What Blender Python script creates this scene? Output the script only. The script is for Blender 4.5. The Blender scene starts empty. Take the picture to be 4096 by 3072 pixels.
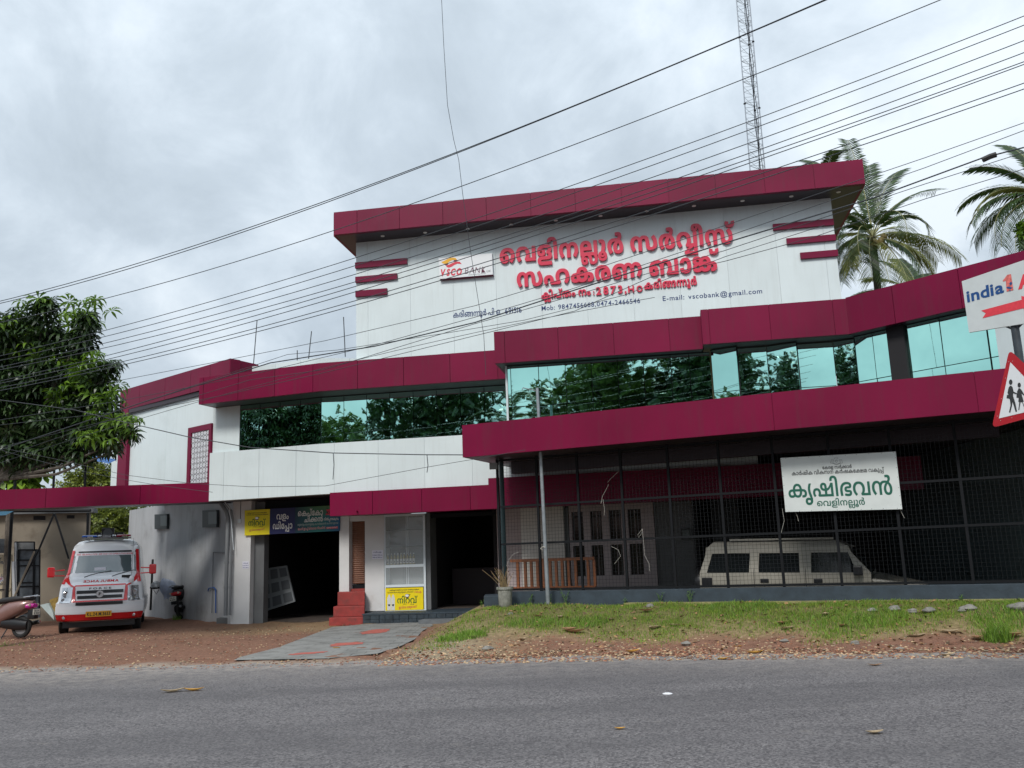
import bpy, bmesh, math, random
import numpy as np
from mathutils import Vector, Matrix
from mathutils.geometry import delaunay_2d_cdt
R = math.radians
rnd = random.Random(7)
SC = bpy.context.scene
COL = SC.collection
# ------------------------------------------------------------------ camera
TH, RO, FPX, CX, CY, HC = R(10.85), R(2.03), 3550.0, 2048.0, 1536.0, 1.6
cd = bpy.data.cameras.new('camera')
cam = bpy.data.objects.new('camera', cd)
COL.objects.link(cam)
cd.sensor_width = 36.0
cd.lens = 36.0 * FPX / 4096.0
cd.clip_start = 0.05
cd.clip_end = 2000
_r = Vector((math.cos(RO), math.sin(RO) * math.sin(TH), -math.sin(RO) * math.cos(TH)))
_u = Vector((math.sin(RO), -math.cos(RO) * math.sin(TH), math.cos(RO) * math.cos(TH)))
_f = Vector((0, math.cos(TH), math.sin(TH)))
cam.matrix_world = Matrix(((_r.x, _u.x, -_f.x, 0), (_r.y, _u.y, -_f.y, 0), (_r.z, _u.z, -_f.z, HC), (0, 0, 0, 1)))
SC.camera = cam
# ------------------------------------------------------------------ world
SUN_EL, SUN_AZ = 44.0, 200.0           # compass azimuth, 180 = behind the camera
wd = bpy.data.worlds.new('World')
SC.world = wd
wd.use_nodes = True
nt = wd.node_tree
nt.nodes.clear()
def wn(t, **k):
    n = nt.nodes.new(t)
    for a, b in k.items(): setattr(n, a, b)
    return n
def wl(a, b): nt.links.new(a, b)
wo = wn('ShaderNodeOutputWorld')
sky = wn('ShaderNodeTexSky', sky_type='NISHITA', sun_disc=False)
sky.sun_elevation = R(SUN_EL)
sky.sun_rotation = R(SUN_AZ)
bg1 = wn('ShaderNodeBackground'); bg1.inputs[1].default_value = 0.08
wl(sky.outputs[0], bg1.inputs[0])
tc = wn('ShaderNodeTexCoord')
sep = wn('ShaderNodeSeparateXYZ'); wl(tc.outputs['Generated'], sep.inputs[0])
zz = wn('ShaderNodeMath', operation='MAXIMUM'); wl(sep.outputs[2], zz.inputs[0]); zz.inputs[1].default_value = 0.0
za = wn('ShaderNodeMath', operation='ADD'); wl(zz.outputs[0], za.inputs[0]); za.inputs[1].default_value = 0.75
dx = wn('ShaderNodeMath', operation='DIVIDE'); wl(sep.outputs[0], dx.inputs[0]); wl(za.outputs[0], dx.inputs[1])
dy = wn('ShaderNodeMath', operation='DIVIDE'); wl(sep.outputs[1], dy.inputs[0]); wl(za.outputs[0], dy.inputs[1])
cb = wn('ShaderNodeCombineXYZ'); wl(dx.outputs[0], cb.inputs[0]); wl(dy.outputs[0], cb.inputs[1]); cb.inputs[2].default_value = 3.3
n1 = wn('ShaderNodeTexNoise'); n1.inputs['Scale'].default_value = 2.3; n1.inputs['Detail'].default_value = 7; n1.inputs['Roughness'].default_value = 0.5; n1.inputs['Distortion'].default_value = 0.35
wl(cb.outputs[0], n1.inputs['Vector'])
n2 = wn('ShaderNodeTexNoise'); n2.inputs['Scale'].default_value = 6.5; n2.inputs['Detail'].default_value = 7; n2.inputs['Roughness'].default_value = 0.6; n2.inputs['Distortion'].default_value = 0.3
wl(cb.outputs[0], n2.inputs['Vector'])
mx = wn('ShaderNodeMix', data_type='FLOAT'); mx.inputs[0].default_value = 0.40
wl(n1.outputs[0], mx.inputs[2]); wl(n2.outputs[0], mx.inputs[3])
cr = wn('ShaderNodeValToRGB')
e = cr.color_ramp.elements
e[0].position = 0.28; e[0].color = (0.275, 0.325, 0.37, 1)
e[1].position = 0.60; e[1].color = (0.63, 0.69, 0.74, 1)
e2 = cr.color_ramp.elements.new(0.455); e2.color = (0.42, 0.482, 0.54, 1)
e3 = cr.color_ramp.elements.new(0.505); e3.color = (0.49, 0.555, 0.615, 1)
wl(mx.outputs[0], cr.inputs[0])
gr = wn('ShaderNodeMath', operation='MULTIPLY_ADD'); wl(zz.outputs[0], gr.inputs[0]); gr.inputs[1].default_value = 0.50; gr.inputs[2].default_value = 0.70
bg2 = wn('ShaderNodeBackground'); wl(cr.outputs[0], bg2.inputs[0]); wl(gr.outputs[0], bg2.inputs[1])
ms = wn('ShaderNodeMixShader'); ms.inputs[0].default_value = 0.93
wl(bg1.outputs[0], ms.inputs[1]); wl(bg2.outputs[0], ms.inputs[2]); wl(ms.outputs[0], wo.inputs[0])
# ------------------------------------------------------------------ sun
sd = bpy.data.lights.new('sun', 'SUN'); sd.energy = 1.5; sd.angle = R(14); sd.color = (1, 0.965, 0.91)
so = bpy.data.objects.new('sun', sd); COL.objects.link(so)
_a = R(SUN_AZ)
_d = Vector((math.sin(_a) * math.cos(R(SUN_EL)), math.cos(_a) * math.cos(R(SUN_EL)), math.sin(R(SUN_EL))))
so.rotation_euler = _d.to_track_quat('Z', 'Y').to_euler(); so.location = _d * 60
vs = SC.view_settings
vs.view_transform = 'Standard'; vs.look = 'None'; vs.exposure = 0.77; vs.gamma = 1; vs.use_curve_mapping = False
SC.cycles.max_bounces = 8; SC.cycles.diffuse_bounces = 3; SC.cycles.glossy_bounces = 4; SC.cycles.transparent_max_bounces = 12
# ------------------------------------------------------------------ measuring helpers: the photograph's directions meet real planes
def ray(u, v):
    x = (u - CX) / FPX; y = -(v - CY) / FPX
    return _f + _r * x + _u * y
def onZ(u, v, z):
    r = ray(u, v); return r * ((z - HC) / r.z) + Vector((0, 0, HC))
def onY(u, v, y):
    r = ray(u, v); return r * (y / r.y) + Vector((0, 0, HC))
def onP(u, v, L):
    (a, b) = L; r = ray(u, v); dx_, dy_ = b[0] - a[0], b[1] - a[1]; nx, ny = -dy_, dx_
    t = (nx * a[0] + ny * a[1]) / (nx * r.x + ny * r.y)
    return r * t + Vector((0, 0, HC))
def line(p, az):
    return ((p[0], p[1]), (p[0] + math.cos(R(az)), p[1] + math.sin(R(az))))
def nrm(L):
    dx_, dy_ = L[1][0] - L[0][0], L[1][1] - L[0][1]; k = math.hypot(dx_, dy_)
    n = (dy_ / k, -dx_ / k)
    return n if n[1] < 0 else (-n[0], -n[1])
def off(L, d):
    n = nrm(L); return tuple((p[0] + n[0] * d, p[1] + n[1] * d) for p in L)
# ------------------------------------------------------------------ mesh helpers
BASE = {}
class M:
    def __init__(s): s.v = []; s.f = []
    def add(s, v, f):
        b = len(s.v); s.v += [tuple(p) for p in v]; s.f += [tuple(b + i for i in q) for q in f]; return s
    def hexa(s, c):      # 8 corners: bottom 4 (ccw), top 4
        return s.add(c, [(0, 3, 2, 1), (4, 5, 6, 7), (0, 1, 5, 4), (1, 2, 6, 5), (2, 3, 7, 6), (3, 0, 4, 7)])
    def box(s, x0, y0, z0, x1, y1, z1):
        return s.hexa([(x0, y0, z0), (x1, y0, z0), (x1, y1, z0), (x0, y1, z0), (x0, y0, z1), (x1, y0, z1), (x1, y1, z1), (x0, y1, z1)])
    def wall(s, A, B, z0, z1, d0, d1):   # box on plan line A-B, from offset d0 (back) to d1 (front, toward the road)
        n = nrm((A, B)); a0 = (A[0] + n[0] * d0, A[1] + n[1] * d0); a1 = (A[0] + n[0] * d1, A[1] + n[1] * d1)
        b0 = (B[0] + n[0] * d0, B[1] + n[1] * d0); b1 = (B[0] + n[0] * d1, B[1] + n[1] * d1)
        return s.hexa([(*a1, z0), (*b1, z0), (*b0, z0), (*a0, z0), (*a1, z1), (*b1, z1), (*b0, z1), (*a0, z1)])
    def tube(s, pts, r, n=6, cap=True, r2=None):
        pts = [Vector(p) for p in pts]; k = len(pts); b = len(s.v); prev = None
        for i, p in enumerate(pts):
            t = (pts[min(i + 1, k - 1)] - pts[max(i - 1, 0)]).normalized()
            if prev is None:
                a = Vector((0, 0, 1)) if abs(t.z) < .9 else Vector((1, 0, 0)); x = t.cross(a).normalized()
            else:
                x = (prev - t * prev.dot(t)).normalized()
            prev = x; y = t.cross(x)
            rr = r if r2 is None else r + (r2 - r) * i / (k - 1)
            if isinstance(r, (list, tuple)): rr = r[i]
            for j in range(n):
                a = 2 * math.pi * j / n; s.v.append(tuple(p + x * (rr * math.cos(a)) + y * (rr * math.sin(a))))
        for i in range(k - 1):
            for j in range(n):
                q = b + i * n; s.f.append((q + j, q + (j + 1) % n, q + n + (j + 1) % n, q + n + j))
        if cap:
            s.f.append(tuple(b + j for j in range(n))[::-1]); s.f.append(tuple(b + (k - 1) * n + j for j in range(n)))
        return s
    def lathe(s, prof, n=16, c=(0, 0, 0), ax='Z'):
        b = len(s.v)
        for (r, h) in prof:
            for j in range(n):
                a = 2 * math.pi * j / n; x, y = r * math.cos(a), r * math.sin(a)
                p = (x, y, h) if ax == 'Z' else ((h, x, y) if ax == 'X' else (x, h, y))
                s.v.append((p[0] + c[0], p[1] + c[1], p[2] + c[2]))
        for i in range(len(prof) - 1):
            for j in range(n):
                q = b + i * n; s.f.append((q + j, q + (j + 1) % n, q + n + (j + 1) % n, q + n + j))
        s.f.append(tuple(b + j for j in range(n))[::-1]); s.f.append(tuple(b + (len(prof) - 1) * n + j for j in range(n)))
        return s
    def quad(s, a, b, c, d): return s.add([a, b, c, d], [(0, 1, 2, 3)])
def obj(name, m, mat, parent=None, smooth=False, local=False, bevel=0, auto=True):
    me = bpy.data.meshes.new(name)
    v = np.array(m.v, dtype=np.float64).reshape(-1, 3)
    if parent is not None and not local: v = v - np.array(BASE[parent.name])
    me.from_pydata([tuple(p) for p in v], [], m.f)
    me.materials.append(mat)
    bm = bmesh.new(); bm.from_mesh(me)
    if auto: bmesh.ops.recalc_face_normals(bm, faces=bm.faces)
    if bevel: bmesh.ops.bevel(bm, geom=[e_ for e_ in bm.edges if e_.is_manifold and e_.calc_face_angle(0) > .6], offset=bevel, segments=2, affect='EDGES', profile=.6)
    if smooth:
        for f_ in bm.faces: f_.smooth = True
        for e_ in bm.edges:
            if e_.is_manifold and e_.calc_face_angle(0) > .7: e_.smooth = False
    bm.to_mesh(me); bm.free()
    o = bpy.data.objects.new(name, me); COL.objects.link(o)
    if parent is not None:
        o.parent = parent; BASE[o.name] = BASE.get(parent.name, (0, 0, 0))
    return o
def fastobj(name, V, F, mat, parent=None, kind=None, smooth=False, local=False):
    """V (n,3) F (m,k) numpy, constant face size"""
    me = bpy.data.meshes.new(name); V = np.asarray(V, dtype=np.float32); F = np.asarray(F, dtype=np.int32)
    if parent is not None and not local: V = V - np.array(BASE[parent.name], dtype=np.float32)
    k = F.shape[1]; me.vertices.add(len(V)); me.vertices.foreach_set('co', V.ravel())
    me.loops.add(F.size); me.loops.foreach_set('vertex_index', F.ravel())
    me.polygons.add(len(F)); me.polygons.foreach_set('loop_start', np.arange(0, F.size, k, dtype=np.int32)); me.polygons.foreach_set('loop_total', np.full(len(F), k, dtype=np.int32))
    if smooth: me.polygons.foreach_set('use_smooth', np.ones(len(F), dtype=bool))
    me.update(); me.validate(); me.materials.append(mat)
    o = bpy.data.objects.new(name, me); COL.objects.link(o)
    if parent is not None: o.parent = parent; BASE[o.name] = BASE.get(parent.name, (0, 0, 0))
    if kind: o['kind'] = kind
    return o
def thing(name, label, cat, base=(0, 0, 0), rz=0, group=None):
    o = bpy.data.objects.new(name, None); o.empty_display_size = .2; COL.objects.link(o)
    o.location = base; o.rotation_euler = (0, 0, rz)
    BASE[o.name] = tuple(base); o['label'] = label; o['category'] = cat
    if group: o['group'] = group
    return o
def tag(o, label, cat, group=None, base=None):
    o['label'] = label; o['category'] = cat
    if group: o['group'] = group
    return o
def struct(o): o['kind'] = 'structure'; return o
def copy_tree(o, parent=None):
    c = o.copy(); COL.objects.link(c); c.parent = parent
    BASE[c.name] = BASE.get(o.name, (0, 0, 0))
    for ch in list(o.children): copy_tree(ch, c)
    return c
# ------------------------------------------------------------------ materials
MATS = {}
def mat(name, col, rough=.6, metal=0, spec=.5, var=0, vscale=6, bump=0, bscale=40, coat=0, alpha=1, trans=0, emit=None, dirt=None, dscale=1.5, dthr=.55, island=0, transl=0, streak=None, orand=0):
    if name in MATS: return MATS[name]
    m = bpy.data.materials.new(name); m.use_nodes = True; t = m.node_tree; b = t.nodes['Principled BSDF']; MATS[name] = m
    b.inputs['Base Color'].default_value = (*col, 1); b.inputs['Roughness'].default_value = rough; b.inputs['Metallic'].default_value = metal
    b.inputs['Specular IOR Level'].default_value = spec; b.inputs['Coat Weight'].default_value = coat; b.inputs['Coat Roughness'].default_value = .08
    b.inputs['Alpha'].default_value = alpha; b.inputs['Transmission Weight'].default_value = trans
    if emit: b.inputs['Emission Color'].default_value = (*emit[:3], 1); b.inputs['Emission Strength'].default_value = emit[3]
    def nn(ty): return t.nodes.new(ty)
    co = nn('ShaderNodeTexCoord'); cur = None
    def mixc(fac, a, bcol):
        x = nn('ShaderNodeMix'); x.data_type = 'RGBA'; t.links.new(fac, x.inputs[0])
        if isinstance(a, tuple): x.inputs[6].default_value = (*a, 1)
        else: t.links.new(a, x.inputs[6])
        x.inputs[7].default_value = (*bcol, 1); return x.outputs[2]
    if var:
        n = nn('ShaderNodeTexNoise'); n.inputs['Scale'].default_value = vscale; n.inputs['Detail'].default_value = 6; t.links.new(co.outputs['Object'], n.inputs[0])
        r_ = nn('ShaderNodeValToRGB'); r_.color_ramp.elements[0].position = .3; r_.color_ramp.elements[1].position = .7; t.links.new(n.outputs[0], r_.inputs[0])
        r_.color_ramp.elements[0].color = (*[max(0, c * (1 - var)) for c in col], 1); r_.color_ramp.elements[1].color = (*[min(1, c * (1 + var)) for c in col], 1); cur = r_.outputs[0]
    if island:
        g = nn('ShaderNodeNewGeometry'); r_ = nn('ShaderNodeValToRGB'); t.links.new(g.outputs['Random Per Island'], r_.inputs[0])
        r_.color_ramp.elements[0].color = (*[c * (1 - island) for c in col], 1); r_.color_ramp.elements[1].color = (min(1, col[0] * (1 + island * 1.6)), min(1, col[1] * (1 + island)), col[2] * (1 + island * .4), 1)
        cur = r_.outputs[0]
    if dirt:
        n = nn('ShaderNodeTexNoise'); n.inputs['Scale'].default_value = dscale; n.inputs['Detail'].default_value = 8; n.inputs['Roughness'].default_value = .65; t.links.new(co.outputs['Object'], n.inputs[0])
        r_ = nn('ShaderNodeValToRGB'); r_.color_ramp.elements[0].position = dthr; r_.color_ramp.elements[1].position = min(1, dthr + .22); t.links.new(n.outputs[0], r_.inputs[0])
        cur = mixc(r_.outputs[0], cur if cur else tuple(col), dirt)
    if streak:
        mp = nn('ShaderNodeMapping'); mp.inputs['Scale'].default_value = (5, 5, .35); t.links.new(co.outputs['Object'], mp.inputs[0])
        n = nn('ShaderNodeTexNoise'); n.inputs['Scale'].default_value = 1.6; n.inputs['Detail'].default_value = 7; n.inputs['Roughness'].default_value = .7; t.links.new(mp.outputs[0], n.inputs[0])
        r_ = nn('ShaderNodeValToRGB'); r_.color_ramp.elements[0].position = .50; r_.color_ramp.elements[1].position = .78; r_.color_ramp.elements[1].color = (.6, .6, .6, 1); t.links.new(n.outputs[0], r_.inputs[0])
        cur = mixc(r_.outputs[0], cur if cur else tuple(col), streak)
    if orand:
        oi = nn('ShaderNodeObjectInfo'); ma = nn('ShaderNodeMath'); ma.operation = 'MULTIPLY_ADD'; t.links.new(oi.outputs['Random'], ma.inputs[0]); ma.inputs[1].default_value = orand * 2; ma.inputs[2].default_value = 1 - orand
        vm = nn('ShaderNodeVectorMath'); vm.operation = 'SCALE'; t.links.new(cur, vm.inputs[0]); t.links.new(ma.outputs[0], vm.inputs['Scale']); cur = vm.outputs[0]
    if cur: t.links.new(cur, b.inputs['Base Color'])
    if bump:
        n = nn('ShaderNodeTexNoise'); n.inputs['Scale'].default_value = bscale; n.inputs['Detail'].default_value = 5; t.links.new(co.outputs['Object'], n.inputs[0])
        bu = nn('ShaderNodeBump'); bu.inputs['Strength'].default_value = bump; bu.inputs['Distance'].default_value = .02; t.links.new(n.outputs[0], bu.inputs['Height']); t.links.new(bu.outputs[0], b.inputs['Normal'])
    if transl:
        tr = nn('ShaderNodeBsdfTranslucent'); mxs = nn('ShaderNodeMixShader'); mxs.inputs[0].default_value = transl
        if cur: t.links.new(cur, tr.inputs[0])
        else: tr.inputs[0].default_value = (*col, 1)
        t.links.new(b.outputs[0], mxs.inputs[1]); t.links.new(tr.outputs[0], mxs.inputs[2]); t.links.new(mxs.outputs[0], t.nodes['Material Output'].inputs[0])
    return m
maroon = mat('maroon cladding', (.155, .001, .031), .42, var=.14, vscale=.7, spec=.22, bump=.03, bscale=3, dirt=(.165, .012, .045), dscale=.8, dthr=.62, streak=(.10, .02, .035), orand=.06)
whitep = mat('white cladding', (.62, .69, .70), .45, var=.04, vscale=1.2, bump=.02, bscale=2, dirt=(.54, .60, .60), dscale=.9, dthr=.6, streak=(.53, .58, .575), orand=.03)
seamw = mat('seam white', (.75, .80, .80), .5)
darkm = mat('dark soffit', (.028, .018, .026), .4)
letred = mat('red letter', (.60, .012, .055), .35, coat=.2)
letblue = mat('blue letter', (.01, .035, .14), .5)
plaster = mat('painted plaster', (.60, .60, .60), .8, var=.06, vscale=2, bump=.08, bscale=30, dirt=(.42, .38, .33), dscale=1.3, dthr=.6)
concrete = mat('grey plaster', (.13, .135, .14), .85, var=.15, vscale=1.5, bump=.1, bscale=25, dirt=(.07, .073, .075), dscale=1, dthr=.52)
pink = mat('pale pink plaster', (.44, .37, .38), .8, var=.06, bump=.06)
slate = mat('slate blue paint', (.028, .043, .058), .65, var=.25, vscale=5, bump=.15, bscale=20)
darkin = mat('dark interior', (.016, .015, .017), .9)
blackm = mat('black metal', (.006, .007, .009), .6, spec=.2)
redox = mat('red oxide', (.27, .032, .027), .6, var=.22, vscale=5, bump=.15, bscale=22, dirt=(.14, .035, .03), dscale=4, dthr=.5)
glassg = mat('green reflective glass', (.46, .84, .745), .012, metal=1, var=.04, vscale=.6, bump=.02, bscale=.9)
glassc = mat('clear glass', (.9, .95, .95), .03, spec=.5, trans=1); 
glassd = mat('dark glass', (.01, .012, .014), .06, spec=.7)
steel = mat('galvanised steel', (.30, .33, .35), .45, metal=.5, var=.15, vscale=9)
alu = mat('white aluminium', (.62, .68, .72), .4)
rubber = mat('rubber', (.015, .015, .015), .85, bump=.2, bscale=60)
wirem = mat('wire', (.03, .035, .042), .5)

GSTR = {'l1':[71,55,53,65,42,222,68,118,-1,58,118,225,66,156],'l2':[58,59,23,50,37,-1,46,64,173,77],'l3a':[166,65,142,38,6,-1,42,6],'l3b':[23,50,65,175,203,68,118],'l4':[23,50,65,175,203,68,118,-1,44,65,-1,20],'ks':[72,23,50,53,-1,58,118,163,64,118],'kd':[23,64,118,57,65,23,-1,55,65,23,58,42,-1,23,118,57,23,72,167,48,-1,55,23,67,208,77],'kb':[23,69,57,65,47,55,117],'vn':[71,55,53,65,42,222,68,118],'nir':[42,65,51,55,77],'ivi':[11,55,65,71,33,-1,52,47,160,48,64,136],'y1':[71,55,53,65,42,222,68,118,-1,58,118,225,66,156,-1,58,59,23,50,37,-1,46,64,173,65,71,205,-1,42,64,53,65,72,23,50],'y2':[58,6,156,23,50,37,-1,72,23,162,201,6,-1,13,119,208,64,40,65,208,65,163,67,203,-1,44,50,65,56,67,200,48,64,49],'vel':[71,55,53,65,71,176,190],'sud':[56,67,200,48,64,49],'val':[55,53,6],'dip':[35,65,72,208,64],'kep':[71,23,142,72,23,64],'chi':[28,65,163,117],'vil':[55,65,119,208,42,72,23,162,201,6],'k3':[56,67,200,55,67,6,-1,48,64,6,58,53,55,67,6,-1,72,59,64,118,72,48,64,116,-1,50,59,65,38,55,67,48,64,49],'k4':[72,23,64,54,65,-1,11,51,176,65,-1,48,65,38,48,64,49,-1,42,65,50,163,65,119],'lit':[52,65,220,118],'rup':[50,68,44],'la':[55,64,49,77,44],'lb':[42,65,72,167,44,6]}
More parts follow.
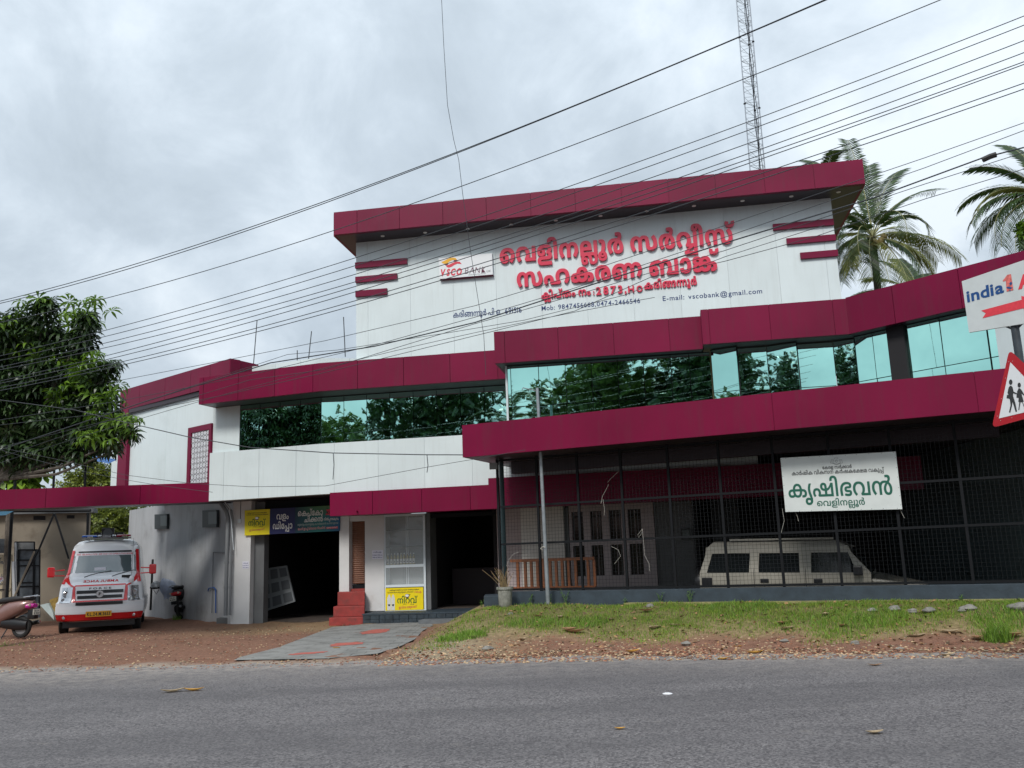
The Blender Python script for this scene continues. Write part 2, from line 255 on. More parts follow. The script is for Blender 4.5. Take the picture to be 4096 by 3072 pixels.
GL_b = {6:[123,2,16,125,-3,-34,0,-50,12,-24,22,1,14,0,14,26,22,50,11,33,0,32,0,48,-11,28,-21,1,-15,0,-15,-28,-21,-48,-12,12,125,69,-20,0,-26,-12,1,-13,0,-11,26,-12,21,0,18,0,26,12,1,12,0,12,-26,12],
11:[261,1,121,179,143,32,0,46,-6,32,-11,13,-6,-19,2,20,12,48,9,31,0,32,0,46,-11,32,-18,16,-24,1,-12,0,-23,-26,-30,-25,-9,-14,-6,-34,-6,-50,-4,-33,0,-171,0,-20,0,-20,-1,-3,-2,-8,-1,-4,-5,1,-3,0,-3,4,-5,5,-2,6,-1,20,-2,23,0,345,0,1,-25,-351,0,-30,0,-42,4,-13,4,-16,5,-16,15,1,8,0,10,16,15,17,5,10,3,20,4,32,2,23,0,159,0,38,0,44,3,26,7,9,5,14,7,8,18,1,11,0,10,-12,20,-30,12,-21,0,-12,0,-18,-4,-5,-4,-8,-4,-6,-14,1,-14,1,-42,-65,0,1,40,0,14,-12,16,-9,4,-10,4,-28,5,-21,0,-16,0,-28,-3,-24,-6,-18,-8,-5,-6,0,-2,-2,-4,-1,-2,0,-2,0,-5,1,-4,0,-11,18,-13,19,0,18,0,16,10,1,7,0,5,-8,7,-14,4,-11,0,-16,0,-24,-6,-11,-3,-35,5,10,5,32,12,40,8,21,0,30,0,36,-11,16,-16,1,-10,0,-10,-20,-18,-42,-11,-31,0,-28,0,-44,12,-22,22,1,15,0,18,38,28,70,17],
13:[187,1,99,187,143,48,0,64,-12,40,-20,18,-25,1,-12,0,-19,-22,-26,-21,-9,-16,-8,-44,-8,-60,-4,-35,0,-7,0,-20,0,-20,-1,-3,-2,-8,-1,-4,-5,1,-3,0,-3,4,-5,5,-2,6,-1,20,-2,23,0,199,0,1,-25,-205,0,-30,0,-42,4,-13,4,-16,5,-16,15,1,8,0,10,16,15,17,5,14,4,36,5,35,0,3,0,36,0,50,3,30,7,13,6,10,5,8,17,1,10,0,8,-10,16,-24,13,-40,8,-31,0,-20,0,-34,-3,-26,-7,-18,-10,-3,-6,0,-1,0,-1,1,-1,-2,-2,0,-5,1,-5,0,-11,18,-13,19,0,18,0,16,10,1,7,0,5,-8,7,-14,4,-11,0,-16,0,-24,-6,-11,-3,-35,5,10,5,32,12,40,8,21,0,30,0,36,-11,16,-16,1,-10,0,-10,-20,-18,-42,-11,-31,0,-28,0,-44,12,-22,22,1,15,0,12,20,24,44,17,62,10],
20:[206,1,84,245,143,52,0,64,-11,28,-18,1,-12,0,-7,-8,-12,-22,-10,-17,-4,1,1,28,-4,26,-18,1,-12,0,-18,-50,-21,-47,0,-20,0,-26,2,-11,1,11,24,8,-1,16,-1,13,0,22,0,20,8,1,8,0,4,-6,7,-7,3,-6,2,-22,3,-21,0,-9,0,1,25,11,0,20,0,22,2,9,4,4,2,4,5,1,4,0,9,-38,10,-43,0,-32,0,-58,-7,-42,-15,-24,-20,1,-14,1,-3,0,-14,12,-17,22,-7,13,0,12,0,16,4,8,9,1,7,0,10,-20,11,-17,0,-18,0,-34,-10,-15,-8,-5,24,16,6,44,12,29,0,28,0,40,-11,20,-19,1,-13,0,-14,-22,-21,-44,-11,-29,0,-32,0,-50,13,-32,28,1,21,0,20,32,31,60,22,82,11],
23:[283,3,55,115,-3,-48,0,-50,23,1,20,0,12,22,18,19,6,14,3,30,5,44,2,33,0,221,0,44,0,56,-5,21,-7,16,-6,18,-16,1,-12,0,-21,-54,-22,-43,0,-14,0,-22,1,-11,2,13,24,6,-1,16,-1,7,0,20,0,20,9,1,9,0,6,-10,8,-7,2,-10,4,-30,1,-25,0,-237,0,-26,0,-28,-2,-11,-3,-6,-2,-10,-8,1,-6,0,-6,10,-8,20,-4,15,0,14,0,30,4,17,7,31,-21,-16,-6,-30,-6,-34,-3,17,285,143,48,0,58,-19,28,-32,1,-22,0,-23,-32,-33,-58,-17,-41,0,-32,0,-52,10,-15,9,-18,10,-16,28,1,16,0,34,70,39,15,285,118,-32,0,-34,-24,1,-24,0,-15,14,-22,30,-11,23,0,22,0,30,10,14,22,1,16,0,16,-14,22,-30,10],
28:[250,1,37,469,140,1,-140,-457,0,1,25,227,0,-35,-4,12,3,18,14,1,10,0,10,-20,13,-19,0,-22,0,-20,-13,1,-10,0,-3,0,-3,1,-2,-65,-3,0,3,-2,8,1,3,0,21,56,24,55,0,30,0,42,-8,24,-14,10,-15,1,-8,0,-7,-6,-10,-12,-10,-5,-4,-13,5,143,0,1,115],
33:[151,1,57,145,143,48,0,74,-10,25,-7,-27,-22,-26,6,-52,8,-35,0,-22,0,-30,-5,-12,-7,1,-6,0,-3,4,-5,5,-2,8,-4,30,-2,23,0,13,0,44,0,48,-9,17,-8,8,-5,6,-13,1,-8,0,-13,-28,-20,-58,-11,-45,0,-46,0,-70,9,-29,8,29,24,16,-5,36,-7,38,-4,25,0,24,0,30,5,14,9,1,5,0,4,-6,7,-5,2,-6,2,-24,2,-23,0,-7,0,-40,0,-58,8,-13,9,-8,5,-10,12,1,8,0,12,30,20,56,11],
35:[328,1,84,323,-3,-30,0,-40,8,-15,8,-10,5,-14,14,-6,18,1,14,1,8,0,14,-6,17,-5,5,-6,5,-20,5,-17,0,-18,0,-28,-10,-16,-20,1,-15,0,-11,10,-20,22,-18,19,-9,-45,-18,-24,11,-32,23,-18,27,1,16,0,21,34,31,60,17,43,0,30,0,48,-9,15,-8,10,-5,12,-15,6,-19,1,-11,1,-8,0,-16,6,-16,7,-4,6,-5,20,-5,17,0,12,0,20,4,7,4,8,4,6,15,1,13,1,78,69,0,1,-75,0,-14,4,-14,9,-5,8,-5,20,-5,13,0,20,0,32,10,18,21,1,15,0,10,-12,20,-22,18,-15,8,49,19,22,-11,32,-22,16,-28,1,-16,0,-20,-30,-31,-60,-18,-41,0,-32,0,-46,10,-17,10,7,0,-18,-9,-42,-11],
37:[366,1,100,197,143,44,0,60,-13,23,-12,-17,4,18,11,48,10,31,0,32,0,42,-10,17,-10,-5,-1,20,12,46,9,33,0,42,0,58,-18,32,-31,1,-20,0,-16,-18,-27,-32,-23,-21,-11,-47,19,18,8,22,19,10,19,1,10,0,15,-18,21,-30,10,-19,0,-12,0,-22,-4,-5,-5,-8,-5,-4,-15,1,-14,1,-75,-67,0,1,78,0,13,-8,15,-7,5,-6,3,-20,4,-13,0,-14,0,-20,-4,-7,-4,-8,-5,-6,-15,1,-14,1,-76,-67,0,1,68,0,19,-12,18,-11,4,-8,5,-28,4,-21,0,-32,0,-50,-13,-30,-27,1,-18,1,-1,0,-14,12,-17,22,-7,13,0,12,0,16,4,8,9,1,7,0,10,-20,11,-17,0,-18,0,-36,-10,-15,-9,-5,23,14,8,48,12,31,0,28,0,38,-11,20,-19,1,-13,0,-14,-22,-21,-44,-11,-29,0,-30,0,-52,13,-30,28,1,22,0,27,46,37,80,19],
38:[278,1,83,277,-3,-36,0,-52,14,-28,27,1,19,0,15,24,27,44,22,29,8,17,4,20,5,48,5,33,0,44,0,64,-12,40,-21,16,-26,1,-14,0,-17,-18,-27,-36,-20,-23,-9,-41,19,14,6,24,16,14,19,1,13,0,14,-24,23,-44,12,-31,0,-18,0,-24,-1,-9,-2,-9,-1,-24,-5,-34,-17,-20,-23,1,-12,0,-14,14,-16,22,-6,13,0,14,0,22,6,12,15,1,14,0,13,-16,22,-32,18,-23,4,-11,2,-8,2,-22,1,-9,0,-38,0,-50,-13,-24,-22,1,-14,0,-12,12,-19,24,-16,17,-7,-43,-19,-22,9,-34,20,-22,27,1,17,0,14,20,26,40,21,66,12,49,0,28,0,46,-5,23,-5,13,-3,44,-11,48,-38,1,-24,0,-20,-26,-27,-52,-13],
40:[175,1,57,209,143,40,0,52,-10,28,-18,1,-11,0,-12,-22,-16,-25,-7,-1,1,28,-4,26,-18,1,-12,0,-18,-52,-21,-49,0,-20,0,-30,2,-11,1,9,24,12,-1,20,-1,11,0,24,0,22,8,1,8,0,4,-6,7,-5,3,-8,2,-20,3,-19,0,-25,0,1,25,25,0,16,0,24,2,9,4,4,2,6,6,1,4,0,9,-28,9,-25,0,-38,0,-52,-16,-24,-29,1,-19,0,-12,6,-26,7,-11,-63,-6,-8,13,-8,30,1,13,0,27,40,40,82,21],
42:[244,1,57,157,143,22,0,32,-5,26,-8,13,-7,-5,0,18,11,44,9,35,0,42,0,60,-18,30,-31,1,-20,0,-16,-16,-27,-32,-23,-23,-11,-45,19,16,8,24,19,10,19,1,10,0,16,-18,20,-32,10,-19,0,-16,0,-20,-5,-5,-4,-6,-5,-6,-14,1,-11,1,-79,-67,0,1,79,0,12,-4,13,-5,5,-6,4,-20,5,-15,0,-18,0,-32,-10,-20,-20,1,-14,0,-12,10,-19,22,-19,19,-8,-47,-19,-22,11,-32,22,-18,28,1,16,0,20,34,31,60,18],
44:[240,1,35,131,90,38,0,50,-14,24,-22,1,-11,0,-8,-10,-14,-3,-4,-7,8,161,0,1,115,69,0,1,-140,-265,0,-23,14,6,4,12,13,1,9,0,11,-24,14,-21,0,-16,0,-22,-6,-10,-11,1,-8,0,-9,14,-14,11,-6,-49,-14,-20,10,-20,21,1,14,0,14,28,22,52,12],
46:[354,2,53,197,143,44,0,60,-13,23,-12,11,-16,13,-39,1,-63,-67,0,1,69,0,18,-12,18,-11,4,-8,5,-28,4,-21,0,-32,0,-50,-13,-30,-27,1,-18,1,-1,0,-14,12,-17,22,-7,13,0,12,0,16,4,8,9,1,7,0,10,-20,11,-17,0,-18,0,-36,-10,-15,-9,-5,23,14,8,48,12,31,0,28,0,38,-11,20,-19,1,-13,0,-14,-22,-21,-44,-11,-29,0,-30,0,-52,13,-30,28,1,22,0,27,46,37,80,19,37,677,140,1,-140,-235,0,-21,15,16,10,22,18,8,19,1,10,0,16,-16,20,-32,10,-19,0,-16,0,-20,-5,-3,-4,-8,-5,-4,-14,1,-11,1,-79,-67,0,1,61,27,45,5,17,16,10,46,10,35,0,42,0,60,-18,30,-31,1,-20,0,-11,-8,-19,-14,-16,-11,-7,-15,4,125,0,1,115],
47:[181,1,80,221,143,38,0,58,-9,30,-16,1,-12,0,-6,-6,-10,-7,-4,-8,-5,-28,-5,-29,0,-15,0,-14,0,-16,-1,-3,-1,-4,-1,-2,-3,1,-2,0,-5,22,-2,21,0,9,0,28,0,32,-5,11,-4,8,-4,8,-10,1,-8,0,-9,-20,-15,-46,-9,-33,0,-22,0,-36,2,-32,4,-15,3,23,22,18,-3,38,-3,23,0,24,0,20,4,1,4,0,5,-16,2,-11,0,-7,0,-40,0,-40,7,-9,6,-6,3,-6,9,1,6,0,6,10,11,9,4,12,5,34,5,31,0,19,0,12,0,12,3,1,4,0,7,-34,5,-29,0,-44,0,-56,-16,-26,-29,1,-19,0,-12,6,-26,7,-11,-63,-6,-8,13,-8,30,1,13,0,27,44,40,86,21],
48:[199,3,17,195,143,46,0,64,-10,23,-9,14,-6,20,-16,10,-23,1,-15,1,-64,-341,0,1,65,0,14,10,22,18,17,17,6,20,9,60,10,16,161,118,-16,0,-26,-8,-7,-8,-6,-6,-8,-16,1,-13,1,-50,-13,1,30,12,50,27,30,27,1,14,0,6,-6,9,-14,5,18,261,94,0,-13,-22,-24,-38,-23,-23,-13,-11,3,14,0,26,1,9,0,91,0,1,38,0,17,-12,21,-28,14,-23,5,3,1,8,-5,12,-12],
49:[281,1,98,361,-3,-28,0,-42,5,-25,5,-2,1,-10,2,-3,1,-30,9,-36,24,-16,26,1,14,0,9,6,15,9,6,5,2,10,10,34,12,40,5,19,0,56,0,62,-30,1,-30,0,-23,-44,-35,-33,-11,-6,-2,-6,-2,-5,-2,-24,-5,-52,-6,-27,0,-46,0,-70,13,-46,22,-24,32,1,19,0,18,28,27,56,15,41,0,32,0,52,-11,17,-13,-53,-16,-8,7,-24,8,-13,0,-18,0,-24,-8,-12,-16,1,-11,0,-18,28,-28,54,-16,39,0,12,0,22,1,11,2,4,0,12,1,5,1,16,4,30,16,18,23,1,14,0,13,-14,16,-24,6,-11,0,-16,0,-22,-7,-14,-16,1,-12,0,-13,16,-23,28,-17,21,-5,4,-1,6,1,7,-1,8,-1,24,-2,15,0,36,0,50,14,28,25,1,18,0,13,-16,25,-17,11,53,16,26,-15,26,-32,1,-17,0,-17,-20,-29,-44,-23,-70,-13],
50:[201,1,64,195,143,48,0,70,-13,48,-23,24,-30,1,-18,0,-21,-30,-28,-54,-13,-35,0,-36,0,-48,15,-22,24,1,15,0,23,50,28,49,0,30,0,44,-15,26,-23,3,-13,-23,1,-4,6,-16,12,-24,8,-17,0,-24,0,-24,-15,1,-13,0,-8,8,-13,20,-7,17,0,16,0,20,8,12,17,1,13,0,3,0,9,-1,5,-2,1,0,4,1,0,-4,10,-28,16,-46,10,-33,0,-36,0,-52,-12,-24,-22,1,-14,0,-12,12,-19,24,-16,17,-7,-43,-19,-22,9,-34,21,-22,26,1,17,0,14,20,26,42,21,68,12],
51:[183,1,36,185,143,44,0,60,-12,40,-21,18,-26,1,-14,0,-17,-18,-26,-36,-21,-23,-9,-43,19,16,6,22,16,14,19,1,13,0,14,-24,22,-40,12,-27,0,-28,0,-44,-12,-24,-22,1,-14,0,-12,12,-19,24,-16,19,-7,-45,-19,-22,9,-34,21,-22,26,1,17,0,14,20,26,40,21,62,12],
52:[231,2,21,431,140,1,-140,-399,0,1,76,0,20,18,22,17,8,16,8,50,9,33,0,34,0,48,-9,17,-8,20,-9,16,-23,1,-18,1,-22,-197,0,1,-29,265,0,1,115,9,163,118,-34,0,-30,-20,1,-17,1,-3,131,0,1,2,0,19,-32,19],
53:[193,2,67,205,118,-26,0,-42,-3,-32,-7,-22,-10,-3,-6,0,-1,0,-1,1,-1,-2,-2,0,-5,1,-4,0,-12,18,-13,19,0,18,0,16,10,1,7,0,5,-8,7,-14,4,-11,0,-16,0,-24,-6,-11,-3,-33,5,10,5,32,12,38,8,21,0,30,0,36,-11,16,-16,1,-10,0,-10,-20,-18,-40,-11,-33,0,-28,0,-42,12,-24,22,1,15,0,12,20,24,48,17,72,10,51,0,54,0,68,-9,32,-19,1,-13,0,-10,-22,-15,-40,-10,-29,-2,-31,11,1,6,5,0,16,0,16,2,9,2,6,2,6,6,1,4,0,7,-16,9,-40,4,55,369,38,0,-8,-12,-14,-11,-5,-8,-4,-24,-5,-36,-2,-29,0,-97,0,-20,0,-20,-1,-3,-2,-8,-1,-4,-5,1,-3,0,-3,4,-5,5,-2,6,-1,20,-2,23,0,213,0,1,-25,-219,0,-30,0,-42,4,-13,4,-16,5,-16,15,1,8,0,10,16,15,17,5,10,3,20,4,32,2,23,0,101,0,22,0,24,1,7,3,6,2,4,6,1,4,0,4,-6,7,-5,2,-6,2,-18,2,-15,0,-7,0,1,22,57,-4,38,-6,34,-18],
54:[180,1,63,137,102,0,18,52,23,51,0,38,0,46,-13,20,-21,1,-11,0,-17,-34,-27,-66,-16,-45,0,-19,0,-52,0,-72,16,-34,28,1,19,0,10,14,21,15,11,55,-13,-8,-8,-6,-13,1,-7,0,-14,24,-18,40,-9,27,0,17,0,28,0,36,10,20,17,1,11,0,8,-16,13,-21,0,-10,0,-16,-5,-8,-9,1,-6,0,-8,12,-16,18,-16,14,-17,1,-9,0,-10,-16,-16,-40,-11,-35,0,-24,0,-46,4,-21,5,21,23,16,-3,28,-4,17,0,24,0,14,9,1,5,0,7,-14,15,-18,16,-14,18],
55:[260,1,42,185,143,44,0,60,-12,40,-20,18,-25,1,-14,0,-15,-16,-23,-26,-18,-17,-9,11,18,125,0,1,115,69,0,1,-140,-237,0,-23,17,14,7,24,14,12,19,1,13,0,14,-24,22,-40,12,-27,0,-28,0,-44,-12,-24,-22,1,-14,0,-12,12,-19,24,-16,19,-7,-45,-19,-22,9,-34,21,-22,26,1,17,0,14,20,26,40,21,62,12],
56:[282,1,89,365,143,42,0,66,-11,48,-23,24,-31,1,-19,0,-21,-28,-28,-52,-13,-35,0,-40,0,-46,15,-22,24,1,15,0,23,50,28,49,0,30,0,44,-15,28,-23,1,-13,-23,1,-4,6,-16,12,-26,8,-15,0,-26,0,-22,-15,1,-13,0,-8,8,-13,20,-7,17,0,14,0,24,8,10,17,1,13,0,3,0,9,-1,5,0,1,2,4,-1,0,-4,10,-28,16,-46,10,-31,0,-22,0,-32,-4,-11,-5,-16,-7,-12,-23,1,-15,1,-2,0,-15,-12,-25,-15,-8,-16,-8,-44,-9,-31,0,-42,0,-58,17,-34,31,1,21,0,16,18,28,32,23,25,10,47,-18,-18,-9,-22,-18,-10,-20,1,-10,0,-16,16,-20,28,-10,17,0,16,0,22,6,7,4,6,6,6,16,1,9,1,3,0,24,22,28,21,8,22,9,56,8],
57:[314,3,33,131,90,38,0,50,-14,24,-22,1,-11,0,-8,-10,-14,-3,-4,-7,8,143,0,27,-25,-205,0,-23,14,6,4,12,13,1,9,0,11,-24,14,-21,0,-16,0,-22,-6,-10,-11,1,-8,0,-9,14,-14,11,-6,-49,-14,-20,10,-20,21,1,14,0,14,28,22,52,12,23,353,0,1,96,0,7,-2,8,-3,3,-2,2,-10,3,-7,0,-12,0,-16,-8,1,-9,0,-5,10,-9,24,-7,25,0,23,0,30,0,46,11,36,17,26,21,13,10,69,0,1,-140,27,327,143,20,0,34,-5,13,-4,12,-6,16,-18,1,-16,1,-69,109,0,1,52,0,5,2,9,0,9,3,3,1,-3,-16,-14,-48,-20,-52,-8,-27,0,-29,0,-46,0,-54,12,-26,21,1,12,0,11,22,18,42,11],
58:[328,1,84,337,143,28,0,42,-8,17,-8,10,-5,12,-14,8,-18,1,-14,1,-8,0,-14,4,-16,9,-6,6,-4,20,-6,19,0,16,0,28,10,18,20,1,16,0,10,-12,20,-22,18,-15,9,47,18,24,-10,32,-23,16,-28,1,-16,0,-21,-34,-31,-60,-17,-39,0,-32,0,-46,9,-13,8,-12,6,-12,14,-6,19,1,11,1,8,0,16,-4,16,-7,5,-6,5,-20,4,-13,0,-12,0,-20,-4,-5,-4,-8,-4,-8,-15,1,-13,1,-78,-67,0,1,75,0,15,-4,14,-7,4,-6,6,-22,4,-11,0,-20,0,-30,-10,-18,-21,1,-15,0,-10,10,-19,22,-19,19,-8,-47,-19,-22,11,-32,23,-18,27,1,16,0,20,32,31,58,18,45,0,32,0,44,-10,19,-10,-3,0,18,9,40,11],
59:[323,2,33,131,90,38,0,50,-14,24,-22,1,-11,0,-8,-10,-14,-3,-4,-7,8,143,0,27,-25,-205,0,-23,14,6,4,12,13,1,9,0,11,-24,14,-21,0,-16,0,-22,-6,-10,-11,1,-8,0,-9,14,-14,11,-6,-49,-14,-20,10,-20,21,1,14,0,14,28,22,52,12,38,465,143,44,0,62,-12,38,-21,20,-26,1,-14,0,-17,-20,-26,-36,-21,-23,-9,-43,19,16,6,24,16,12,19,1,13,0,14,-22,22,-42,12,-27,0,-28,0,-44,-12,-22,-22,1,-14,0,-12,10,-18,24,-16,17,-7,-23,-17,-17,0,-21,8,-14,8,-26,19,-16,22,1,14,0,13,20,26,40,21,60,12],
64:[141,1,38,263,70,0,-14,-12,-26,-30,-21,-50,-12,-37,0,-32,0,-44,9,-28,14,-14,17,-3,8,71,6,2,-6,12,-14,22,-9,17,0,22,0,26,12,12,22,1,14,0,14,-12,22,-26,13,-19,0,-16,0,-22,-9,-12,-14,-3,-6,-67,6,4,8,18,17,30,14,44,8,31,0,34,0,48,-11,30,-21,12,-26],
65:[66,1,32,-11,212,22,0,34,-4,13,-4,16,-6,20,-15,8,-24,1,-19,1,-140,-67,0,1,134,0,12,-2,18,-6,12,-3,4,-6,4,-14,4,-11,0,-10,0,-16,-4,-10,-8,1,-7,0,-2,0,-5,3,-2,-65,-4,-2,3,-2,7,1,3,0,15,28,19,46,9],
66:[66,1,45,-47,212,28,0,46,-4,23,-7,30,-10,22,-33,1,-28,1,-130,-67,0,1,128,0,16,-4,22,-14,14,-9,5,-10,4,-28,3,-17,0,-10,0,-18,-3,-12,-6,1,-5,0,-5,12,-7,13,0,16,0,12,8,1,6,0,6,-12,10,-9,3,63,-5,4,-2,4,-9,1,-5,0,-9,-16,-15,-32,-10,-27,0,-24,0,-32,8,-20,15,1,10,0,10,20,16,44,9],
67:[93,3,15,87,-58,-46,0,-56,25,1,20,0,13,26,20,46,12,31,0,30,0,46,-11,26,-20,1,-14,0,-14,-26,-20,-46,-11,12,87,-36,18,0,24,12,1,11,0,11,-24,11,-17,0,-18,0,-24,-11,1,-12,0,-10,24,-12,21,69,143,32,0,38,-11,14,-20,1,-11,0,-19,-16,-36,-15,-22,-61,4,12,19,14,34,1,14,0,9,-14,14,-19,0,-8,0,-14,-1,-5,-1,-9,24,10,1,28,2],
68:[93,4,15,87,-58,-46,0,-56,25,1,20,0,13,26,20,46,12,31,0,30,0,46,-11,26,-20,1,-14,0,-14,-26,-20,-46,-11,12,87,10,-22,0,-28,-12,1,-12,0,-11,28,-12,23,0,22,0,30,12,1,12,0,11,-30,12,29,89,-25,-30,0,-28,16,1,13,0,5,10,10,11,6,25,-6,-10,-2,-6,-7,1,-3,0,-3,6,-6,14,-3,11,0,8,0,14,3,6,6,1,3,0,3,-8,6,-7,1,25,8,10,-6,10,-9,1,-6,0,-7,-10,-13,-26,-9,21,69,143,32,0,38,-11,14,-20,1,-11,0,-19,-16,-36,-15,-22,-61,4,12,19,14,34,1,14,0,9,-14,14,-19,0,-8,0,-14,-1,-5,-1,-9,24,10,1,28,2],
69:[70,1,50,25,-83,-32,0,-44,9,-24,18,1,12,0,18,48,20,45,0,20,0,38,-6,27,-9,-15,-21,-14,6,-30,6,-17,0,-16,0,-18,-7,1,-7,0,-7,20,-7,17,0,16,0,22,5,12,12,1,11,0,6,-6,16,-14,17,-5,8,-12,14,-16,30,1,15,0,18,20,32,17,14,71,0,-14,-12,-16,-20,-8,-20,1,-10,0,-13,12,-24,13,-14,8,-11,12,-20,8,-17,1,-9,0,-19,-32,-23,-54,-11],
71:[194,1,57,133,-3,-30,0,-52,13,-32,28,1,22,0,19,26,30,50,22,70,12,43,0,42,0,60,-11,40,-20,20,-26,1,-16,0,-17,-20,-26,-34,-21,-23,-9,-41,19,14,6,24,16,14,19,1,13,0,14,-24,22,-44,12,-31,0,-36,0,-54,-16,-28,-26,1,-17,0,-14,12,-17,22,-7,13,0,12,0,16,4,8,9,1,7,0,10,-20,11,-17,0,-20,0,-34,-10,-15,-9,-5,23,14,8,46,12,31,0,28,0,40,-11,20,-19,1,-13,0,-14,-22,-21,-44,-11],
72:[161,1,81,197,-3,-38,0,-64,9,-50,18,-26,28,1,19,0,19,28,27,50,18,64,8,37,0,40,0,46,-10,22,-16,1,-10,0,-11,-22,-16,-36,-8,-23,0,-30,0,-36,10,-16,16,1,8,0,5,6,9,3,3,65,5,-8,-3,-12,-11,1,-6,0,-6,12,-8,17,0,12,0,12,7,1,5,0,7,-20,7,-15,0,-10,0,-14,0,-5,0,-30,-1,-40,-12,-24,-22,1,-14,0,-15,22,-22,42,-13,29,0,6,-1,14,0,7,0,14,0,16,3,10,7,1,4,0,6,-12,7,-11,0,-14,0,-14,-9,1,-6,0,-6,10,-10,11,-3,-63,5,-2,2,-6,9,1,6,0,9,14,14,36,10,33,0,24,0,36,-8,20,-15,1,-12,0,-10,-22,-16,-46,-10],
77:[0,1,30,-57,149,-34,0,-46,10,-22,19,1,12,0,5,2,9,5,3,59,-5,0,-2,-2,-6,1,-2,0,-8,10,-8,20,-4,13,0,12,0,18,4,10,8,1,8,0,2,0,6,-1,2,59,5,2,-3,2,-9,1,-5,0,-12,-20,-19,-46,-10],
116:[412,2,75,197,143,44,0,60,-13,23,-12,-17,4,18,11,48,10,31,0,36,0,44,-12,17,-11,1,-10,29,-35,1,-75,-67,0,1,78,0,13,-8,15,-7,5,-6,3,-20,4,-13,0,-14,0,-20,-4,-7,-4,-8,-5,-6,-15,1,-14,1,-76,-67,0,1,68,0,19,-12,18,-11,4,-8,5,-28,4,-21,0,-32,0,-50,-13,-30,-27,1,-18,1,-1,0,-14,12,-17,22,-7,13,0,12,0,16,4,8,9,1,7,0,10,-20,11,-17,0,-18,0,-36,-10,-15,-9,-5,23,14,8,48,12,31,0,28,0,38,-11,20,-19,1,-13,0,-14,-22,-21,-44,-11,-29,0,-30,0,-52,13,-30,28,1,22,0,27,46,37,80,19,76,691,-3,-36,0,-50,14,-26,27,1,18,0,11,14,22,32,23,31,12,11,6,18,9,22,13,1,8,0,7,-16,8,-17,0,-10,0,-18,-1,-5,-2,-11,23,12,2,36,3,21,0,32,0,36,-11,12,-15,1,-8,0,-13,-28,-23,-27,-12,-9,-4,-22,-8,-26,-20,-12,-21,1,-10,0,-11,10,-15,20,-7,15,0,24,0,22,16,1,18,0,10,-12,22,-26,18,-19,6,-10,3,-28,4,-21,0,-20,0,-32,-4,-13,-5,-8,-4,-14,-11,-6,-18,1,-15,1,-37,-63,0,1,46,23,45,14,8,36,12,50,7,35,0,26,0,42,-4,21,-4,2,-1,4,0,3,-1,32,-8,40,-23,22,-29,1,-15,0,-29,-58,-32],
117:[290,2,31,157,143,22,0,34,-5,28,-9,13,-7,27,-64,1,-58,-67,0,1,79,0,12,-4,13,-5,5,-6,4,-20,5,-15,0,-18,0,-32,-10,-20,-20,1,-14,0,-12,10,-19,22,-19,19,-8,-47,-19,-22,11,-32,22,-18,28,1,16,0,20,34,31,60,18,76,447,-3,-38,0,-50,14,-26,27,1,18,0,11,16,22,32,23,31,12,9,6,20,9,22,13,1,8,0,7,-16,8,-19,0,-8,0,-18,-1,-5,-2,-11,23,12,2,36,3,21,0,32,0,34,-11,14,-15,1,-8,0,-13,-30,-23,-27,-12,-7,-4,-22,-8,-28,-20,-12,-21,1,-10,0,-11,12,-15,20,-7,15,0,22,0,24,16,1,18,0,10,-12,22,-26,18,-19,6,-12,3,-26,4,-21,0,-22,0,-32,-4,-11,-5,-8,-4,-14,-11,-8,-18,1,-15,1,-37,-61,0,1,46,23,45,14,8,36,12,48,7,37,0,26,0,42,-4,21,-4,0,-1,4,0,5,-1,30,-8,42,-23,20,-29,1,-15,0,-29,-58,-32],
118:[201,1,80,269,-3,-36,0,-50,14,-26,27,1,18,0,11,14,22,34,23,29,12,9,6,20,9,22,13,1,8,0,7,-14,8,-19,0,-10,0,-18,-1,-3,-2,-13,23,12,2,36,3,21,0,32,0,34,-11,14,-15,1,-8,0,-13,-30,-23,-27,-12,-7,-4,-20,-8,-28,-20,-12,-21,1,-10,0,-11,10,-15,20,-7,17,0,22,0,22,16,1,18,0,8,-6,16,-14,15,-22,12,-15,5,-12,3,-26,4,-21,0,-36,0,-48,-12,-24,-22,1,-15,0,-12,12,-19,24,-16,17,-7,-43,-19,-22,9,-34,20,-22,27,1,17,0,15,22,26,42,20,66,12,47,0,26,0,44,-4,19,-4,2,-1,4,0,3,-1,30,-8,44,-24,20,-29,1,-14,0,-29,-60,-32],
119:[329,1,124,401,143,32,0,48,-3,36,-5,19,-3,17,-4,46,-12,44,-37,1,-23,0,-27,-60,-32,-55,0,-36,0,-50,14,-26,27,1,18,0,11,14,22,34,23,29,12,9,6,20,9,22,13,1,8,0,7,-16,8,-17,0,-10,0,-18,-1,-3,-2,-13,23,12,2,36,3,21,0,32,0,34,-11,14,-15,1,-8,0,-13,-30,-23,-27,-12,-7,-4,-20,-8,-28,-20,-12,-21,1,-10,0,-11,10,-15,20,-7,17,0,22,0,22,16,1,16,0,12,-16,21,-28,17,-19,5,-19,3,-18,4,-44,2,-23,0,-22,0,-44,-3,-19,-3,-17,-3,-28,-7,-40,-28,1,-22,0,-11,14,-13,22,-6,13,0,14,0,22,6,12,15,1,14,0,13,-16,22,-32,18,-23,4,-11,2,-8,2,-22,1,-9,0,-38,0,-50,-13,-24,-22,1,-14,0,-12,12,-19,24,-16,17,-7,-43,-19,-22,9,-34,20,-22,27,1,17,0,14,20,26,42,21,64,12,49,0,28,0,46,-5,23,-5,13,-3,44,-11,48,-38,1,-24,0,-20,-26,-27,-52,-13,-37,0,-36,0,-52,13,-28,26,1,18,0,16,22,26,42,21,31,8,11,4,26,7,66,7],
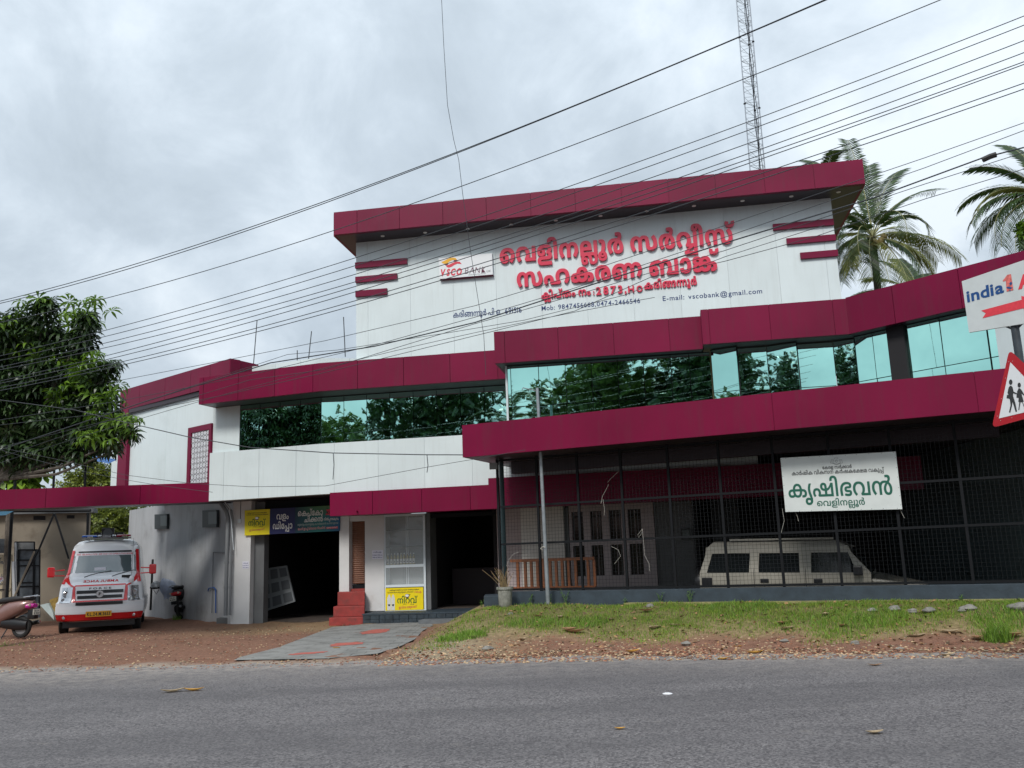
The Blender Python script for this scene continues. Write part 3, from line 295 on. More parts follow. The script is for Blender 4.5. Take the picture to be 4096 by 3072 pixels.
136:[366,2,100,197,143,44,0,60,-13,23,-12,-17,4,18,11,48,10,31,0,32,0,42,-10,17,-10,-5,-1,20,12,46,9,33,0,42,0,58,-18,32,-31,1,-20,0,-16,-18,-27,-32,-23,-21,-11,-47,19,18,8,22,19,10,19,1,10,0,15,-18,21,-30,10,-19,0,-12,0,-22,-4,-5,-5,-8,-5,-4,-15,1,-14,1,-75,-67,0,1,78,0,13,-8,15,-7,5,-6,3,-20,4,-13,0,-14,0,-20,-4,-7,-4,-8,-5,-6,-15,1,-14,1,-76,-67,0,1,68,0,19,-12,18,-11,4,-8,5,-28,4,-21,0,-32,0,-50,-13,-30,-27,1,-18,1,-1,0,-14,12,-17,22,-7,13,0,12,0,16,4,8,9,1,7,0,10,-20,11,-17,0,-18,0,-36,-10,-15,-9,-5,23,14,8,48,12,31,0,28,0,38,-11,20,-19,1,-13,0,-14,-22,-21,-44,-11,-29,0,-30,0,-52,13,-30,28,1,22,0,27,46,37,80,19,30,675,149,-34,0,-46,10,-22,19,1,12,0,5,2,9,5,3,59,-5,0,-2,-2,-6,1,-2,0,-8,10,-8,20,-4,13,0,12,0,18,4,10,8,1,8,0,2,0,6,-1,2,59,5,2,-3,2,-9,1,-5,0,-12,-20,-19,-46,-10],
142:[240,2,35,131,90,38,0,50,-14,24,-22,1,-11,0,-8,-10,-14,-3,-4,-7,8,161,0,1,115,69,0,1,-140,-265,0,-23,14,6,4,12,13,1,9,0,11,-24,14,-21,0,-16,0,-22,-6,-10,-11,1,-8,0,-9,14,-14,11,-6,-49,-14,-20,10,-20,21,1,14,0,14,28,22,52,12,30,423,149,-34,0,-46,10,-22,19,1,12,0,5,2,9,5,3,59,-5,0,-2,-2,-6,1,-2,0,-8,10,-8,20,-4,13,0,12,0,18,4,10,8,1,8,0,2,0,6,-1,2,59,5,2,-3,2,-9,1,-5,0,-12,-20,-19,-46,-10],
156:[328,2,84,337,143,28,0,42,-8,17,-8,10,-5,12,-14,8,-18,1,-14,1,-8,0,-14,4,-16,9,-6,6,-4,20,-6,19,0,16,0,28,10,18,20,1,16,0,10,-12,20,-22,18,-15,9,47,18,24,-10,32,-23,16,-28,1,-16,0,-21,-34,-31,-60,-17,-39,0,-32,0,-46,9,-13,8,-12,6,-12,14,-6,19,1,11,1,8,0,16,-4,16,-7,5,-6,5,-20,4,-13,0,-12,0,-20,-4,-5,-4,-8,-4,-8,-15,1,-13,1,-78,-67,0,1,75,0,15,-4,14,-7,4,-6,6,-22,4,-11,0,-20,0,-30,-10,-18,-21,1,-15,0,-10,10,-19,22,-19,19,-8,-47,-19,-22,11,-32,23,-18,27,1,16,0,20,32,31,58,18,45,0,32,0,44,-10,19,-10,-3,0,18,9,40,11,30,601,149,-36,0,-46,10,-22,19,1,12,0,5,4,9,3,3,61,-5,-2,-2,0,-6,1,-2,0,-8,10,-8,18,-4,13,0,12,0,18,4,12,8,1,8,0,2,-2,6,1,2,57,5,4,-3,2,-9,1,-5,0,-12,-22,-19,-46,-10],
160:[70,1,42,-9,-17,0,-1,-2,-4,1,-2,0,-4,8,-9,16,-6,19,0,20,0,20,10,1,9,0,5,-4,11,-10,15,-9,11,-10,13,-16,30,1,15,0,18,20,32,17,14,71,0,-14,-12,-16,-20,-8,-20,1,-10,0,-13,12,-24,11,-13,10,-12,12,-18,6,-14,1,-8,0,-22,-58,-22,-51,0,-54,0,-54,24,1,20,0,2,0,6,3,2],
162:[73,1,24,151,140,-24,-25,-26,-43,-12,-36,1,-18,0,-16,16,-18,28,-7,17,0,8,0,14,0,9,1,7,-25,-10,-1,-22,-1,-9,0,-42,0,-54,16,-26,30,1,21,0,20,12,38,26,41,21,23],
163:[409,3,17,285,143,48,0,58,-19,28,-32,1,-22,0,-23,-32,-33,-58,-17,-41,0,-32,0,-52,10,-15,9,-18,10,-16,28,1,16,0,34,70,39,15,285,118,-32,0,-34,-24,1,-24,0,-15,14,-22,30,-11,23,0,22,0,30,10,14,22,1,16,0,16,-14,22,-30,10,96,115,-3,-48,0,-50,23,1,20,0,12,22,18,19,6,14,3,30,5,44,2,33,0,357,0,28,0,34,-2,24,-5,11,-4,16,-5,16,-18,1,-10,0,-21,-50,-24,-47,0,-34,0,-50,13,-28,24,1,19,0,6,2,9,1,4,2,2,0,3,3,2,6,15,32,24,46,17,58,8,35,0,46,0,64,-12,40,-21,18,-26,1,-14,0,-17,-20,-26,-36,-21,-21,-9,-45,19,16,6,24,16,14,19,1,13,0,14,-24,22,-46,12,-29,0,-30,0,-44,-10,-32,-18,-7,-13,0,-1,0,-4,-1,-2,-2,-4,0,-8,1,-5,0,-12,12,-14,22,-7,15,0,16,0,18,10,1,9,0,5,-6,8,-7,3,-6,3,-22,3,-27,0,-361,0,-26,0,-28,-2,-11,-3,-6,-2,-10,-8,1,-6,0,-6,10,-8,20,-4,15,0,14,0,30,4,17,7,31,-21,-16,-6,-30,-6,-34,-3],
166:[283,4,55,115,-3,-48,0,-50,23,1,20,0,12,22,18,19,6,14,3,30,5,44,2,33,0,221,0,44,0,56,-5,21,-7,16,-6,18,-16,1,-12,0,-21,-54,-22,-43,0,-14,0,-22,1,-11,2,13,24,6,-1,16,-1,7,0,20,0,20,9,1,9,0,6,-10,8,-7,2,-10,4,-30,1,-25,0,-237,0,-26,0,-28,-2,-11,-3,-6,-2,-10,-8,1,-6,0,-6,10,-8,20,-4,15,0,14,0,30,4,17,7,31,-21,-16,-6,-30,-6,-34,-3,17,285,143,48,0,58,-19,28,-32,1,-22,0,-23,-32,-32,-58,-15,-41,0,-32,0,-50,8,-17,9,-18,9,-16,28,1,16,0,34,70,39,15,285,118,-32,0,-34,-24,1,-24,0,-15,14,-22,30,-11,23,0,22,0,30,10,14,22,1,16,0,16,-14,22,-30,10,79,447,-84,-22,0,-36,5,-11,6,-12,5,-14,17,1,14,1,1,0,8,-8,14,-9,5,-6,3,-24,5,-15,0,-16,0,-30,-6,-22,-13,-1,-11,0,-1,0,-6,1,-2,0,-10,8,-10,16,-4,9,0,12,0,14,6,1,7,0,7,-14,6,-13,0,-16,0,-26,-7,-11,-7,-9,18,18,7,36,9,21,0,36,0,32,-18,1,-15,0,-15,-36,-18,-39,0,-40,0,-44,25,1,21,0,13,20,21,34,14,44,7,27,0,16,0,32,-2,28,-4,11,-4,14,-6,20,-18,1,-15,1,-2,0,-8,4,-10,5,-4,4,-3,16,-3,13,0,18,0,26,13,1,15,0,11,-16,20,-13,8,43,13,22,-10,24,-26,1,-15,0,-16,-24,-23,-46,-12],
167:[466,5,17,285,143,48,0,58,-19,28,-32,1,-22,0,-23,-32,-33,-60,-17,-39,0,-32,0,-52,10,-15,9,-18,10,-16,28,1,16,0,34,70,39,15,285,118,-32,0,-34,-24,1,-24,0,-15,14,-22,30,-11,23,0,22,0,30,10,14,22,1,16,0,16,-14,22,-30,10,54,115,-3,-48,0,-50,23,1,20,0,12,22,18,19,6,14,3,30,5,44,2,33,0,219,0,46,0,56,-6,21,-6,14,-6,18,-14,1,-10,0,-9,-12,-12,-24,-7,-15,-3,19,12,155,0,-1,-25,-209,0,-13,24,20,1,20,9,1,8,0,4,-8,7,-7,2,-10,4,-32,2,-23,0,-237,0,-26,0,-28,-2,-11,-3,-6,-2,-10,-8,1,-6,0,-6,10,-8,20,-4,15,0,14,0,30,4,17,7,31,-21,-16,-6,-30,-6,-34,-3,23,659,0,1,96,0,7,-4,8,-1,3,-4,2,-8,3,-7,0,-14,0,-16,-8,1,-9,0,-5,10,-9,24,-7,27,0,21,0,30,0,48,11,34,17,28,21,11,10,69,0,1,-140,27,633,143,20,0,32,-5,13,-4,14,-6,14,-18,1,-16,1,-69,109,0,1,52,0,5,2,9,2,9,1,3,3,-3,-18,-14,-46,-20,-54,-8,-27,0,-27,0,-48,0,-54,12,-24,21,1,12,0,11,22,18,40,11],
173:[289,4,18,297,143,48,0,58,-19,28,-32,1,-22,0,-23,-32,-33,-58,-17,-41,0,-32,0,-52,10,-15,9,-18,10,-16,28,1,16,0,23,32,33,60,17,15,297,118,-32,0,-34,-24,1,-24,0,-15,14,-22,30,-11,23,0,22,0,30,10,14,22,1,16,0,16,-14,22,-30,10,58,119,-3,-34,0,-44,10,-24,19,1,12,0,9,14,13,24,10,15,4,12,2,28,4,40,1,33,0,33,5,197,0,44,0,56,-5,21,-7,16,-6,18,-16,1,-12,0,-21,-54,-22,-43,0,-12,0,-24,1,-11,2,13,24,6,-1,16,-1,9,0,18,0,20,9,1,9,0,6,-10,8,-5,2,-12,4,-30,1,-25,0,-247,0,-24,0,-30,-2,-9,-3,-8,-2,-10,-8,1,-6,0,-6,10,-8,20,-4,17,0,14,0,30,4,17,6,31,-20,-16,-6,-30,-6,-34,-3,27,117,143,28,0,50,-6,25,-9,-25,-25,-12,7,-32,9,-23,0,-18,0,-20,-9,1,-6,0,-4,4,-6,7,-2,8,-3,22,-3,21,0,51,0,-31,-20,-30,0,-50,4,-40,9,-24,15,1,12,0,10,22,17,42,10],
175:[424,2,119,265,118,-62,0,-82,-14,-40,-27,1,-18,0,-14,12,-17,22,-7,15,0,12,0,14,4,8,9,1,7,0,10,-18,11,-19,0,-18,0,-34,-10,-15,-9,-7,23,14,8,48,12,31,0,28,0,40,-11,20,-19,1,-13,0,-14,-24,-21,-44,-11,-29,0,-30,0,-52,13,-30,27,1,21,0,23,36,32,66,21,90,9,55,0,42,0,58,-4,29,-5,4,0,6,-3,3,-1,28,-3,36,-11,16,-15,1,-8,0,-7,-8,-10,-20,-8,-15,-4,1,2,24,-4,26,-16,1,-12,0,-10,-20,-16,-48,-11,-39,0,-44,0,-58,17,-26,28,1,17,0,15,18,26,40,22,33,8,2,1,6,2,5,0,20,5,52,5,29,0,34,0,48,-7,34,-12,15,-7,27,-55,1,-62,-67,0,1,64,0,19,-12,21,-15,6,-12,5,-28,5,-23,0,-16,0,-24,-2,-11,-2,-22,-3,-30,-13,-20,-16,-8,-16,1,-8,0,-20,30,-19,31,0,22,0,22,8,1,7,0,8,-24,8,-23,0,-13,0,1,24,11,0,26,0,20,9,1,8,0,9,-30,11,-35,2,-12,1,-30,2,-32,0,58,711,143,38,0,52,-10,26,-18,1,-11,0,-8,-10,-12,-20,-10,-17,-5,-1,1,28,-4,28,-18,1,-12,0,-18,-52,-21,-47,0,-20,0,-26,2,-9,1,9,24,10,-1,16,-1,11,0,24,0,20,8,1,8,0,4,-8,7,-5,3,-6,2,-22,3,-19,0,-17,0,1,25,17,0,16,0,24,2,9,4,4,2,6,6,1,4,0,9,-26,9,-23,0,-26,0,-34,-7,-11,-7,-8,-5,-10,-13,-6,-19,1,-13,1,-35,-61,0,1,41,11,36,10,14,42,22,60,11],
176:[250,2,42,469,140,1,-140,-125,0,-21,1,-16,-1,-38,0,-17,0,-237,0,1,25,227,0,-35,-4,12,3,18,14,1,10,0,10,-20,13,-19,0,-22,0,-20,-13,1,-10,0,-3,0,-3,1,-2,-65,-3,0,3,-2,8,1,3,0,21,56,24,55,0,30,0,42,-8,24,-14,10,-15,1,-8,0,-7,-6,-10,-12,-10,-5,-4,-13,5,143,0,1,115,19,469,31,1,-101,-277,0,-23,22,91,33,20,7,44,13,23,6,55,-7,-111,-40,-14,-4,-24,-8,-13,-4,7,4,12,1,34,0,21,0,97,0,1,62],
190:[366,3,100,197,143,44,0,60,-13,23,-12,-17,4,18,11,48,10,31,0,32,0,42,-10,17,-10,-5,-1,20,12,46,9,33,0,42,0,58,-18,32,-31,1,-20,0,-16,-18,-27,-32,-23,-21,-10,-47,18,18,8,22,19,10,19,1,10,0,15,-18,21,-30,10,-19,0,-12,0,-22,-4,-5,-5,-8,-5,-4,-15,1,-14,1,-71,-67,0,1,74,0,13,-8,15,-7,5,-6,3,-20,4,-13,0,-14,0,-20,-4,-7,-4,-8,-5,-6,-15,1,-14,1,-72,-67,0,1,64,0,19,-12,18,-11,4,-8,5,-28,4,-21,0,-32,0,-50,-13,-30,-27,1,-18,1,-1,0,-14,12,-17,22,-7,13,0,12,0,16,4,8,9,1,7,0,10,-20,11,-17,0,-18,0,-36,-10,-15,-9,-5,23,14,8,48,12,31,0,28,0,38,-11,20,-19,1,-13,0,-14,-22,-21,-44,-11,-29,0,-30,0,-52,13,-30,28,1,22,0,27,46,37,80,19,48,317,22,38,0,58,-16,13,-16,-43,-34,1,5,0,11,-8,16,-11,4,-6,4,-24,4,-17,0,-14,0,-34,-6,-24,-13,-1,-11,-2,-2,0,-6,1,-2,0,-10,10,-10,14,-4,9,0,12,0,16,6,1,7,0,7,-14,6,-13,0,-16,0,-26,-7,-11,-7,-9,18,16,7,36,9,23,0,34,0,34,-18,1,-14,0,-16,-38,-18,-37,0,-40,0,-46,25,1,21,0,19,36,27,60,14,49,477,22,24,0,32,-8,13,-7,-3,0,14,8,34,7,21,0,32,0,44,-13,26,-24,1,-16,0,-16,-24,-27,-21,-10,-41,14,14,8,16,20,1,12,0,16,-28,14,-17,0,-8,0,-14,-3,-3,-3,-6,-3,-2,-10,1,-11,1,-53,-57,0,1,52,0,11,-6,11,-3,3,-4,3,-14,3,-9,0,-10,0,-14,-3,-3,-3,-6,-3,-4,-11,1,-10,1,-53,-57,0,1,42,21,47,18,8,36,8],
200:[323,2,89,211,143,36,0,48,-8,26,-14,1,-9,0,-10,-24,-14,-23,-4,-1,2,20,-2,22,-8,12,-10,1,-6,0,-7,-12,-10,-7,-3,-12,-4,-30,-3,-21,0,-3,0,-6,-1,-8,-1,1,-3,0,-3,20,-5,23,0,22,0,38,5,15,7,14,6,16,22,1,21,1,57,41,0,1,-73,9,-33,-20,-11,-40,-16,-52,-8,-39,0,-36,0,-46,9,-22,14,1,9,0,6,8,9,9,3,8,3,20,4,19,0,7,0,10,1,12,1,3,2,6,2,1,4,0,2,-4,4,-3,1,-4,1,-14,1,-13,0,-33,0,1,23,29,0,14,0,16,1,5,2,4,1,2,4,1,2,0,5,-10,5,-20,2,-13,0,-40,0,-52,-16,-24,-29,1,-19,0,-12,6,-26,7,-11,-63,-6,-8,13,-8,30,1,13,0,27,40,40,84,21,31,491,-3,-36,0,-50,13,-19,13,3,10,-17,52,1,55,69,0,1,-79,0,-12,4,-13,7,-5,6,-4,20,-5,17,0,18,0,32,10,20,20,1,15,0,11,-10,20,-24,18,-15,8,49,19,22,-11,32,-22,18,-27,1,-17,0,-20,-32,-31,-62,-18],
201:[257,2,31,157,143,24,0,36,-5,28,-11,17,-8,19,-56,1,-63,-67,0,1,80,0,11,-4,13,-5,5,-6,4,-20,5,-15,0,-18,0,-32,-10,-20,-20,1,-14,0,-12,10,-19,22,-19,19,-8,-47,-19,-22,11,-32,22,-18,28,1,16,0,20,34,31,60,18,58,377,143,38,0,50,-10,28,-18,1,-11,0,-8,-10,-12,-22,-10,-15,-5,-1,1,28,-4,26,-18,1,-12,0,-18,-50,-21,-47,0,-20,0,-26,2,-11,1,11,24,10,-1,16,-1,11,0,22,0,20,8,1,8,0,4,-6,7,-5,3,-8,2,-20,3,-19,0,-17,0,1,25,17,0,16,0,24,2,9,4,4,2,6,6,1,4,0,9,-28,9,-23,0,-24,0,-34,-7,-11,-7,-8,-5,-10,-13,-6,-19,1,-13,1,-35,-61,0,1,41,11,36,10,14,40,22,60,11],
203:[333,1,79,333,143,32,0,44,-10,17,-10,-5,0,20,11,46,9,33,0,40,0,60,-18,32,-31,1,-20,0,-16,-16,-27,-32,-23,-23,-11,-47,19,18,8,22,19,10,19,1,10,0,15,-18,21,-32,10,-19,0,-12,0,-20,-4,-7,-5,-8,-5,-4,-14,1,-13,1,-77,-67,0,1,78,0,13,-6,15,-7,5,-6,3,-20,4,-13,0,-14,0,-20,-4,-7,-4,-8,-5,-8,-15,1,-14,1,-76,-67,0,1,80,0,11,-4,13,-7,5,-4,4,-20,5,-15,0,-16,0,-32,-10,-20,-20,1,-14,0,-12,10,-19,22,-19,19,-8,-47,-19,-22,11,-32,22,-18,28,1,16,0,20,32,31,62,18,43,0,22,0,32,-5,26,-8,13,-7,-5,0,20,10,44,10],
205:[290,3,31,157,143,22,0,34,-5,28,-9,13,-7,27,-64,1,-58,-67,0,1,79,0,12,-4,13,-5,5,-6,4,-20,5,-15,0,-18,0,-32,-10,-20,-20,1,-14,0,-12,10,-19,22,-19,19,-8,-47,-19,-22,11,-32,22,-18,28,1,16,0,20,34,31,60,18,77,447,0,-38,0,-50,12,-26,25,1,19,0,11,16,22,32,23,31,12,9,6,20,9,22,13,1,8,0,7,-16,8,-19,0,-8,0,-18,-1,-5,-2,-11,23,12,2,36,3,21,0,32,0,34,-11,14,-15,1,-8,0,-13,-30,-23,-27,-12,-7,-4,-22,-8,-28,-20,-12,-21,1,-10,0,-11,12,-15,20,-7,15,0,22,0,24,16,1,18,0,10,-12,22,-26,18,-19,6,-12,3,-26,4,-21,0,-22,0,-32,-4,-11,-5,-8,-4,-14,-11,-8,-18,1,-15,1,-37,-61,0,1,46,23,45,14,8,36,12,48,7,37,0,26,0,42,-4,21,-4,0,-1,4,0,5,-1,30,-8,42,-23,20,-29,1,-15,0,-20,-24,-26,-52,-12,28,445,19,42,0,54,-15,26,-24,1,-13,0,-17,-30,-25,-21,-9,-37,15,14,7,18,15,1,12,0,16,-34,17,-29,0,-28,0,-34,-17,1,-16,0,-11,18,-16,15,-7,-37,-15,-22,9,-30,24,1,18,0,13,26,24,54,15],
208:[240,2,34,183,-13,32,0,40,-10,18,-15,1,-8,0,-6,-6,-9,-3,-3,-9,7,129,0,1,75,69,0,1,-98,-219,0,-19,14,4,3,4,7,1,4,0,8,-16,9,-17,0,-18,0,-16,-9,1,-7,0,-7,8,-9,9,-3,-43,-11,-12,7,-16,15,1,11,0,10,22,16,42,9,35,131,90,38,0,50,-14,24,-22,1,-11,0,-8,-10,-14,-3,-4,-7,8,161,0,1,115,69,0,1,-140,-265,0,-23,14,6,4,12,13,1,9,0,11,-24,14,-21,0,-16,0,-22,-6,-10,-11,1,-8,0,-9,14,-14,11,-6,-49,-14,-20,10,-20,21,1,14,0,14,28,22,52,12],
220:[183,2,35,185,143,44,0,60,-11,40,-20,18,-26,1,-13,0,-16,-18,-25,-36,-20,-23,-8,-43,18,16,6,22,14,14,18,1,12,0,14,-24,20,-40,12,-27,0,-28,0,-44,-12,-24,-20,1,-14,0,-16,28,-24,27,-10,-45,-18,-22,8,-34,20,-22,25,1,16,0,13,20,26,40,20,62,11,29,183,19,40,0,54,-15,28,-24,1,-13,0,-17,-30,-25,-21,-9,-39,15,14,7,18,14,1,13,0,10,-16,14,-28,8,-17,0,-30,0,-32,-17,1,-15,0,-11,16,-16,17,-7,-39,-15,-20,9,-32,24,1,18,0,13,28,24,56,15],
222:[231,3,29,163,143,34,0,48,-9,17,-8,20,-9,16,-23,1,-18,1,-22,-197,0,1,-29,265,0,1,115,69,0,1,-140,-129,0,-12,0,-32,1,-11,0,-143,0,-16,-1,-28,0,-13,0,-11,0,1,76,0,20,18,22,17,8,16,8,50,9,9,163,118,-34,0,-30,-20,1,-17,1,-3,131,0,1,2,0,19,-32,19,80,325,-84,-22,0,-34,6,-13,5,-12,5,-12,18,1,12,1,2,0,9,-8,14,-9,5,-8,4,-22,4,-15,0,-16,0,-30,-6,-22,-13,-1,-11,0,0,0,-5,1,-5,0,-10,8,-10,14,-4,9,0,12,0,14,6,1,7,0,7,-14,6,-13,0,-16,0,-26,-8,-11,-6,-9,17,16,7,38,10,23,0,34,0,34,-18,1,-15,0,-15,-40,-18,-37,0,-38,0,-46,25,1,21,0,13,20,21,34,14,46,7,27,0,12,0,22,-1,22,-2,9,-2,16,-3,24,-11,16,-17,1,-13,1,-2,0,-8,2,-10,7,-4,4,-3,14,-3,13,0,20,0,26,13,1,15,0,12,-16,19,-15,8,45,13,22,-10,24,-26,1,-15,0,-16,-24,-23,-46,-12],
225:[260,2,47,185,143,44,0,60,-12,40,-20,18,-25,1,-14,0,-15,-16,-23,-26,-18,-17,-9,11,18,125,0,1,115,69,0,1,-140,-127,0,-15,1,-18,-1,-34,0,-15,0,-25,0,-23,17,14,7,24,14,12,19,1,13,0,14,-24,22,-40,12,-27,0,-28,0,-44,-12,-24,-22,1,-14,0,-12,12,-19,24,-16,19,-7,-45,-19,-22,9,-34,21,-22,26,1,17,0,14,20,26,40,21,62,12,19,489,31,1,-101,-277,0,-23,22,91,33,20,7,44,13,23,6,55,-7,-111,-40,-14,-4,-24,-8,-11,-4,5,4,14,1,32,0,21,0,99,0,1,62]}
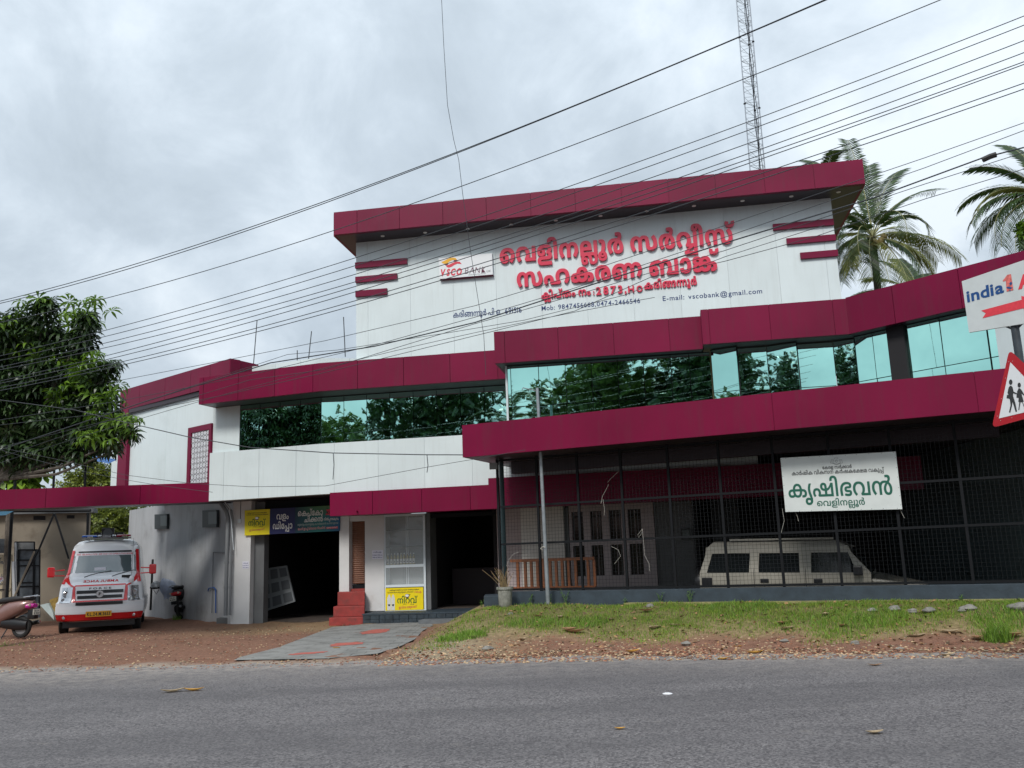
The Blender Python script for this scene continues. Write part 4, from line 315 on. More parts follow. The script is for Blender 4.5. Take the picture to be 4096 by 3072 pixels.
GL_k = {6:[133,2,16,135,-3,-40,0,-54,13,-26,22,1,14,0,15,28,22,54,13,37,0,40,0,52,-13,28,-22,1,-15,0,-15,-26,-22,-54,-12,12,133,64,-14,0,-20,-9,1,-9,0,-8,20,-10,17,0,14,0,20,9,1,9,0,9,-20,9],
23:[302,3,55,125,-3,-52,0,-58,23,1,22,0,13,22,17,19,6,14,5,38,5,50,2,37,0,237,0,44,0,56,-4,25,-7,18,-5,22,-18,1,-14,0,-23,-60,-22,-47,0,-12,0,-26,1,-9,2,15,30,6,0,12,-1,5,0,14,0,14,7,1,6,0,4,-8,6,-3,2,-10,2,-28,2,-23,0,-261,0,-20,0,-24,-2,-7,-3,-4,-2,-6,-5,1,-4,0,-4,8,-6,14,-3,13,0,16,0,26,5,15,5,37,-27,-16,-6,-32,-6,-32,-3,17,305,145,52,0,66,-18,30,-33,1,-22,0,-24,-34,-34,-66,-17,-47,0,-40,0,-58,11,-17,12,-16,10,-16,26,1,16,0,35,74,38,15,305,113,-30,0,-26,-22,1,-20,0,-13,12,-19,24,-10,21,0,18,0,26,10,12,19,1,14,0,13,-12,18,-24,10],
37:[389,1,100,213,145,46,0,66,-11,29,-14,-23,6,18,9,46,10,35,0,30,0,44,-9,23,-11,-7,1,22,10,48,9,33,0,46,0,64,-18,34,-32,1,-20,0,-16,-16,-25,-30,-24,-21,-13,-69,20,14,11,20,18,10,18,1,10,0,14,-18,18,-28,7,-13,0,-10,0,-14,-3,-3,-3,-6,-4,-6,-11,1,-10,1,-82,-93,0,1,78,0,12,-6,13,-7,4,-6,3,-16,3,-9,0,-10,0,-16,-3,-5,-3,-6,-4,-8,-15,1,-12,1,-76,-91,0,1,68,0,16,-12,17,-11,5,-8,4,-28,3,-19,0,-28,0,-50,-12,-30,-23,1,-17,1,-1,0,-13,12,-15,16,-5,9,0,8,0,12,3,6,8,1,5,0,8,-14,9,-13,0,-18,0,-26,-10,-19,-11,-9,30,20,9,46,12,33,0,32,0,42,-12,20,-20,1,-13,0,-15,-24,-22,-50,-11,-37,0,-36,0,-56,13,-32,28,1,23,0,27,52,38,88,19],
38:[297,1,83,297,-3,-42,0,-58,14,-30,27,1,19,0,16,22,25,40,19,27,7,19,8,28,7,60,6,35,0,54,0,68,-13,42,-21,18,-27,1,-13,0,-16,-18,-27,-34,-21,-21,-10,-65,20,14,9,20,16,12,18,1,10,0,14,-20,20,-42,10,-31,0,-12,0,-24,-1,-11,-2,-15,-3,-18,-4,-30,-15,-16,-20,1,-11,0,-11,10,-13,16,-5,9,0,10,0,16,5,10,12,1,12,0,12,-16,20,-28,15,-17,4,-13,2,-10,2,-20,1,-9,0,-38,0,-44,-11,-20,-20,1,-13,0,-10,10,-17,22,-17,15,-9,-67,-20,-22,10,-32,21,-18,27,1,16,0,13,18,26,44,22,72,13,55,0,34,0,56,-5,29,-7,17,-9,38,-10,46,-32,1,-26,0,-20,-30,-26,-58,-13],
42:[261,1,57,165,145,22,0,34,-3,30,-8,15,-6,-7,-2,24,10,46,9,35,0,46,0,64,-18,34,-32,1,-20,0,-16,-16,-25,-30,-24,-21,-13,-69,20,14,11,20,18,10,18,1,10,0,14,-18,18,-28,7,-13,0,-10,0,-16,-3,-3,-3,-6,-4,-6,-11,1,-10,1,-82,-93,0,1,80,0,10,-4,13,-7,4,-4,2,-14,4,-11,0,-14,0,-28,-8,-18,-17,1,-14,0,-10,10,-17,18,-19,17,-11,-69,-20,-22,13,-32,24,-14,25,1,15,0,20,34,32,64,19],
46:[380,2,53,213,145,46,0,66,-11,29,-14,17,-19,13,-22,1,-79,-91,0,1,68,0,16,-12,17,-11,5,-8,4,-28,3,-19,0,-28,0,-50,-12,-30,-23,1,-17,1,-1,0,-13,12,-15,16,-5,9,0,8,0,12,3,6,8,1,5,0,8,-14,9,-13,0,-18,0,-26,-10,-19,-11,-9,30,20,9,46,12,33,0,32,0,42,-12,20,-20,1,-13,0,-15,-24,-22,-50,-11,-37,0,-36,0,-56,13,-32,28,1,23,0,27,52,38,88,19,37,733,142,1,-142,-267,0,-23,16,16,12,18,18,8,18,1,10,0,14,-18,18,-26,7,-15,0,-10,0,-14,-3,-5,-3,-6,-4,-6,-11,1,-10,1,-80,-81,0,1,56,21,48,11,20,22,10,50,9,33,0,48,0,64,-18,34,-32,1,-20,0,-10,-6,-16,-14,-15,-11,-8,-19,6,115,0,1,110],
50:[215,1,64,209,145,54,0,78,-14,50,-24,24,-31,1,-17,0,-20,-30,-27,-58,-15,-41,0,-44,0,-52,15,-24,25,1,14,0,24,54,27,51,0,32,0,46,-15,26,-23,5,-13,-37,0,-2,6,-12,10,-20,7,-13,0,-18,0,-18,-12,1,-11,0,-7,8,-10,14,-5,9,0,14,0,16,7,10,14,1,10,0,4,-2,8,-1,4,0,1,2,4,-1,1,-2,9,-26,13,-44,9,-31,0,-34,0,-46,-10,-22,-19,1,-14,0,-10,10,-17,20,-17,17,-9,-69,-20,-22,10,-32,21,-18,27,1,16,0,13,20,27,44,21,74,13],
53:[204,2,67,213,114,-24,0,-36,-2,-28,-4,-20,-6,-5,-3,-4,-3,-2,-4,1,-2,0,-2,0,-6,1,-2,0,-9,14,-9,13,0,14,0,10,7,1,5,0,4,-6,4,-12,3,-7,0,-10,0,-22,-4,-11,-3,-27,10,8,4,30,10,38,6,21,0,28,0,38,-9,20,-16,1,-10,0,-11,-20,-17,-46,-11,-39,0,-30,0,-46,12,-28,21,1,16,0,12,22,22,48,18,78,10,55,0,58,0,76,-10,36,-19,1,-13,0,-12,-28,-17,-52,-10,-37,-2,-19,20,1,5,7,0,10,0,16,1,7,2,4,2,2,3,1,3,0,5,-16,7,-36,4,55,393,41,0,-10,-14,-15,-9,-5,-12,-5,-30,-4,-40,-2,-27,0,-97,0,-18,0,-14,-1,-5,-1,-6,-1,-4,-3,1,-3,0,-3,4,-3,5,-1,4,-2,18,-1,19,0,227,0,1,-33,-231,0,-34,0,-44,4,-17,4,-18,5,-22,16,1,13,0,10,18,16,13,5,12,4,30,5,38,2,25,0,99,0,18,0,18,1,7,2,4,1,4,5,1,3,0,4,-6,4,-3,2,-6,1,-14,1,-11,0,-7,0,1,29,63,-6,44,-5,36,-20],
55:[274,1,42,195,145,50,0,68,-13,40,-21,20,-27,1,-13,0,-14,-16,-21,-30,-17,-19,-10,23,23,101,0,1,110,93,0,1,-142,-253,0,-29,21,12,7,18,15,10,17,1,10,0,14,-20,18,-36,11,-23,0,-24,0,-38,-10,-20,-19,1,-14,0,-10,10,-18,20,-16,17,-9,-69,-20,-22,10,-32,21,-18,27,1,16,0,13,18,26,40,22,68,13],
58:[349,1,84,361,145,28,0,44,-7,17,-6,16,-6,16,-16,8,-21,1,-13,1,-10,0,-11,6,-16,11,-5,4,-2,16,-3,9,0,16,0,22,7,14,18,1,14,0,10,-8,18,-20,18,-15,11,71,20,22,-13,32,-23,16,-26,1,-16,0,-21,-34,-31,-66,-18,-43,0,-36,0,-48,7,-17,7,-14,6,-18,16,-8,22,1,15,1,3,0,14,-6,16,-9,5,-4,2,-14,3,-9,0,-10,0,-16,-3,-5,-3,-8,-4,-4,-13,1,-12,1,-78,-93,0,1,82,0,10,-4,11,-7,4,-4,3,-14,3,-9,0,-16,0,-26,-7,-18,-18,1,-14,0,-10,10,-18,18,-18,17,-11,-67,-20,-24,13,-30,24,-16,25,1,16,0,20,34,32,64,18,45,0,34,0,46,-9,25,-10,-7,-1,20,11,50,9],
59:[342,2,33,143,93,46,0,56,-15,24,-23,1,-12,0,-5,-4,-14,-3,-5,1,13,137,0,1,-32,-199,0,-31,18,6,4,10,11,1,8,0,8,-16,12,-19,0,-12,0,-18,-5,-8,-10,1,-6,0,-8,10,-14,11,-7,-71,-14,-18,9,-22,23,1,13,0,16,32,23,58,12,38,489,145,50,0,70,-13,40,-21,18,-27,1,-13,0,-16,-18,-25,-32,-22,-23,-11,-67,20,16,9,20,17,10,17,1,10,0,14,-18,18,-36,11,-25,0,-24,0,-38,-10,-20,-19,1,-14,0,-10,10,-16,18,-15,13,-8,-29,-21,-37,0,-17,16,-16,9,-22,17,-12,18,1,11,0,13,20,26,40,22,68,13],
64:[153,1,38,289,72,0,-15,-12,-27,-32,-21,-56,-12,-43,0,-36,0,-50,9,-30,14,-16,18,-3,8,97,8,4,-7,8,-11,18,-7,15,0,16,0,20,10,8,19,1,13,0,13,-8,19,-20,10,-15,0,-12,0,-18,-7,-10,-11,-3,-7,-95,8,6,9,20,17,32,15,48,8,37,0,40,0,54,-12,32,-21,12,-26],
65:[74,1,32,-9,213,24,0,38,-5,17,-4,18,-6,24,-19,10,-25,1,-18,1,-136,-91,0,1,132,0,14,-4,17,-4,10,-5,3,-6,2,-12,3,-7,0,-8,0,-12,-3,-8,-6,1,-4,0,-2,2,-4,3,-2,-91,-6,-2,4,-2,6,1,4,0,16,30,19,54,10],
66:[74,1,45,-49,213,34,0,50,-5,21,-6,36,-12,30,-36,1,-28,1,-126,-91,0,1,128,0,17,-8,23,-14,14,-13,4,-8,1,-26,1,-13,0,-8,0,-16,-2,-8,-4,1,-4,0,-3,8,-5,9,0,12,0,8,6,1,4,0,7,-16,9,-11,3,81,-4,4,-3,6,-10,1,-5,0,-9,-18,-15,-36,-9,-27,0,-28,0,-38,8,-18,15,1,11,0,10,22,16,46,9],
68:[103,4,15,97,-60,-54,0,-58,26,1,21,0,14,26,21,50,12,37,0,36,0,50,-12,28,-21,1,-15,0,-14,-26,-21,-52,-11,12,97,9,-20,0,-30,-11,1,-11,0,-11,30,-12,21,0,22,0,30,11,1,12,0,11,-30,11,29,99,-26,-30,0,-28,17,1,13,0,4,12,11,11,7,27,-6,-8,-2,-10,-6,1,-4,0,-4,6,-5,14,-3,9,0,8,0,14,3,6,6,1,3,0,3,-8,6,-7,1,25,8,12,-6,10,-11,1,-5,0,-8,-12,-13,-24,-9,21,81,145,34,0,44,-12,18,-21,1,-12,0,-20,-16,-34,-15,-20,-85,4,12,18,12,31,1,13,0,8,-12,13,-17,0,-6,0,-12,-1,-5,-1,-13,31,14,1,30,2],
71:[210,1,57,141,-3,-36,0,-56,13,-32,28,1,23,0,18,28,31,52,23,76,12,49,0,52,0,70,-13,42,-21,18,-27,1,-13,0,-16,-18,-27,-34,-21,-21,-10,-67,20,14,9,20,17,12,17,1,10,0,14,-20,18,-42,11,-31,0,-32,0,-52,-13,-28,-23,1,-16,0,-13,12,-15,16,-6,9,0,8,0,12,3,6,8,1,5,0,8,-14,9,-13,0,-18,0,-26,-10,-19,-11,-9,30,20,9,44,12,35,0,32,0,42,-12,20,-20,1,-13,0,-15,-24,-22,-50,-11],
77:[0,1,30,-65,150,-42,0,-50,10,-22,20,1,12,0,5,4,10,5,3,81,-7,-2,-2,-2,-5,1,-2,0,-6,8,-6,14,-2,9,0,10,0,14,2,8,6,1,6,0,2,-2,5,1,2,79,7,2,-3,4,-10,1,-5,0,-12,-22,-20,-50,-10],
118:[216,1,80,289,-3,-44,0,-56,14,-26,27,1,18,0,14,18,22,34,21,27,11,19,10,14,6,18,10,1,9,0,5,-14,5,-11,0,-12,0,-16,-1,-5,-1,-13,29,14,2,40,3,21,0,38,0,40,-11,14,-16,1,-9,0,-15,-30,-20,-27,-12,-11,-8,-16,-6,-26,-17,-16,-21,1,-11,0,-7,4,-12,16,-7,15,0,16,0,16,12,1,15,0,7,-6,16,-12,14,-20,11,-11,4,-12,3,-26,3,-15,0,-32,0,-46,-10,-24,-20,1,-14,0,-10,10,-17,20,-17,17,-9,-69,-20,-22,10,-32,21,-18,27,1,16,0,14,20,26,44,21,74,13,53,0,24,0,44,-3,21,-4,6,-1,12,-3,7,-1,28,-7,42,-22,26,-29,1,-17,0,-29,-60,-32],
142:[254,2,35,143,93,46,0,56,-15,24,-23,1,-12,0,-5,-4,-14,-3,-5,1,13,127,0,1,110,95,0,1,-142,-283,0,-31,18,6,4,10,11,1,8,0,8,-16,12,-19,0,-12,0,-18,-5,-8,-10,1,-6,0,-8,10,-14,11,-7,-71,-14,-18,9,-22,23,1,13,0,16,32,23,58,12,30,441,150,-40,0,-50,10,-22,20,1,12,0,5,4,10,3,3,83,-7,-2,-2,-2,-5,1,-2,0,-6,8,-6,14,-2,9,0,10,0,14,2,8,6,1,6,0,2,-2,5,1,2,79,7,2,-3,4,-10,1,-5,0,-12,-22,-20,-50,-10],
156:[349,2,84,361,145,28,0,44,-7,17,-6,16,-6,16,-16,8,-21,1,-13,1,-10,0,-11,6,-16,11,-5,4,-2,16,-3,9,0,16,0,22,7,14,18,1,14,0,10,-8,18,-20,18,-15,11,71,20,22,-13,32,-23,16,-26,1,-16,0,-21,-34,-31,-66,-18,-43,0,-36,0,-48,7,-17,7,-14,6,-18,16,-8,22,1,15,1,3,0,14,-6,16,-9,5,-4,2,-14,3,-9,0,-10,0,-16,-3,-5,-3,-8,-4,-4,-13,1,-12,1,-78,-93,0,1,82,0,10,-4,11,-7,4,-4,3,-14,3,-9,0,-16,0,-26,-7,-18,-18,1,-14,0,-10,10,-18,18,-18,17,-11,-67,-20,-24,13,-30,24,-16,25,1,16,0,20,34,32,64,18,45,0,34,0,46,-9,25,-10,-7,-1,20,11,50,9,30,633,150,-42,0,-50,10,-24,20,1,12,0,5,6,10,3,3,81,-7,0,-2,-2,-5,1,-2,0,-6,8,-6,14,-2,9,0,8,0,16,2,8,6,1,6,0,2,-2,5,1,2,79,7,2,-3,4,-10,1,-5,0,-12,-22,-20,-50,-10],
166:[302,4,55,125,-3,-52,0,-58,23,1,22,0,13,22,17,19,6,14,5,38,5,50,2,37,0,237,0,44,0,56,-4,25,-7,18,-5,22,-18,1,-14,0,-23,-60,-22,-47,0,-12,0,-26,1,-9,2,15,30,6,0,12,-1,5,0,14,0,14,7,1,6,0,4,-8,6,-3,2,-10,2,-28,2,-23,0,-261,0,-20,0,-24,-2,-7,-3,-4,-2,-6,-5,1,-4,0,-4,8,-6,14,-3,13,0,16,0,26,5,15,5,37,-27,-18,-6,-30,-6,-32,-3,17,305,145,52,0,66,-18,30,-33,1,-22,0,-24,-32,-32,-66,-16,-49,0,-38,0,-58,10,-17,10,-18,9,-16,27,1,16,0,35,74,38,15,305,113,-30,0,-26,-22,1,-20,0,-13,12,-19,24,-10,21,0,18,0,26,10,12,19,1,14,0,13,-12,18,-24,10,79,477,-84,-24,0,-40,6,-13,6,-12,6,-14,16,1,14,1,0,0,10,-8,15,-9,4,-6,3,-20,3,-13,0,-14,0,-30,-5,-22,-12,-3,-11,0,-1,0,-6,1,-4,0,-8,8,-9,12,-3,5,0,10,0,12,5,1,5,0,6,-10,5,-11,0,-14,0,-26,-7,-13,-8,-13,21,22,9,40,10,21,0,38,0,36,-19,1,-15,0,-16,-44,-20,-43,0,-46,0,-46,26,1,22,0,16,24,22,40,13,50,6,27,0,16,0,40,-2,36,-6,13,-5,12,-6,16,-16,1,-15,1,-1,0,-9,4,-11,7,-3,2,-2,12,-2,9,0,14,0,20,11,1,13,0,13,-18,19,-13,9,63,13,22,-11,26,-26,1,-15,0,-17,-26,-23,-50,-13],
173:[309,4,18,317,145,54,0,66,-18,28,-33,1,-22,0,-24,-32,-34,-66,-17,-47,0,-40,0,-58,11,-17,12,-16,10,-18,26,1,16,0,22,34,33,66,18,15,317,113,-28,0,-28,-22,1,-20,0,-13,12,-19,26,-10,19,0,20,0,24,10,12,19,1,14,0,13,-12,18,-24,10,58,129,-3,-36,0,-50,10,-26,19,1,14,0,10,16,13,28,9,17,2,18,3,40,3,40,2,17,0,17,8,235,0,44,0,58,-4,23,-7,20,-5,20,-18,1,-14,0,-23,-60,-22,-47,0,-12,0,-24,1,-11,2,17,30,4,0,12,-1,7,0,14,0,14,7,1,6,0,4,-8,6,-5,2,-8,2,-28,2,-23,0,-271,0,-22,0,-22,-2,-7,-3,-4,-2,-8,-5,1,-4,0,-4,8,-6,16,-3,13,0,14,0,26,5,15,5,37,-27,-16,-6,-30,-6,-34,-3,27,127,145,32,0,50,-7,27,-8,-31,-32,-14,7,-32,9,-19,0,-14,0,-14,-6,1,-5,0,-2,4,-5,5,-1,4,-3,20,-2,19,0,71,0,-59,-24,-28,0,-56,4,-40,9,-26,16,1,12,0,10,22,17,48,11],
175:[455,2,119,285,113,-60,0,-82,-13,-42,-25,1,-17,0,-12,10,-14,14,-5,11,0,10,0,12,3,6,8,1,5,0,8,-16,9,-13,0,-16,0,-26,-10,-21,-11,-7,29,20,9,46,13,33,0,32,0,42,-12,20,-20,1,-13,0,-15,-24,-22,-50,-11,-37,0,-36,0,-56,13,-32,28,1,22,0,22,36,32,68,21,100,10,65,0,36,0,68,-3,35,-5,10,-1,8,-6,9,-1,20,-3,38,-10,24,-13,1,-9,0,-7,-10,-11,-20,-8,-15,-4,-1,4,26,-5,28,-16,1,-12,0,-10,-22,-17,-54,-11,-45,0,-50,0,-64,17,-28,28,1,18,0,16,20,25,40,19,25,7,6,2,12,6,7,1,24,5,54,4,29,0,34,0,50,-6,38,-11,17,-8,45,-87,1,-33,-93,0,1,58,0,17,-12,25,-17,7,-8,4,-30,4,-17,0,-12,0,-22,-1,-9,-2,-18,-2,-30,-8,-24,-13,-14,-17,1,-11,0,-17,30,-16,25,0,16,0,18,5,1,5,0,5,-16,6,-17,0,-17,0,1,31,11,0,20,0,16,7,1,6,0,7,-26,8,-29,1,-12,1,-28,2,-36,1,58,765,145,44,0,56,-11,26,-18,1,-11,0,-8,-10,-13,-20,-10,-15,-4,1,2,26,-5,26,-18,1,-12,0,-19,-58,-21,-55,0,-18,0,-32,2,-11,1,13,32,8,-2,18,-1,11,0,16,0,18,5,1,7,0,3,-6,5,-5,2,-6,2,-18,1,-15,0,-19,0,1,32,19,0,16,0,18,2,7,2,4,2,4,4,1,3,0,7,-20,7,-21,0,-22,0,-32,-8,-11,-7,-8,-6,-10,-15,-2,-19,1,-11,1,-29,-87,0,1,42,3,22,10,20,48,28,74,15],
203:[352,1,79,353,145,28,0,46,-9,23,-11,-7,1,22,10,46,9,35,0,46,0,64,-18,34,-32,1,-20,0,-16,-16,-25,-30,-24,-23,-13,-67,20,14,11,20,18,10,18,1,10,0,14,-18,18,-28,7,-13,0,-10,0,-14,-3,-3,-3,-8,-4,-4,-11,1,-10,1,-82,-93,0,1,78,0,12,-6,13,-7,4,-6,3,-16,3,-9,0,-12,0,-14,-3,-5,-3,-8,-4,-6,-15,1,-12,1,-76,-93,0,1,80,0,10,-4,13,-7,4,-4,2,-14,4,-9,0,-14,0,-28,-8,-18,-17,1,-13,0,-10,10,-18,18,-19,17,-11,-69,-20,-22,13,-32,24,-14,25,1,16,0,19,34,32,64,19,49,0,22,0,34,-3,30,-8,15,-6,-11,-2,20,9,44,10],
222:[244,3,29,173,145,36,0,52,-8,19,-8,20,-9,20,-26,1,-20,1,-22,-199,0,1,-20,251,0,1,110,93,0,1,-142,-113,0,-14,0,-40,0,-15,1,-175,0,-16,-1,-36,0,-11,0,-9,0,1,74,0,21,22,26,21,8,20,8,52,8,9,173,113,-28,0,-26,-16,1,-12,1,-1,107,0,1,1,0,13,-26,15,80,345,-84,-24,0,-40,6,-15,6,-12,6,-12,16,1,14,1,0,-2,10,-8,16,-9,4,-6,3,-20,3,-13,0,-14,0,-30,-5,-24,-13,-1,-11,-2,-1,0,-6,1,-4,0,-8,8,-9,12,-3,7,0,8,0,12,5,1,5,0,6,-10,5,-11,0,-14,0,-24,-7,-15,-8,-13,21,22,9,40,10,23,0,36,0,36,-19,1,-15,0,-16,-44,-20,-41,0,-46,0,-48,26,1,22,0,16,24,22,40,13,50,6,29,0,18,0,38,-3,36,-5,13,-5,10,-4,12,-9,8,-14,1,-10,1,-1,0,-8,4,-12,5,-3,4,-2,12,-2,9,0,14,0,22,11,1,13,0,13,-18,19,-13,9,59,14,26,-11,24,-27,1,-15,0,-17,-24,-23,-52,-13],
225:[274,2,47,195,145,50,0,68,-13,40,-21,20,-27,1,-13,0,-14,-16,-21,-30,-17,-19,-10,23,23,101,0,1,110,93,0,1,-142,-175,0,-11,1,-8,-1,-24,0,-7,0,-25,0,-29,21,12,7,18,15,10,17,1,10,0,14,-20,18,-36,11,-23,0,-24,0,-38,-10,-20,-19,1,-14,0,-10,10,-18,20,-16,17,-9,-69,-20,-22,10,-32,21,-18,27,1,16,0,13,18,26,40,22,68,13,19,521,32,1,-105,-293,0,-29,29,81,29,24,8,48,15,25,6,61,-10,-107,-39,-12,-4,-24,-8,-11,-3,11,6,14,1,24,0,21,0,87,0,1,59]}
# ------------------------------------------------------------------ lettering (outlines of the Malayalam letters, quadratic curves)
def _unpack(q):
    a, nc = q[0] * 4, q[1]; k = 2; cs = []
    for _ in range(nc):
        n = q[k]; k += 1; x = y = 0; c = []
        for _ in range(n):
            d = q[k]; on = d & 1; x += (d - on) // 2; y += q[k + 1]; k += 2; c += [x * 4, y * 4, on]
        cs.append(c)
    return a, cs
GD = {'s': GSTR, 'b': {str(k): _unpack(v) for k, v in GL_b.items()}, 'k': {str(k): _unpack(v) for k, v in GL_k.items()}}
def _flat(c):
    P = [(c[i], c[i + 1], c[i + 2]) for i in range(0, len(c), 3)]; Q = []
    for i, p in enumerate(P):
        q = P[(i + 1) % len(P)]; Q.append(p)
        if not p[2] and not q[2]: Q.append(((p[0] + q[0]) / 2, (p[1] + q[1]) / 2, 1))
    k = next(i for i, p in enumerate(Q) if p[2]); Q = Q[k:] + Q[:k]; o = []; i = 0; n = len(Q)
    while i < n:
        p = Q[i]
        if Q[(i + 1) % n][2]: o.append(p[:2]); i += 1
        else:
            a = Q[(i + 1) % n]; b = Q[(i + 2) % n]
            for t in (0, .34, .67): o.append(((1 - t) ** 2 * p[0] + 2 * t * (1 - t) * a[0] + t * t * b[0], (1 - t) ** 2 * p[1] + 2 * t * (1 - t) * a[1] + t * t * b[1]))
            i += 2
    return o
def _wind(polys, x, y):
    w = 0
    for P in polys:
        n = len(P)
        for i in range(n):
            x0, y0 = P[i]; x1, y1 = P[(i + 1) % n]
            if y0 <= y:
                if y1 > y and (x1 - x0) * (y - y0) - (x - x0) * (y1 - y0) > 0: w += 1
            elif y1 <= y and (x1 - x0) * (y - y0) - (x - x0) * (y1 - y0) < 0: w -= 1
    return w
_GC = {}
def glyph(F, g):
    if (F, g) in _GC: return _GC[F, g]
    a, cs = GD[F][str(g)]; polys = [_flat(c) for c in cs]; V = []; E = []
    for P in polys:
        b = len(V); V += [Vector((p[0] + .0137 * ((i * 7) % 5), p[1] + .0113 * ((i * 3) % 7))) for i, p in enumerate(P)]; E += [(b + i, b + (i + 1) % len(P)) for i in range(len(P))]
    v, _, f, _, _, _ = delaunay_2d_cdt(V, E, [], 0, 1e-4)
    K = [tuple(t) for t in f if _wind(polys, sum(v[i][0] for i in t) / 3, sum(v[i][1] for i in t) / 3) != 0]
    _GC[F, g] = (a / 1000, [(p[0] / 1000, p[1] / 1000) for p in v], K); return _GC[F, g]
def mal(key, F='b'):
    out = []; x = 0
    for g in GD['s'][key]:
        if g < 0: x += .28; continue
        a, v, f = glyph(F, g); out.append(([(p[0] + x, p[1]) for p in v], f)); x += a
    return out
_LC = {}
def lat(text, bold=.02, shear=0, sp=1.0):
    k = (text, bold, shear, sp)
    if k in _LC: return _LC[k]
    out = []; x = 0
    for ch in text:
        if ch == ' ': x += .3 * sp; continue
        cu = bpy.data.curves.new('t', 'FONT'); cu.body = ch; cu.offset = bold; cu.resolution_u = 3; cu.shear = shear
        o = bpy.data.objects.new('t', cu); COL.objects.link(o)
        dg = bpy.context.evaluated_depsgraph_get(); me = o.evaluated_get(dg).to_mesh()
        v = [(p.co.x, p.co.y) for p in me.vertices]; f = [tuple(q.vertices) for q in me.polygons]
        o.evaluated_get(dg).to_mesh_clear(); COL.objects.unlink(o); bpy.data.objects.remove(o); bpy.data.curves.remove(cu)
        if not v: continue
        x0 = min(p[0] for p in v); x1 = max(p[0] for p in v)
        if ch in '1Iil.,:-': pad = .11 * sp
        else: pad = .085 * sp
        out.append(([(p[0] - x0 + x, p[1]) for p in v], f)); x += x1 - x0 + pad
    _LC[k] = out; return out
def bounds(gs):
    xs = [p[0] for g in gs for p in g[0]]; ys = [p[1] for g in gs for p in g[0]]; return min(xs), max(xs), min(ys), max(ys)
def emit(gs, O, X, Y, N, d0, d1=None):
    """glyph list -> list of M. O origin, X/Y vectors per em, N normal; from d0 (back) to d1 (front) if solid"""
    res = []
    for v, f in gs:
        m = M(); 
        def P(p, d): q = O + X * p[0] + Y * p[1] + N * d; return tuple(q)
        if d1 is None: m.add([P(p, d0) for p in v], f)
        else:
            n = len(v); m.add([P(p, d1) for p in v] + [P(p, d0) for p in v], f)
            ed = {}
            for t in f:
                for i in range(len(t)):
                    a, b = t[i], t[(i + 1) % len(t)]; k = (min(a, b), max(a, b)); ed.setdefault(k, []).append((a, b))
            base = len(m.v) - 2 * n
            m.f += [(base + e_[0][1], base + e_[0][0], base + n + e_[0][0], base + n + e_[0][1]) for e_ in ed.values() if len(e_) == 1]
        res.append(m)
    return res
def fit(gs, L, p0, p1, hpx, d0, d1=None, up=None, ref=.72):
    """baseline from pixel p0 to p1 on plane L, letter height hpx pixels for ref em"""
    A = onP(*p0, L); B = onP(*p1, L); x0, x1, _, _ = bounds(gs); n = nrm(L); N = Vector((n[0], n[1], 0))
    X = (B - A) / (x1 - x0); T = onP(p0[0] + (0 if up is None else up[0] * hpx), p0[1] - hpx, L)
    Hh = (T - A)
    if up is None: Y = Vector((0, 0, 1)) * ((T.z - A.z) / ref)
    else: Y = Hh / ref
    return emit(gs, A - X * x0, X, Y, N, d0, d1)
def join(ms):
    m = M()
    for q in ms: m.add(q.v, q.f)
    return m
def poly(L, pts, d):      # flat polygon from pixel points on plane L, lifted d
    n = nrm(L); N = Vector((n[0], n[1], 0)); m = M(); P = [tuple(onP(u, v, L) + N * d) for u, v in pts]
    vv = [Vector((onP(u, v, L) - onP(*pts[0], L)).dot(Vector((-n[1], n[0], 0))) * Vector((1, 0)) + Vector((0, onP(u, v, L).z))) for u, v in pts] if False else None
    q = [onP(u, v, L) for u, v in pts]; h = Vector((-n[1], n[0], 0))
    V2 = [Vector((p.dot(h), p.z)) for p in q]
    v, _, f, _, _, _ = delaunay_2d_cdt(V2, [(i, (i + 1) % len(V2)) for i in range(len(V2))], [], 1, 1e-6)
    o = q[0]; oh = o.dot(h)
    m.add([tuple(o + h * (p[0] - oh) + Vector((0, 0, p[1] - o.z)) + N * d) for p in v], [tuple(t) for t in f]); return m
def board(L, c, d0, d1):   # board from four pixel corners TL TR BR BL on plane L
    n = nrm(L); N = Vector((n[0], n[1], 0)); P = [onP(u, v, L) for u, v in c]
    m = M(); m.hexa([tuple(P[3] + N * d1), tuple(P[2] + N * d1), tuple(P[2] + N * d0), tuple(P[3] + N * d0), tuple(P[0] + N * d1), tuple(P[1] + N * d1), tuple(P[1] + N * d0), tuple(P[0] + N * d0)]); return m
# ------------------------------------------------------------------ planes of the facade
G0 = onZ(1453, 2496, 0)
GF = line(G0, -11)
B2 = off(GF, .35)
KP = onP(1278, 1700, B2)
B1 = line(KP, -19); B2 = line(KP, -11)
zB0, zB1 = 3.29, 4.60
c_ = onP(2045.6, 1867.9, B2); zJ0 = 3.72; zJ1 = 4.43
JF = onZ(1857.5, 1827.2, 3.73); JP = line(JF, -25)
MF = onZ(2141.6, 1821.5, 3.73); MP = line(MF, -25)
W1 = off(B1, -.08); W1r = off(line(KP, -9.5), -.08)
E1 = line((-5.03, 22.25), -20.2); KE = onP(1278, 1564, E1); E2 = line(KE, -9.5)
FF = (-.33, 19.99); FP = line(FF, -9.3); W2 = line((-.10, 20.33), -9.3)
GP = off(FP, .25); gk = onP(3382, 1193.6, GP); HP = line(gk, -50.5)
TW = off(line(KP, -9.3), -1.0); TP = line((-4.76, 23.18), -9.3)
wc = onP(853.8, 1623.8, W1); WP = line(wc, -40)
CP = line(onP(835, 2004.8, B1), 0)
def P2(u, v, L): p = onP(u, v, L); return (p.x, p.y)
def lerp2(a, b, t): return (a[0] + (b[0] - a[0]) * t, a[1] + (b[1] - a[1]) * t)
